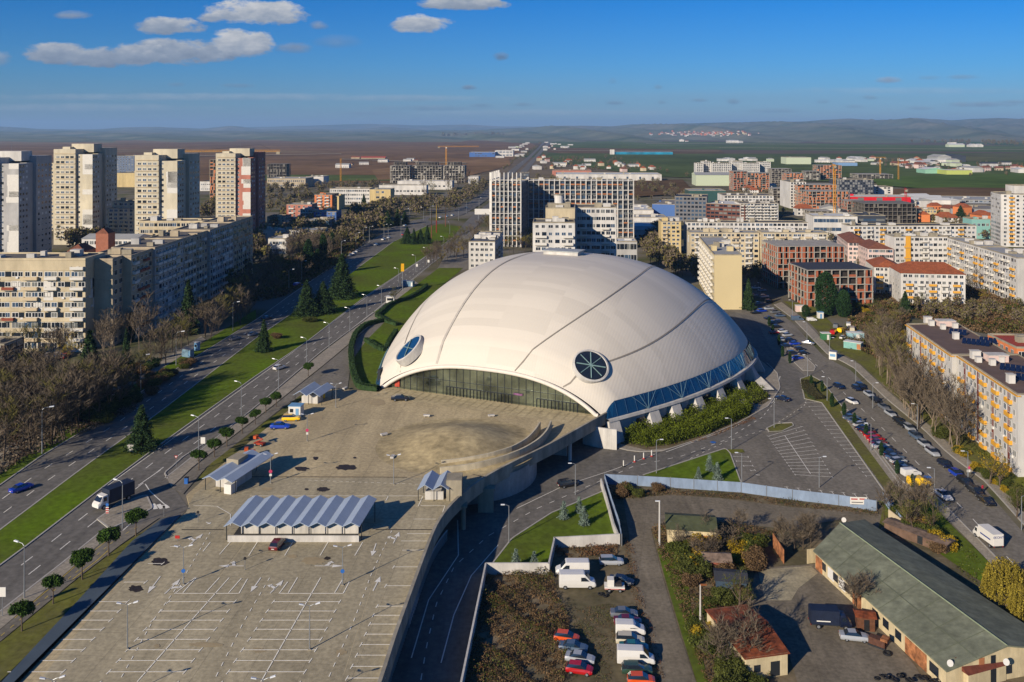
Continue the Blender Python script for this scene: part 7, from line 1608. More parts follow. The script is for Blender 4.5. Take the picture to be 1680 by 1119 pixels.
# walls, fences
def wall_line(name, px, h, th, label, m, z=-6, cat='wall', group=None, posts=None, panels=None):
 P = [G(x, y, z) for x, y in px]; t = thing(name, label, cat, (0, 0, 0), 0, group); A = offs(P, th/2); B = offs(P, -th/2)
 up = lambda p: (p[0], p[1], z+h); dn = lambda p: (p[0], p[1], z-.1)
 mb = MB()
 for i in range(len(P)-1):
  V = [dn(A[i]), dn(A[i+1]), up(A[i+1]), up(A[i]), dn(B[i]), dn(B[i+1]), up(B[i+1]), up(B[i])]; mb.add(V, [(0,1,2,3), (5,4,7,6), (3,2,6,7), (0,3,7,4), (1,5,6,2)])
 mb.build('panel' if panels else 'wall', m, t)
 if posts:
  for a, b in zip(P, P[1:]):
   L_ = math.hypot(a[0]-b[0], a[1]-b[1]); n = max(1, int(L_/posts))
   for k in range(n+1):
    x = a[0]+(b[0]-a[0])*k/n; y = a[1]+(b[1]-a[1])*k/n; put('post', POST, t, (x, y, z), 0, (1, 1, h/2))
 return t
POST = MB().box(-.07, .07, -.07, .07, 0, 2.12).mesh('post', steel)
fence_m = C('fence_sheet', 158, 178, 204, rough=.55, var=.07, scale=.3, wave=(2.4, 'X', .6), grime=.5)
wall_line('sheet_fence', [(992,794),(1100,800),(1216,808),(1300,820),(1376,829),(1438,839)], 2.2, .06, 'long pale blue sheet metal fence between the car park and the yards', fence_m, posts=5.0, panels=1, cat='fence')
wall_line('sheet_fence', [(992,794),(1001,826),(1016,872),(1020,896)], 2.2, .06, 'short blue sheet fence running toward the concrete wall corner', fence_m, posts=5.0, panels=1, cat='fence')
wall_line('concrete_wall', [(986,797),(996,830),(1007,872),(1016,894)], 1.6, .3, 'low pale concrete wall beside the short blue fence', conc_w)
wall_line('concrete_wall', [(1017,893),(908,899)], 2.0, .3, 'sunlit concrete wall behind the wrecked vans', conc_w)
wall_line('concrete_wall', [(910,898),(900,944)], 2.0, .3, 'short concrete wall joining the two sunlit walls', conc_w)
wall_line('concrete_wall', [(900,942),(797,942)], 2.0, .3, 'sunlit concrete wall above the tall weeds', conc_w)
wall_line('concrete_wall', [(797,942),(757,1140),(745,1200)], 2.0, .3, 'long concrete wall between the weeds and the lower road', conc_w)
wall_line('sheet_fence', [(1448,822),(1465,845),(1480,865)], 2.0, .06, 'blue grey fence end hidden in the bare trees', fence_m, posts=5, panels=1, cat='fence')
wall_line('low_wall', [(1458,850),(1478,866)], 1.8, .2, 'cream wall piece with poster above the green roofed hall', w_cream)
p = G(1408,835,-6); t = thing('notice_board', 'white notice board with faded red letters on the blue fence', 'sign', (p[0], p[1]-.12, -5.0), R(-4)); MB().box(-1.7, 1.7, -.04, .0, 0, 1.5).build('board', white_m, t)
def text(name, body, size, m, parent, loc, rot, ext=.01):
 cu = bpy.data.curves.new(name, 'FONT'); cu.body = body; cu.size = size; cu.extrude = ext; cu.align_x = 'CENTER'; cu.align_y = 'CENTER'; o = bpy.data.objects.new(name, cu); COL.objects.link(o)
 dg = bpy.context.evaluated_depsgraph_get(); me = bpy.data.meshes.new_from_object(o.evaluated_get(dg)); me.materials.clear(); me.materials.append(m); bpy.data.objects.remove(o)
 q = put(name, me, parent); q.location = loc; q.rotation_euler = rot; return q
redp = C('sign_red', 190, 44, 40, rough=.6)
MB().box(-1.5, -.2, -.06, -.045, .95, 1.2).build('red_mark', redp, t); MB().box(.2, 1.4, -.06, -.045, 1.0, 1.25).build('red_mark', redp, t); MB().box(-1.4, .9, -.06, -.045, .35, .5).build('red_mark', steel_d, t)
# folded roofs over the stairs
roofb = C('folded_roof', 166, 180, 198, rough=.5, metal=.1, var=.06, scale=.3, wave=(1.6, 'X', .15)); gridp = C('glass_wall', 86, 92, 92, rough=.4)
def canopy(label, A, B, D_, folds, zlo, zhi, rise, skew=0):
 """A, B: front corners on the deck; D_: depth; folds of the zigzag roof run front to back"""
 A = Vector((A[0], A[1], 0)); B = Vector((B[0], B[1], 0)); u = (B-A); W = u.length; u.normalize(); v = Vector((-u.y, u.x, 0)); t = thing('stair_canopy', label, 'canopy', A, 0, 'folded roofs over the deck stairs')
 q = lambda a, b, z: tuple(u*a+v*b+Vector((0, 0, z))); mb = MB(); n = folds*2
 for i in range(n):
  x0 = W*i/n; x1 = W*(i+1)/n; h0 = zhi if i % 2 else zlo; h1 = zlo if i % 2 else zhi
  V = [q(x0, 0, h0), q(x1, 0, h1), q(x1+skew, D_, h1+rise), q(x0+skew, D_, h0+rise)]; V += [(p[0], p[1], p[2]-.12) for p in V]
  mb.add(V, [(0,1,2,3), (7,6,5,4), (0,4,5,1), (2,6,7,3), (1,5,6,2), (3,7,4,0)])
 mb.build('folded_roof', roofb, t)
 for i in range(0, n+1, 2):
  for b in (1.0, D_-1.0): MB().tube([q(W*i/n+(skew*b/D_), b, -.02), q(W*i/n+(skew*b/D_), b, zlo+rise*b/D_-.05)], .08, 6).build('post', steel_d, t)
 return t, q, W
t, q, W = canopy('large eight fold blue grey stair roof in the middle of the parking deck', G(368,889,0)[:2] and (AT(367,154.6)[0],154.6), (AT(590,154.6)[0],154.6), 9.0, 8, 2.85, 3.55, 1.1, 1.6)
MB().add([q(.6,.2,0), q(23.6,.2,0), q(23.6,.5,0), q(.6,.5,0), q(.6,.2,1.1), q(23.6,.2,1.1), q(23.6,.5,1.1), q(.6,.5,1.1)], [(4,5,6,7),(0,1,5,4),(1,2,6,5),(2,3,7,6),(3,0,4,7)]).build('front_wall', conc_w, t)
MB().add([q(2,3.4,0), q(23,3.4,0), q(23,3.7,0), q(2,3.7,0), q(2,3.4,2.7), q(23,3.4,2.7), q(23,3.7,2.7), q(2,3.7,2.7)], [(4,5,6,7),(0,1,5,4),(1,2,6,5),(2,3,7,6),(3,0,4,7)]).build('back_wall', conc_w, t)
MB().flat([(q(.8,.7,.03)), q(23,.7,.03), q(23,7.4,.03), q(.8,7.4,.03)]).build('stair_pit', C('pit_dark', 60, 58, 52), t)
t, q, W = canopy('tall stair roof of two folds beside the west row of pines', (AT(330,176)[0],176.5), (AT(382,175)[0],174.5), 13.5, 2, 2.6, 3.3, .8, 1.0)
MB().add([q(1,3,0), q(5.5,3,0), q(5.5,9,0), q(1,9,0), q(1,3,2.3), q(5.5,3,2.3), q(5.5,9,2.3), q(1,9,2.3)], [(4,5,6,7),(0,1,5,4),(1,2,6,5),(2,3,7,6),(3,0,4,7)]).build('booth', conc_w, t)
MB().add([q(.8,7,2.4), q(3.6,7,2.4), q(3.6,10.5,2.4), q(.8,10.5,2.4), q(.8,7,4.2), q(3.6,7,4.2), q(3.6,10.5,4.2), q(.8,10.5,4.2)], [(4,5,6,7),(0,1,5,4),(1,2,6,5),(2,3,7,6),(3,0,4,7)]).build('lift_box', conc, t)
MB().add([q(4.8,.4,0), q(6.4,.4,0), q(6.4,2.4,0), q(4.8,2.4,0), q(4.8,.4,1.9), q(6.4,.4,1.9), q(6.4,2.4,1.9), q(4.8,2.4,1.9)], [(4,5,6,7),(0,1,5,4),(1,2,6,5),(2,3,7,6),(3,0,4,7)]).build('ticket_box', white_m, t)
t, q, W = canopy('butterfly stair roof near the hedge left of the arena', (AT(480,232)[0],232.5), (AT(526,232)[0],231), 7.5, 2, 2.6, 3.7, .5, .8)
MB().add([q(1.5,2,0), q(6,2,0), q(6,5.5,0), q(1.5,5.5,0), q(1.5,2,2.4), q(6,2,2.4), q(6,5.5,2.4), q(1.5,5.5,2.4)], [(4,5,6,7),(0,1,5,4),(1,2,6,5),(2,3,7,6),(3,0,4,7)]).build('booth', conc_w, t)
t, q, W = canopy('small two fold stair roof with concrete lift box by the parapet', (AT(684,171)[0],171), (AT(736,171)[0],171), 6.0, 2, 2.6, 3.6, .5, .9)
MB().add([q(5.6,1,0), q(8.6,1,0), q(8.6,5,0), q(5.6,5,0), q(5.6,1,4.0), q(8.6,1,4.0), q(8.6,5,4.0), q(5.6,5,4.0)], [(4,5,6,7),(0,1,5,4),(1,2,6,5),(2,3,7,6),(3,0,4,7)]).build('lift_box', conc, t)
MB().add([q(1.4,1.6,0), q(5,1.6,0), q(5,4,0), q(1.4,4,0), q(1.4,1.6,1.6), q(5,1.6,1.6), q(5,4,1.6), q(1.4,4,1.6)], [(4,5,6,7),(0,1,5,4),(1,2,6,5),(2,3,7,6),(3,0,4,7)]).build('stair_wall', conc_w, t)
# kiosks, boxes
def boxthing(name, label, cat, x, y, z, w, d, h, m, rz=0, top=None, parts=(), group=None):
 p = G(x, y, z); t = thing(name, label, cat, p, rz, group); MB().box(-w/2, w/2, 0, d, 0, h).build('body', m, t)
 if top: MB().box(-w/2-.12, w/2+.12, -.12, d+.12, h, h+.14).build('roof', top, t)
 for (nm, x0, x1, z0, z1, pm) in parts: MB().box(x0, x1, -.04, -.002, z0, z1).build(nm, pm, t)
 return t
lb = C('light_blue_paint', 120, 168, 206, rough=.5)
boxthing('kiosk', 'white and light blue cabin on the deck above the yellow car', 'kiosk', 483, 684, 0, 3.1, 2.6, 2.6, white_m, R(-6), lb, (('door', .3, 1.1, .05, 2.1, lb),('window', -1.2, -.3, 1.1, 2.0, glass_d)))
boxthing('container', 'yellow container behind the butterfly stair roof', 'container', 515, 658, 0, 1.5, 3.6, 1.5, C('yellow_paint_box', 240, 200, 20, rough=.5), R(-28), None, (('lid', -.7, .7, 1.2, 1.3, black_m),))
boxthing('cabinet', 'small pale utility cabinet beneath the cedar on the median', 'cabinet', 214, 741, 0, 1.2, .7, 1.3, conc_w, 0, conc_w, (('door', -.5, .5, .1, 1.1, w_white),))
boxthing('kiosk', 'white kiosk under the small green tree by the bus bay', 'kiosk', 640, 497, 0, 3.4, 2.6, 2.5, white_m, 0, r_white, (('window', -1.3, 1.3, 1.0, 2.0, glass_d),))
boxthing('bus_shelter', 'glass bus shelter at the stop on the far carriageway', 'bus shelter', 305, 586, 0, 3.8, 1.6, 2.4, C('shelter_glass', 120, 150, 170, rough=.2), R(-28), steel, (('poster', 1.0, 1.8, .3, 2.0, lb),))
boxthing('kiosk', 'blue ticket kiosk beside the glass bus shelter', 'kiosk', 321, 575, 0, 1.4, 1.2, 2.6, lb, R(-28), white_m, (('window', -.5, .5, 1.1, 1.9, glass_d),))
boxthing('bus_shelter', 'glass bus shelter by the bay below the yellow sign', 'bus shelter', 668, 470, 0, 6, 1.8, 2.4, C('shelter_glass', 120, 150, 170, rough=.2), R(-25), steel, (('poster', 2.0, 2.8, .3, 2.0, white_m),))
boxthing('site_hut', 'green and white hut by the wrecks across the street', 'hut', 1356, 558, -6, 3.2, 2.4, 2.4, C('hut_green', 64, 128, 84, rough=.7), 0, white_m, (('door', .2, 1.0, .05, 2.0, white_m),))
boxthing('site_hut', 'small white hut beside the street at the building site', 'hut', 1347, 523, -6, 2.2, 2.0, 2.6, white_m, 0, lb, (('door', -.4, .4, .05, 2.0, lb),))
boxthing('site_hut', 'pale blue workshop container among the wrecks', 'hut', 1404, 558, -6, 6, 2.6, 2.6, C('pale_blue_box', 150, 190, 200, rough=.6), R(-10), r_white, (('door', .2, 1.4, .05, 2.1, white_m),))
boxthing('site_hut', 'turquoise stall with orange end below the workshop container', 'hut', 1398, 573, -6, 6, 3, 2.4, C('turquoise_stall', 130, 184, 176, rough=.6), R(-38), white_m, (('end_panel', 1.6, 2.9, .2, 2.1, b_or),))
boxthing('site_hut', 'white and pink hut at the foot of the orange brick frame', 'hut', 1314, 512, -6, 4, 2.4, 2.6, w_pale, R(-5), white_m, (('door', -.4, .4, .05, 2.0, white_m),))
boxthing('kiosk', 'white kiosk on the pavement across from the slim cypresses', 'kiosk', 1366, 590, -6, 2.4, 2.0, 2.6, white_m, R(-30), steel, (('window', -.9, .9, 1.0, 1.9, lb),))
for i, (x, y) in enumerate(((515,672),(429,685),(405,716),(657,748),(1023,778))): pass
for i, (x, y, lab) in enumerate([(700,684,'left white planter block by the paving slabs'),(806,684,'right white planter block by the paving slabs'),(630,715,'white concrete block on the open deck left of the mound'),(546,639,'left white barrier block at the deck entrance'),(566,639,'right white barrier block at the deck entrance'),(644,752,'white block around the lamp foot on the deck')]):
 p = G(x, y, 0); t = thing('concrete_block', lab, 'block', p, R(i*17), 'white blocks on the deck'); mb = MB(); mb.box(-.8, .8, -.35, .35, .25, .6); mb.build('top', conc_w, t); MB().box(-.6, -.35, -.3, .3, -.01, .26).build('foot', conc, t); MB().box(.35, .6, -.3, .3, -.01, .26).build('foot', conc, t)
# red machinery next to the west canopy
for i, (x, y, lab) in enumerate([(426,731,'rusty red scissor lift parked beside the slate roof'),(412,750,'second red lift half hidden behind the tall stair roof')]):
 rr_ = C('machine_red', 176, 66, 40, rough=.6, var=.2, scale=2); t = thing('lift_machine', lab, 'machine', G(x, y, 0), R(-20+i*30), 'red lifts'); MB().box(-1.2, 1.2, -.6, .6, .35, .75).build('chassis', rr_, t)
 MB().tube([(-1, 0, .75), (.9, 0, 1.5)], .12, 5).build('boom', rr_, t); MB().tube([(.9, 0, 1.5), (-.9, 0, 1.9)], .12, 5).build('boom', rr_, t); MB().box(-1.4, -.6, -.5, .5, 1.5, 2.2).build('basket', C('machine_orange', 200, 90, 40, rough=.6), t)
 for sx in (-.8, .8):
  for sy in (-.62, .62): put('wheel', WHEEL, t, (sx, sy, .32))
# lamps
for i, (x, y, h) in enumerate([(209,1065,6.4),(508,1066,6.3),(301,959,6.1),(562,960,6.2),(444,793,6.0),(646,795,6.0),(504,724,6.3),(551,669,6.3)]):
 lab = ['tall double lamp on the left bay rows','tall double lamp on the middle bay rows','double lamp with blue disc left of the big folded roof','double lamp with blue disc below the big folded roof','double lamp with pink disc by the tall stair roof','double lamp beside a white block on the open deck','double lamp with pink disc below the yellow car','double lamp nearest the butterfly stair roof'][i]
 p = G(x, y, 0); t = lamp('double', *p, h, lab, R(8), 'double lamps on the parking deck')
 if i in (2, 3): MB().tube([(0, -.14, 2.3), (0, -.1, 2.3)], .33, 16).build('sign_disc', C('sign_blue', 50, 110, 190, rough=.5), t)
 if i in (4, 6): MB().tube([(0, -.14, 2.6), (0, -.1, 2.6)], .36, 16).build('sign_disc', C('sign_pink', 206, 66, 110, rough=.5), t); MB().box(-.25, .25, -.14, -.1, 1.6, 2.1).build('sign_plate', white_m, t)
for i, (X, Y) in enumerate(((AT(86,106)[0],106),(AT(432,106)[0],106))): lamp('double', X, Y, 0, 6.4, ['left','right'][i]+' double lamp cut off by the bottom edge', R(8), 'double lamps at the bottom edge')
LS = [(40,982,84),(201,866,72),(326,746,60),(396,682,48),(457,640,50),(503,600,44),(540,572,42),(574,545,40),(602,520,34),(626,503,32),(654,474,34),(682,446,22),(700,432,24),(728,412,24)]
for i, (x, y, hp) in enumerate(LS):
 p = P0(x, y); lamp('street', *p, max(8.6, min(10.5, hpx(hp, p[1]))), nth(i)+' lamp from the bottom left along the near kerb of the boulevard', R(160), 'lamps along the near kerb')
LF = [(69,745,78),(289,600,56),(231,640,58),(382,543,48),(474,478,36),(495,462,34),(560,425,30),(584,410,30),(596,400,30),(606,398,30)]
for i, (x, y, hp) in enumerate(LF):
 p = P0(x, y); lamp('street', *p, max(8.6, min(10.5, hpx(hp, p[1]))), nth(i)+' lamp from the left along the far side of the boulevard', R(10), 'lamps along the far side of the boulevard')
for i, (x, y, hp) in enumerate([(630,392,24),(637,395,26),(658,388,28),(672,368,26),(695,362,22),(765,350,30),(738,384,20),(752,362,18),(786,345,24),(706,360,22)]):
 p = P0(x, y); lamp('street', *p, max(8.6, min(12, hpx(hp, p[1]))), 'tall lamp on the crossing at the far end of the median', R(i*40), 'lamps round the crossing')
LR = [(835,890,62,'lamp on the lawn edge beside the lower road'),(944,812,50,'lamp on the road edge beside the dark car on the ring road'),(1077,777,56,'slim lamp behind the corner of the blue fence'),(1200,738,52,'lamp at the tip of the triangle lawn'),(1270,702,48,'lamp on the grass island of the car park'),(1217,793,40,'lamp left in the car park behind the blue fence'),(1344,800,42,'lamp right in the car park behind the blue fence'),(1325,618,36,'lamp on the small traffic island'),(1357,658,40,'curved lamp beside the cypress strip'),(1404,630,38,'lamp at the street corner by the pavement'),(1432,670,42,'lamp beside the first parked cars of the street'),(1505,705,40,'lamp among the parked cars, middle of the street'),(1429,740,40,'lamp on the strip beside the red parked car'),(1588,790,44,'lamp beside the pink sign on the pavement'),(1676,870,54,'lamp on the pavement near the white box truck'),(1533,820,40,'lamp beside the white car below the yellow van'),(1300,520,28,'lamp beside the first bend of the street'),(1324,560,32,'lamp on the verge across from the wrecks'),(1361,588,34,'lamp on the verge near the white kiosk'),(1248,490,26,'lamp near the big conifer by the yellow wall')]
for i, (x, y, hp, lab) in enumerate(LR):
 p = G(x, y, -6); lamp('single', *p, max(6.8, min(8.4, hpx(hp, p[1]))), lab, R([0,0,180,0][i % 4]), 'slim lamps east of the arena')
p = G(1082,895,-6); t = thing('utility_pole', 'thick pale concrete pole with lamp beside the lane', 'pole', p); MB().tube([(0,0,0),(0,0,8.4)], [.2,.13], 8).build('pole', conc_w, t); MB().box(-.8,.1,-.1,.1,8.3,8.45).build('lamp_head', lampglass, t)
p = G(1149,1028,-6); t = thing('utility_pole', 'thin pale concrete pole with rusty lamp in the overgrown plot', 'pole', p); MB().tube([(0,0,0),(0,0,6.6)], [.16,.1], 8).build('pole', conc_w, t); MB().box(0,1.0,-.12,.12,6.5,6.7).build('lamp_head', C('rust', 150, 90, 50, rough=.9, var=.2, scale=3), t)
for i, (x, y, hp) in enumerate([(708,392,50),(716,382,46),(731,372,44)]):
 p = P0(x, y); t = thing('flag_mast', ['left','middle','right'][i]+' red and dark mast on the lawn of the crossing', 'mast', p, 0, 'three masts on the crossing lawn'); h = hpx(hp, p[1]); MB().tube([(0,0,0),(0,0,h*.45)], .35, 6).build('lower_mast', [C('mast_red', 150, 40, 30, rough=.7), r_tile2, r_tile2][0 if i == 1 else 1], t); MB().tube([(0,0,h*.45),(0,0,h)], [.3,.15], 6).build('upper_mast', C('mast_yellow', 180, 150, 50, rough=.7) if i == 1 else bark_d, t)
p = P0(655,478); t = thing('roadside_sign', 'yellow lightbox sign on a tall post beside the boulevard', 'sign', (p[0]+1.5, p[1], p[2])); MB().tube([(0,0,0),(0,0,9)], .15, 6).build('post', steel, t); MB().box(-.7,.7,-.2,.2,9,12.5).build('panel', C('sign_yellow', 236, 176, 20, rough=.5), t)
for x, y, lab in ((333,750,'white banner board on the lamp by the kerb'),(4,1012,'white banner board at the left edge'),(684,447,'white banner board on the lamp near the lawn'),(703,440,'white billboard behind the boulevard trees')):
 p = P0(x, y); t = thing('banner_board', lab, 'sign', p, 0, 'white banner boards'); MB().tube([(0,0,0),(0,0,3.2)], .06, 5).build('post', steel, t); MB().box(-.5,.5,-.05,.05,3.0,4.4).build('board', white_m, t)
p = P0(791,362); t = thing('billboard', 'large white billboard on two legs at the crossing', 'billboard', p); MB().box(-6,6,-.3,.3,5,9.5).build('board', white_m, t)
for x in (-3, 3): MB().tube([(x,.1,0),(x,.1,5)], .2, 6).build('leg', steel, t)
p = P0(176,850); t = thing('road_sign', 'blue arrow sign above red and white chevrons on the traffic island', 'road sign', (p[0], p[1], .1)); MB().tube([(0,0,0),(0,0,2.4)], .04, 5).build('post', steel, t); MB().tube([(0,-.06,2.1),(0,-.03,2.1)], .3, 16).build('blue_disc', C('sign_blue', 50, 110, 190, rough=.5), t)
for k in range(3): MB().box(-.25,.25,-.06,-.03,.5+k*.4,.7+k*.4).build('red_bar', redp, t)
MB().box(-.27,.27,-.03,.0,.45,1.7).build('backing', white_m, t)
p = P0(289,768); t = thing('road_sign', 'small red edged give way sign on the pavement', 'road sign', p); MB().tube([(0,0,0),(0,0,2.4)], .04, 5).build('post', steel, t); MB().add([(-.4,-.06,2.7),(.4,-.06,2.7),(0,-.06,2.05)], [(0,1,2)]).build('plate', redp, t); MB().add([(-.22,-.075,2.6),(.22,-.075,2.6),(0,-.075,2.22)], [(0,1,2)]).build('plate_face', white_m, t)
p = P0(306,794); t = thing('litter_bin', 'blue bin beside the yellow pavement lines', 'bin', p); MB().box(-.35,.35,-.35,.35,0,1.3).build('body', C('sign_blue', 50, 110, 190, rough=.5), t); MB().box(-.38,.38,-.38,.38,1.3,1.4).build('lid', black_m, t)
for i, (x, y) in enumerate(((291,888),(325,857),(269,848),(402,935),(425,872))):
 p = G(x, y, 0); t = thing('sign_post', ['red barrier at the left end of the folded roof','dark triangular sign on the entry curve','slim post on the traffic island','short post with round dark base on the bays','round black sign in front of the folded roof'][i], 'sign', p)
 MB().tube([(0,0,0),(0,0,1.9 if i else .6)], .05, 5).build('post', steel, t); (MB().box(-.4,.4,-.06,.06,.5,1.0) if i == 0 else MB().tube([(0,-.06,1.9),(0,-.03,1.9)], .26, 12)).build('plate', redp if i == 0 else black_m, t)
for i, (x, y) in enumerate(((1023,766),(1041,758),(1056,753),(1069,749))):
 p = G(x, y, -6); t = thing('traffic_post', nth(i)+' red and white post from the left across the ring road', 'bollard', p, 0, 'red and white posts'); MB().cyl(0,0,0,.25,.3,10).build('foot', redp if i else black_m, t); MB().cyl(0,0,.25,1.5,.13,8).build('post', white_m, t)
p = G(1170,726,-6); t = thing('floor_marking', 'blue disc painted on the ring road', 'marking', (p[0], p[1], -5.93)); MB().tube([(0,0,0),(0,0,.01)], .7, 20).build('disc', C('sign_blue', 50, 110, 190, rough=.5), t)
p = G(1522,783,-6); t = thing('floor_marking', 'blue round sign painted on the street beside the yellow van', 'marking', (p[0], p[1], -5.91)); MB().tube([(0,0,0),(0,0,.01)], .8, 20).build('disc', C('sign_blue', 50, 110, 190, rough=.5), t)
p = G(1589,784,-6); t = thing('road_sign', 'pink and white sign on the pavement beside the blue car', 'road sign', p); MB().tube([(0,0,0),(0,0,2.6)], .04, 5).build('post', steel, t); MB().tube([(0,-.08,2.3),(0,-.04,2.3)], .36, 16).build('disc', C('sign_pink', 206, 66, 110, rough=.5), t); MB().box(-.4,.4,-.06,-.02,1.3,1.85).build('plate', white_m, t)
# metal grilles and steps by the arena's east side
for i, (px, lab) in enumerate([([(1185,645),(1230,672)], 'slanted grille canopy over the east stairs'), ([(1225,610),(1262,648)], 'second grille canopy beside the ring road')]):
 a, b = G(*px[0], -6), G(*px[1], -6); t = thing('grille_canopy', lab, 'grille', a, math.atan2(b[1]-a[1], b[0]-a[0]), 'grille canopies'); L_ = math.hypot(a[0]-b[0], a[1]-b[1]); mb = MB()
 n = int(L_/.45)
 for k in range(n): mb.box(k*.45, k*.45+.2, -1.6, 1.6, 1.4, 1.48)
 mb.build('slats', conc_w, t)
 for k in (0, L_/2, L_): MB().box(k-.08, k+.08, -1.7, 1.7, 1.2, 1.39).build('beam', steel_d, t); MB().tube([(k, -1.5, 0), (k, -1.5, 1.2)], .08, 5).build('leg', steel_d, t)
# vehicles
def V(kind, col, x, y, ang, lab, z=None, scale=1.0, parts=True, group=None, cat=None):
 p = GT(x, y, .06) if z is None else G(x, y, z)
 return vehicle(kind, col, p[0], p[1], p[2]+(.05 if z is not None else 0), R(ang), lab, cat or ('van' if 'van' in kind else 'car'), group, scale, parts)
V('hatchback','maroon',455,898,82,'dark red hatchback parked alone below the big folded roof',0)
V('saloon','black',657,657,4,'black car parked at the foot of the arena glass front',0,1.1)
V('estate','yellow',478,690,4,'bright yellow estate car on the deck beside the white cabin',0,1.0)
V('saloon','blue',460,703,2,'bright blue car on the deck below the yellow car',0,1.05)
V('saloon','blue',35,805,60,'blue car on the far carriageway near the left edge')
V('hatchback','white',458,606,58,'white car driving on the near carriageway')
V('saloon','grey',386,558,58,'dark grey car on the far carriageway in the shade')
V('hatchback','bluegrey',415,551,58,'blue grey car ahead of the dark grey car on the far carriageway')
V('minivan','blue',489,470,58,'light blue bus like van in the deep shade of the far carriageway')
V('saloon','navy',438,524,58,'navy car in the shade beside the small conifer')
V('estate','black',932,798,22,'black car driving on the ring road below the deck',-6,1.05)
V('saloon','navy',1283,657,128,'dark blue car alone on the curve of the ring road',-6)
for i, (x, y, c, k) in enumerate([(617,403,'silver','hatchback'),(629,394,'white','saloon'),(638,391,'silver','hatchback'),(575,420,'silver','saloon'),(581,417,'white','hatchback'),(586,414,'silver','hatchback'),(661,386,'red','hatchback'),(664,371,'silver','saloon'),(722,358,'white','hatchback'),(733,356,'silver','saloon'),(742,354,'white','saloon'),(765,342,'black','saloon'),(775,333,'black','hatchback'),(808,307,'grey','saloon'),(826,290,'black','saloon'),(836,283,'white','hatchback'),(848,272,'black','saloon'),(857,266,'silver','saloon')]):
 V(k, c, x, y, 80, nth(i)+' small car from the median end, '+c+', on or beside the boulevard near the crossing', None, 1.05, False, 'cars near the crossing')
# cars in front of the sunlit housing block
for i, (x, y, c) in enumerate([(26,588,'black'),(44,586,'navy'),(61,586,'silver'),(79,586,'white'),(94,585,'white'),(107,587,'red'),(28,600,'grey'),(58,604,'black')]):
 V(['hatchback','saloon'][i % 2], c, x, y, 86, c+' car, '+nth(i)+' in the yard before the sunlit housing block', None, 1, i > 1, 'cars before the sunlit block')
FS = [(1405,640,'navy','hatchback'),(1412,637,'black','estate'),(1426,650,'silver','saloon'),(1436,659,'black','saloon'),(1450,671,'grey','saloon'),(1461,682,'silver','saloon'),(1474,694,'black','hatchback'),(1481,700,'black','saloon'),(1492,706,'silver','estate'),(1502,719,'bluegrey','estate'),(1516,732,'silver','hatchback'),(1530,746,'silver','estate'),(1549,765,'navy','hatchback'),(1569,781,'blue','hatchback'),(1583,795,'black','estate'),(1601,811,'black','estate'),(1618,826,'black','saloon')]
for i, (x, y, c, k) in enumerate(FS): V(k, c, x, y, -87, c+' car, '+nth(i)+' from the far end of the row along the right kerb', -6, 1.0, True, 'cars along the right kerb')
NS = [(1376,637,'navy','hatchback'),(1398,662,'white','hatchback'),(1396,688,'bluegrey','saloon'),(1404,694,'grey','saloon'),(1412,700,'silver','hatchback'),(1417,706,'navy','saloon'),(1424,712,'maroon','hatchback'),(1430,718,'red','hatchback'),(1437,724,'red','saloon'),(1441,730,'maroon','saloon'),(1445,735,'silver','saloon'),(1454,741,'black','hatchback'),(1462,747,'navy','saloon'),(1468,754,'bluegrey','saloon'),(1474,760,'silver','hatchback'),(1480,767,'black','hatchback'),(1486,773,'bluegrey','saloon')]
for i, (x, y, c, k) in enumerate(NS): V(k, c, x, y, 14 if i > 1 else -75, c+' car, '+nth(i)+' from the far end of the angled row beside the cypress strip', -6, 1.0, True, 'cars in the angled row')
V('minivan','white',1495,781,10,'white minivan at the near end of the angled row',-6,.95)
V('minivan','yellow',1508,797,2,'yellow van at the near end of the angled row',-6,1.05)
V('saloon','white',1548,817,-84,'white saloon parked alone below the yellow van',-6,1.05)
V('saloon','grey',1326,565,-30,'grey car driving on the street near the bend',-6)
for i, (x, y, c) in enumerate([(1308,526,'bluegrey'),(1332,527,'white')]): V(['van','minivan'][i], c, x, y, 4, ['blue grey van','white van'][i]+' by the building site at the street corner', -6, .85)
# crowd of cars between arena and street
r_ = random.Random(5); i = 0
for (x, y) in sorted([(1262,508),(1272,514),(1280,520),(1250,512),(1262,524),(1268,532),(1274,538),(1284,546),(1292,552),(1296,560),(1304,566),(1312,575),(1318,582),(1278,530),(1270,548),(1284,560),(1290,570),(1301,582),(1308,590),(1240,515),(1244,500),(1236,486),(1254,488),(1230,498),(1262,496),(1225,470),(1240,474),(1250,478)], key=lambda q: -q[1]):
 c = r_.choice(['white','silver','black','navy','grey','bluegrey','silver','red','black','blue']); V(r_.choice(['hatchback','saloon','estate']), c, x, y, 20+r_.uniform(-6, 6), c+' car, '+nth(i)+' from the front in the crowded parking between arena and street', -6, 1.0, y > 540, 'cars between arena and street'); i += 1
# wrecks across the street
for i, (x, y, k, c, a) in enumerate([(1367,548,'minivan','red',60),(1372,538,'minivan','grey',60),(1380,545,'minivan','yellow',50),(1392,538,'van','white',70),(1398,545,'van','cream',70),(1384,556,'hatchback','white',40),(1404,541,'hatchback','maroon',60),(1412,548,'hatchback','teal',20),(1445,536,'minivan','white',0)]):
 V(k, c, x, y, a, ['red','grey','yellow','tall white','cream','small white','maroon','teal','far white'][i]+' scrap vehicle on the lot across the street', -6, .95, True, 'scrap vehicles across the street')
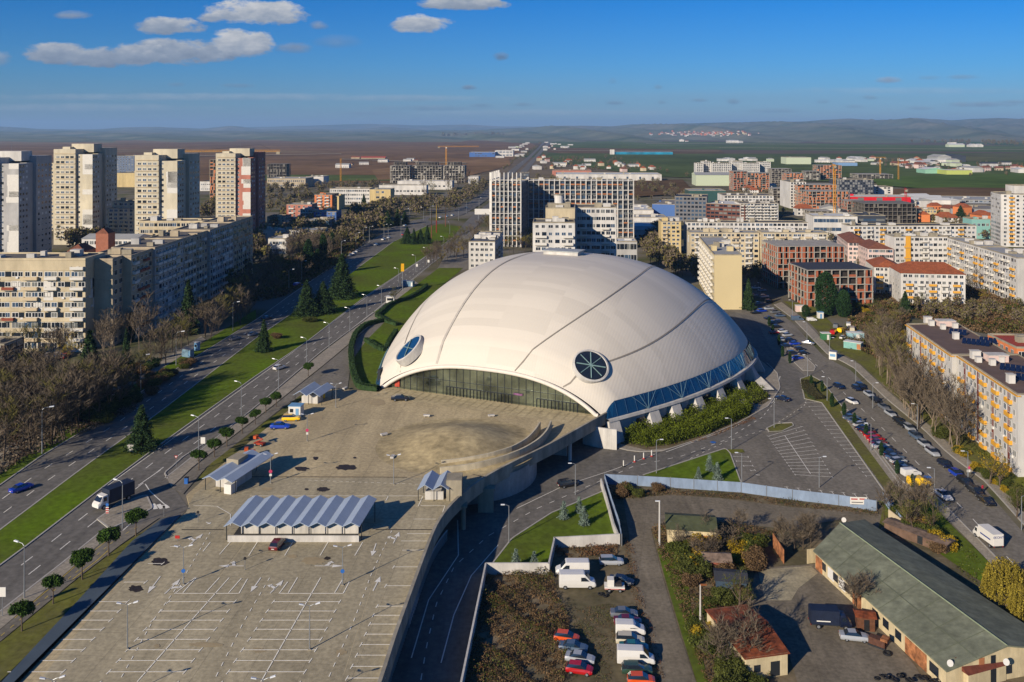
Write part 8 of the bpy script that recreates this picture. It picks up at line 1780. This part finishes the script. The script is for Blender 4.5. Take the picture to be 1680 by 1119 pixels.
# wreck yard
WK = [(930,1052,'orange','hatchback',-14,'orange wreck, topmost of the left column in the weedy yard'),(941,1068,'bluegrey','saloon',-12,'grey blue wreck below the orange one in the weedy yard'),(952,1086,'silver','saloon',-14,'silver wreck above the red one in the weedy yard'),(951,1104,'red','hatchback',-14,'bright red wreck at the foot of the left column'),
(1003,926,'silver','estate',0,'dusty grey estate car by the concrete wall corner'),(1024,1012,'grey','saloon',-4,'pale grey wreck, topmost of the right column'),(1030,1025,'maroon','saloon',-4,'dark wreck squeezed above the first white van'),(1034,1056,'cream','estate',-6,'cream wreck between the two white vans'),(1040,1068,'teal','saloon',-4,'teal wreck above the second white van'),(1045,1105,'green','estate',-4,'dark green wreck below the second white van'),(1052,1122,'orange','hatchback',-4,'orange wreck cut by the bottom edge'),
(1020,958,'black','saloon',-20,'black wreck lying behind the white pickup load'),(1402,1050,'silver','saloon',-10,'silver saloon on the yard below the dark box truck')]
for (x, y, c, k, a, lab) in WK: V(k, c, x, y, a, lab, -6, .98)
V('van','white',939,942,180,'tall white van, the rear one of the pair in the weedy yard',-6,1.02)
V('van','white',947,963,0,'long white van, the front one of the pair in the weedy yard',-6,1.08)
V('minivan','white',1034,1040,-4,'first white panel van of the right wreck column',-6,1.0)
V('van','white',1043,1088,-4,'second white van with rusty roof in the right wreck column',-6,.95)
# flatbed with a white load
p = G(1008,968,-6); t = thing('trailer', 'white and red trailer carrying a white cabin in the weedy yard', 'trailer', p, R(-3)); MB().box(-1.7,1.7,-.9,.9,.5,.9).build('bed', white_m, t); MB().box(-1.7,1.7,-.93,-.9,.55,.65).build('stripe', redp, t); MB().box(-1.2,-.1,-.7,.7,.9,2.0).build('cabin', white_m, t); MB().box(.1,1.2,-.6,.6,.9,1.4).build('load', C('machine_dark', 60, 56, 54), t)
for sx in (-.9, .9):
 for sy in (-.85, .85): put('wheel', WHEEL, t, (sx, sy, .32))
for i, (x, y) in enumerate(((985,976),(993,979),(998,973))):
 t = thing('tyre', ['left','lower','right'][i]+' loose tyre lying beside the trailer', 'tyre', (G(x, y, -6)[0], G(x, y, -6)[1], -5.83), 0, 'tyres beside the trailer'); a = [(.34*math.cos(k*math.pi/8), .34*math.sin(k*math.pi/8), 0) for k in range(17)]; MB().tube(a, .13, 6).build('rubber', black_m, t)
# box trucks
def box_truck(x, y, ang, bodym, cabm, label, z=-6, L_=6.0, textm=None, coach=False, s=1.0):
 p = G(x, y, z); t = thing('truck', label, 'truck', (p[0], p[1], p[2]+.05), R(ang), None, (s,)*3)
 MB().box(-L_/2,L_/2-1.9,-1.05,1.05,.75,2.9).build('cargo_box', bodym, t); MB().box(-L_/2,L_/2-.2,-.8,.8,.5,.74).build('chassis', steel_d, t)
 st = [(L_/2-1.8,.45,2.1,.95,.9),(L_/2-1.7,.4,2.2,.98,.88),(L_/2-.9,.4,2.1,.98,.84),(L_/2-.35,.4,1.3,.96,.84),(L_/2,.42,1.05,.88,.76)]
 hull(st).build('cab', cabm, t); MB().add([(L_/2-.84,-.8,2.02),(L_/2-.84,.8,2.02),(L_/2-.33,.82,1.34),(L_/2-.33,-.82,1.34)], [(0,1,2,3)]).build('windscreen', glass_d, t)
 for sy in (-1, 1): MB().add([(L_/2-.8,sy*1.0,1.3),(L_/2-1.5,sy*1.0,1.3),(L_/2-1.5,sy*.99,1.95),(L_/2-.95,sy*.96,1.95)], [(0,1,2,3)]).build('side_window', glass_d, t)
 MB().box(-L_/2-.06,-L_/2-.01,-.95,.95,.9,2.75).build('rear_door', bodym, t)
 for sy in (-1, 1): MB().box(-L_/2-.08,-L_/2-.02,sy*.85-.1,sy*.85+.1,.55,.72).build('tail_light', C('tail_lamp', 150, 30, 26, rough=.3), t); MB().box(L_/2-.1,L_/2+.01,sy*.62-.12,sy*.62+.12,.65,.83).build('headlight', lampglass, t)
 for sx in (-L_/2+1.1, L_/2-.95):
  for sy in (-.88, .88): put('wheel', WHEEL, t, (sx, sy, .36), 0, (1.2, 1.3, 1.2))
 return t
t = box_truck(1620,890,96,white_m,white_m,'white box truck with blue lettering driving up the street',-6,6.4)
text('lettering', 'EKONT', .62, C('letter_blue', 30, 60, 140, rough=.5), t, (-3.28,0,2.35), (R(90),0,R(-90)))
MB().box(-2.4,.6,-1.075,-1.055,1.5,1.75).build('blue_stripe', C('letter_blue', 30, 60, 140, rough=.5), t); MB().box(-2.4,.6,1.055,1.075,1.5,1.75).build('blue_stripe', C('letter_blue', 30, 60, 140, rough=.5), t)
nv = car_paint(*PAINTS['navy'])
t = box_truck(1362,1028,-6,C('navy_box', 30, 40, 62, rough=.6),nv,'dark blue box truck parked on the yard above the silver saloon',-6,6.2)
MB().box(-2.3,-.2,-1.08,-1.052,1.2,1.36).build('white_stripe', white_m, t)
t = box_truck(186,826,238,C('navy_box2', 36, 46, 66, rough=.6),white_m,'dark blue lorry with white cab on the near carriageway',0,6.6,s=1.15)
# sheds in the south-east yard
def P3(x, y, z): return G(x, y, z)
ze = -3.0; zr_ = -.9
A = P3(1334,903,ze); B_ = P3(1378,858,zr_); Cc = P3(1553,1101,ze); D_ = P3(1652,1059,zr_)
eL = Vector((Cc[0]-A[0], Cc[1]-A[1], 0)).normalized(); n_ = Vector((eL.y, -eL.x, 0)); n_ = n_ if n_.x > 0 else -n_
rd0 = Vector((B_[0], B_[1], 0)); rd1 = Vector((D_[0], D_[1], 0)); e0 = Vector((A[0], A[1], 0)); e1 = Vector((Cc[0], Cc[1], 0)); o0 = rd0+(rd0-e0); o1 = rd1+(rd1-e1)
hall = thing('workshop_hall', 'long workshop hall with green felt gable roof and cream walls', 'hall', (0, 0, 0))
gr_ = C('green_felt', 134, 138, 116, rough=.95, var=.1, scale=.12, fine=.8, grime=.2)
V_ = [(e0.x,e0.y,ze),(e1.x,e1.y,ze),(rd1.x,rd1.y,zr_),(rd0.x,rd0.y,zr_),(o1.x,o1.y,ze),(o0.x,o0.y,ze)]
V2 = [(p[0],p[1],p[2]-.2) for p in V_]
MB().add(V_+V2, [(0,1,2,3),(3,2,4,5),(9,8,7,6),(11,10,8,9),(0,6,7,1),(5,4,10,11),(1,7,8,2),(2,8,10,4),(0,3,9,6),(3,5,11,9)]).build('roof', gr_, hall)
def onroof(a, k):
 p = e0+(e1-e0)*a; q = rd0+(rd1-rd0)*a; v = p+(q-p)*k; return (v.x, v.y, ze+(zr_-ze)*k+.025)
for a in (.09, .2, .31, .43, .55, .67, .79, .9):
 w_ = .0016; MB().add([onroof(a-w_, 0), onroof(a+w_, 0), onroof(a+w_, 1), onroof(a-w_, 1)], [(0,1,2,3)]).build('felt_seam', C('felt_seam', 112, 118, 96, rough=1), hall)
MB().add([onroof(0, .49), onroof(1, .49), onroof(1, .505), onroof(0, .505)], [(0,1,2,3)]).build('felt_seam', C('felt_seam', 112, 118, 96, rough=1), hall)
ridge_ = MB().tube([(rd0.x,rd0.y,zr_+.02),(rd1.x,rd1.y,zr_+.02)], .14, 5).build('ridge_cap', C('ridge_pale', 140, 150, 122, rough=.9), hall)
ins = .35; cen = (e0+e1+o0+o1)/4
def pull(v): d = (cen-v); return v+d.normalized()*ins*1.2
c_ = [pull(v) for v in (e0, e1, o1, o0)]
wm = C('old_cream_wall', 224, 206, 164, rough=.9, var=.1, scale=.5, grime=.8)
mb = MB(); mb.prism([(v.x, v.y) for v in c_], -6.1, ze-.15)
g0 = pull(rd0); g1_ = pull(rd1)
mb.add([(c_[1].x,c_[1].y,ze-.16),(c_[2].x,c_[2].y,ze-.16),(g1_.x,g1_.y,zr_-.25)], [(0,1,2)]); mb.add([(c_[0].x,c_[0].y,ze-.16),(c_[3].x,c_[3].y,ze-.16),(g0.x,g0.y,zr_-.25)], [(2,1,0)]); mb.build('wall', wm, hall)
Lw = (c_[1]-c_[0]).length; uw = (c_[1]-c_[0]).normalized(); nw = Vector((-uw.y, uw.x, 0)); nw = nw if (nw.dot(cen-c_[0]) < 0) else -nw
rust = C('rusty_paint', 196, 130, 84, rough=.9, var=.35, scale=.8, fine=2)
def onw(nm, a, w, z0, z1, m, out=.05):
 p = c_[0]+uw*a; q = c_[0]+uw*(a+w); P = [(p.x,p.y),(q.x,q.y),(q.x+nw.x*out,q.y+nw.y*out),(p.x+nw.x*out,p.y+nw.y*out)]; return MB().prism(P, z0, z1).build(nm, m, hall)
for a in (3, 8.5, 13.5, 25, 29, 33.5): onw('window', a*Lw/50, 1.5, -5.0, -3.7, glass_d)
for a in (6, 11): onw('window', a*Lw/50, 2.0, -5.4, -3.6, frame_w, .03)
for a, w, m in ((.3, 2.2, rust), (37, 5.0, rust), (17, 2.5, rust)): onw('gate', a*Lw/50, w, -5.95, -3.5, m, .07)
onw('window', 45*Lw/50, 2.0, -5.2, -3.8, glass_d)
fw = (c_[2]-c_[1]).normalized(); nf = Vector((fw.y, -fw.x, 0))
def onf(nm, a, w, z0, z1, m, out=.05):
 p = c_[1]+fw*a; q = c_[1]+fw*(a+w); return MB().prism([(p.x,p.y),(q.x,q.y),(q.x+nf.x*out,q.y+nf.y*out),(p.x+nf.x*out,p.y+nf.y*out)], z0, z1).build(nm, m, hall)
onf('vent_door', 5.5, .9, -3.6, -2.3, b_or); onf('window', 7.5, .8, -3.7, -2.2, glass_d); onf('window', 9.5, 1.6, -5.2, -4, glass_d)
for (x, y, lab) in ((1384,856,'white satellite dish on the far ridge end of the green roof'),(1558,1092,'small white satellite dish on the near corner of the green roof'),(1650,1090,'white satellite dish over the porch of the green roofed hall')):
 p = G(x, y, -2.8); t = thing('satellite_dish', lab, 'dish', p); MB().tube([(0,0,0),(0,-.08,.35)], [.05,.05], 5).build('arm', steel, t); MB().tube([(0,-.1,.4),(0,-.16,.42)], [.42,.46], 14).build('dish', white_m, t)
def shed(label, x, y, w, d, h, ang, wallm, roofm, rh=1.0, z=-6, nm='shed', cat='shed', parts=()):
 p = G(x, y, z); t = thing(nm, label, cat, p, R(ang)); MB().box(-w/2,w/2,0,d,-.1,h).build('wall', wallm, t)
 V0 = [(-w/2-.3,-.3,h-.05),(w/2+.3,-.3,h-.05),(w/2+.3,d+.3,h-.05),(-w/2-.3,d+.3,h-.05),(-w/2-.3,d/2,h+rh),(w/2+.3,d/2,h+rh)]
 MB().add(V0, [(0,1,5,4),(2,3,4,5),(1,2,5),(3,0,4),(3,2,1,0)]).build('roof', roofm, t)
 for (n2, x0, x1, z0, z1, m) in parts: MB().box(x0,x1,-.05,-.003,z0,z1).build(n2, m, t)
 return t
shed('mossy roofed old house with pale walls in the overgrown plot', 1135, 896, 9, 7, 3, -8, wm, C('mossy_felt', 88, 94, 66, rough=1, var=.2, scale=.5), 1.2, parts=(('window',-1,0,1,2,glass_d),('door',2,3,.1,2.1,b_or)))
shed('small ruined brick hut with patched roof', 1178, 944, 4.5, 3.5, 2.4, -5, C('brick_pink', 168, 100, 82, rough=.95, var=.2, scale=1.5), C('patched_roof', 150, 128, 110, rough=.9, var=.3, scale=1), .7, parts=(('door',.4,1.2,.1,1.8,steel_d),))
shed('dark tarpaulin covered shed in the deep bush shade', 1200, 975, 5, 4, 2.2, -10, C('blue_tarp', 60, 78, 96, rough=.7), r_dark, .6, parts=(('door',.4,1.2,.1,1.8,steel_d),))
rs_m = C('rusty_roof', 158, 82, 46, rough=.95, var=.35, scale=.6, fine=2.5)
p = G(1262,1100,-6)
shed('long shed with rusty sheet roof at the bottom edge', 1258, 1112, 6.5, 13, 3.2, 12, wm, rs_m, 1.0, parts=(('door',.6,2.0,.1,2.2,steel_d),('window',-2,-1,1,2,glass_d)))
shed('brown tiled porch roof at the near end of the green hall', 1620, 1125, 7, 4, 2.4, 20, wm, C('brown_tiles', 122, 66, 50, rough=.9, var=.2, scale=1.2), 1.2, parts=(('door',.6,1.6,.1,2.1,steel_d),))
shed('small brown wooden hut beside the green hall', 1421, 1036, 2.6, 2.2, 2.2, -12, C('brown_wood', 110, 72, 50, rough=.95, var=.2, scale=2), rs_m, .4, parts=(('door',-.3,.5,.1,1.8,black_m),))
shed('low lean to shed row behind the green hall roof', 1500, 890, 12, 3, 1.8, -52, C('lean_brown', 120, 96, 80, rough=.95, var=.2), C('lean_roof', 132, 112, 98, rough=.95, var=.3, scale=.8), .3, parts=(('door',.6,1.6,.1,1.6,steel_d),))
p = G(1440,1060,-6)
t = thing('scrap_machine', 'rusty brown machine with frame against the green hall', 'machine', p, R(-40)); MB().box(-1.2,1.2,-.6,.6,.3,1.3).build('body', C('rust_brown', 96, 64, 50, rough=.9, var=.2, scale=2), t); MB().box(.6,1.6,-.7,.7,1.3,1.7).build('hopper', rust, t); MB().box(-1.3,1.3,-.7,-.5,0,.3).build('skid', steel_d, t)
p = G(1456,1072,-5.85); t = thing('tyre', 'large dark tyre lying on the yard near the rusty machine', 'tyre', p); a = [(.5*math.cos(k*math.pi/8), .5*math.sin(k*math.pi/8), 0) for k in range(17)]; MB().tube(a, .18, 6).build('rubber', black_m, t)
for i, (px, m, lab) in enumerate([([(1268,897),(1286,925)], rust, 'open rusty gate leaf standing left of the green hall'), ([(1324,925),(1338,923)], wm, 'closed cream gate leaf at the far corner of the green hall')]):
 t = wall_line('gate_leaf', px, 2.6, .08, lab, m, cat='gate')
# tyres piled at the bottom edge
r_ = random.Random(3)
for k in range(16):
 p = G(1440+k*7+r_.uniform(-2, 2), 1112+r_.uniform(-4, 5), -5.85+.26*(k % 3)); t = thing('tyre', 'old tyre in the heap at the bottom edge beside the green hall', 'tyre', p, 0, 'heap of old tyres'); t.rotation_euler = (r_.uniform(-.3, .3), r_.uniform(-.3, .3), 0)
 if k == 0:
  a = [(.33*math.cos(q*math.pi/8), .33*math.sin(q*math.pi/8), 0) for q in range(17)]; TY = MB().tube(a, .12, 6).mesh('rubber', black_m)
 put('rubber', TY, t)
# a person in red walking on the pavement
def person(x, y, z, ang, top, legs, label, s=1.0):
 p = G(x, y, z); me = bpy.data.meshes.new('person');
 J = {'pelvis': (0,0,.95), 'chest': (0,0,1.3), 'neck': (0,0,1.5), 'head': (.02,0,1.66), 'top': (.02,0,1.77), 'ls': (0,.2,1.42), 'le': (-.1,.26,1.15), 'lh': (.08,.27,.92), 'rs': (0,-.2,1.42), 're': (.05,-.26,1.15), 'rh': (.2,-.25,.95), 'lk': (.12,.1,.5), 'lf': (.2,.1,.05), 'lt': (.36,.11,.03), 'rk': (-.02,-.1,.5), 'rf': (-.22,-.1,.08), 'rt': (-.08,-.1,.03)}
 ks = list(J); E = [('pelvis','chest'),('chest','neck'),('neck','head'),('head','top'),('neck','ls'),('ls','le'),('le','lh'),('neck','rs'),('rs','re'),('re','rh'),('pelvis','lk'),('lk','lf'),('lf','lt'),('pelvis','rk'),('rk','rf'),('rf','rt')]
 me.from_pydata([J[k] for k in ks], [(ks.index(a), ks.index(b)) for a, b in E], []); o = bpy.data.objects.new('person', me); COL.objects.link(o); m = o.modifiers.new('s', 'SKIN')
 rad = {'pelvis': .15, 'chest': .17, 'neck': .07, 'head': .1, 'top': .07, 'ls': .07, 'rs': .07, 'le': .05, 're': .05, 'lh': .035, 'rh': .035, 'lk': .075, 'rk': .075, 'lf': .05, 'rf': .05, 'lt': .04, 'rt': .04}
 for i, k in enumerate(ks): me.skin_vertices[0].data[i].radius = (rad[k], rad[k])
 me.skin_vertices[0].data[0].use_root = True; o.modifiers.new('u', 'SUBSURF').levels = 1
 dg = bpy.context.evaluated_depsgraph_get(); m2 = bpy.data.meshes.new_from_object(o.evaluated_get(dg)); bpy.data.objects.remove(o)
 m2.materials.clear(); skin = C('skin', 200, 150, 120, rough=.6); hair = C('hair', 40, 30, 26, rough=.8)
 for mm in (top, legs, skin, hair): m2.materials.append(mm)
 for f in m2.polygons:
  c = f.center; f.material_index = 2 if 1.52 < c.z < 1.69 and c.x > .0 else 3 if c.z >= 1.56 else 0 if c.z > .93 else 1
  if c.z < 1.0 and abs(c.y) > .2: f.material_index = 2
 q = put('person', m2, None, p, R(ang), (s,)*3); tag(q, label, 'person'); return q
person(1612,808,-6+.14,90,C('coat_red', 170, 40, 60, rough=.8),C('trousers_dark', 40, 42, 52, rough=.9),'person in a red coat walking along the pavement beside black cars')
person(1441,658,-6+.14,60,C('coat_dark', 50, 46, 52, rough=.8),C('trousers_dark', 40, 42, 52, rough=.9),'person in dark clothes on the pavement near the first parked cars')
person(317,582,0,200,C('coat_dark', 50, 46, 52, rough=.8),C('trousers_dark', 40, 42, 52, rough=.9),'person in dark coat waiting at the bus stop')
# haze
hz = MB().box(-44000, 44000, -400, 32000, -60, 420).mesh('haze', [])
hm = bpy.data.materials.new('haze'); hm.use_nodes = True; nt = hm.node_tree; nt.nodes.clear(); out = nt.nodes.new('ShaderNodeOutputMaterial'); pv = nt.nodes.new('ShaderNodeVolumePrincipled')
pv.inputs['Color'].default_value = (.38, .64, 1.0, 1); pv.inputs['Density'].default_value = 5e-5; pv.inputs['Anisotropy'].default_value = .1
nt.links.new(pv.outputs[0], out.inputs['Volume']); hz.materials.append(hm); o = put('haze', hz); o['kind'] = 'stuff'
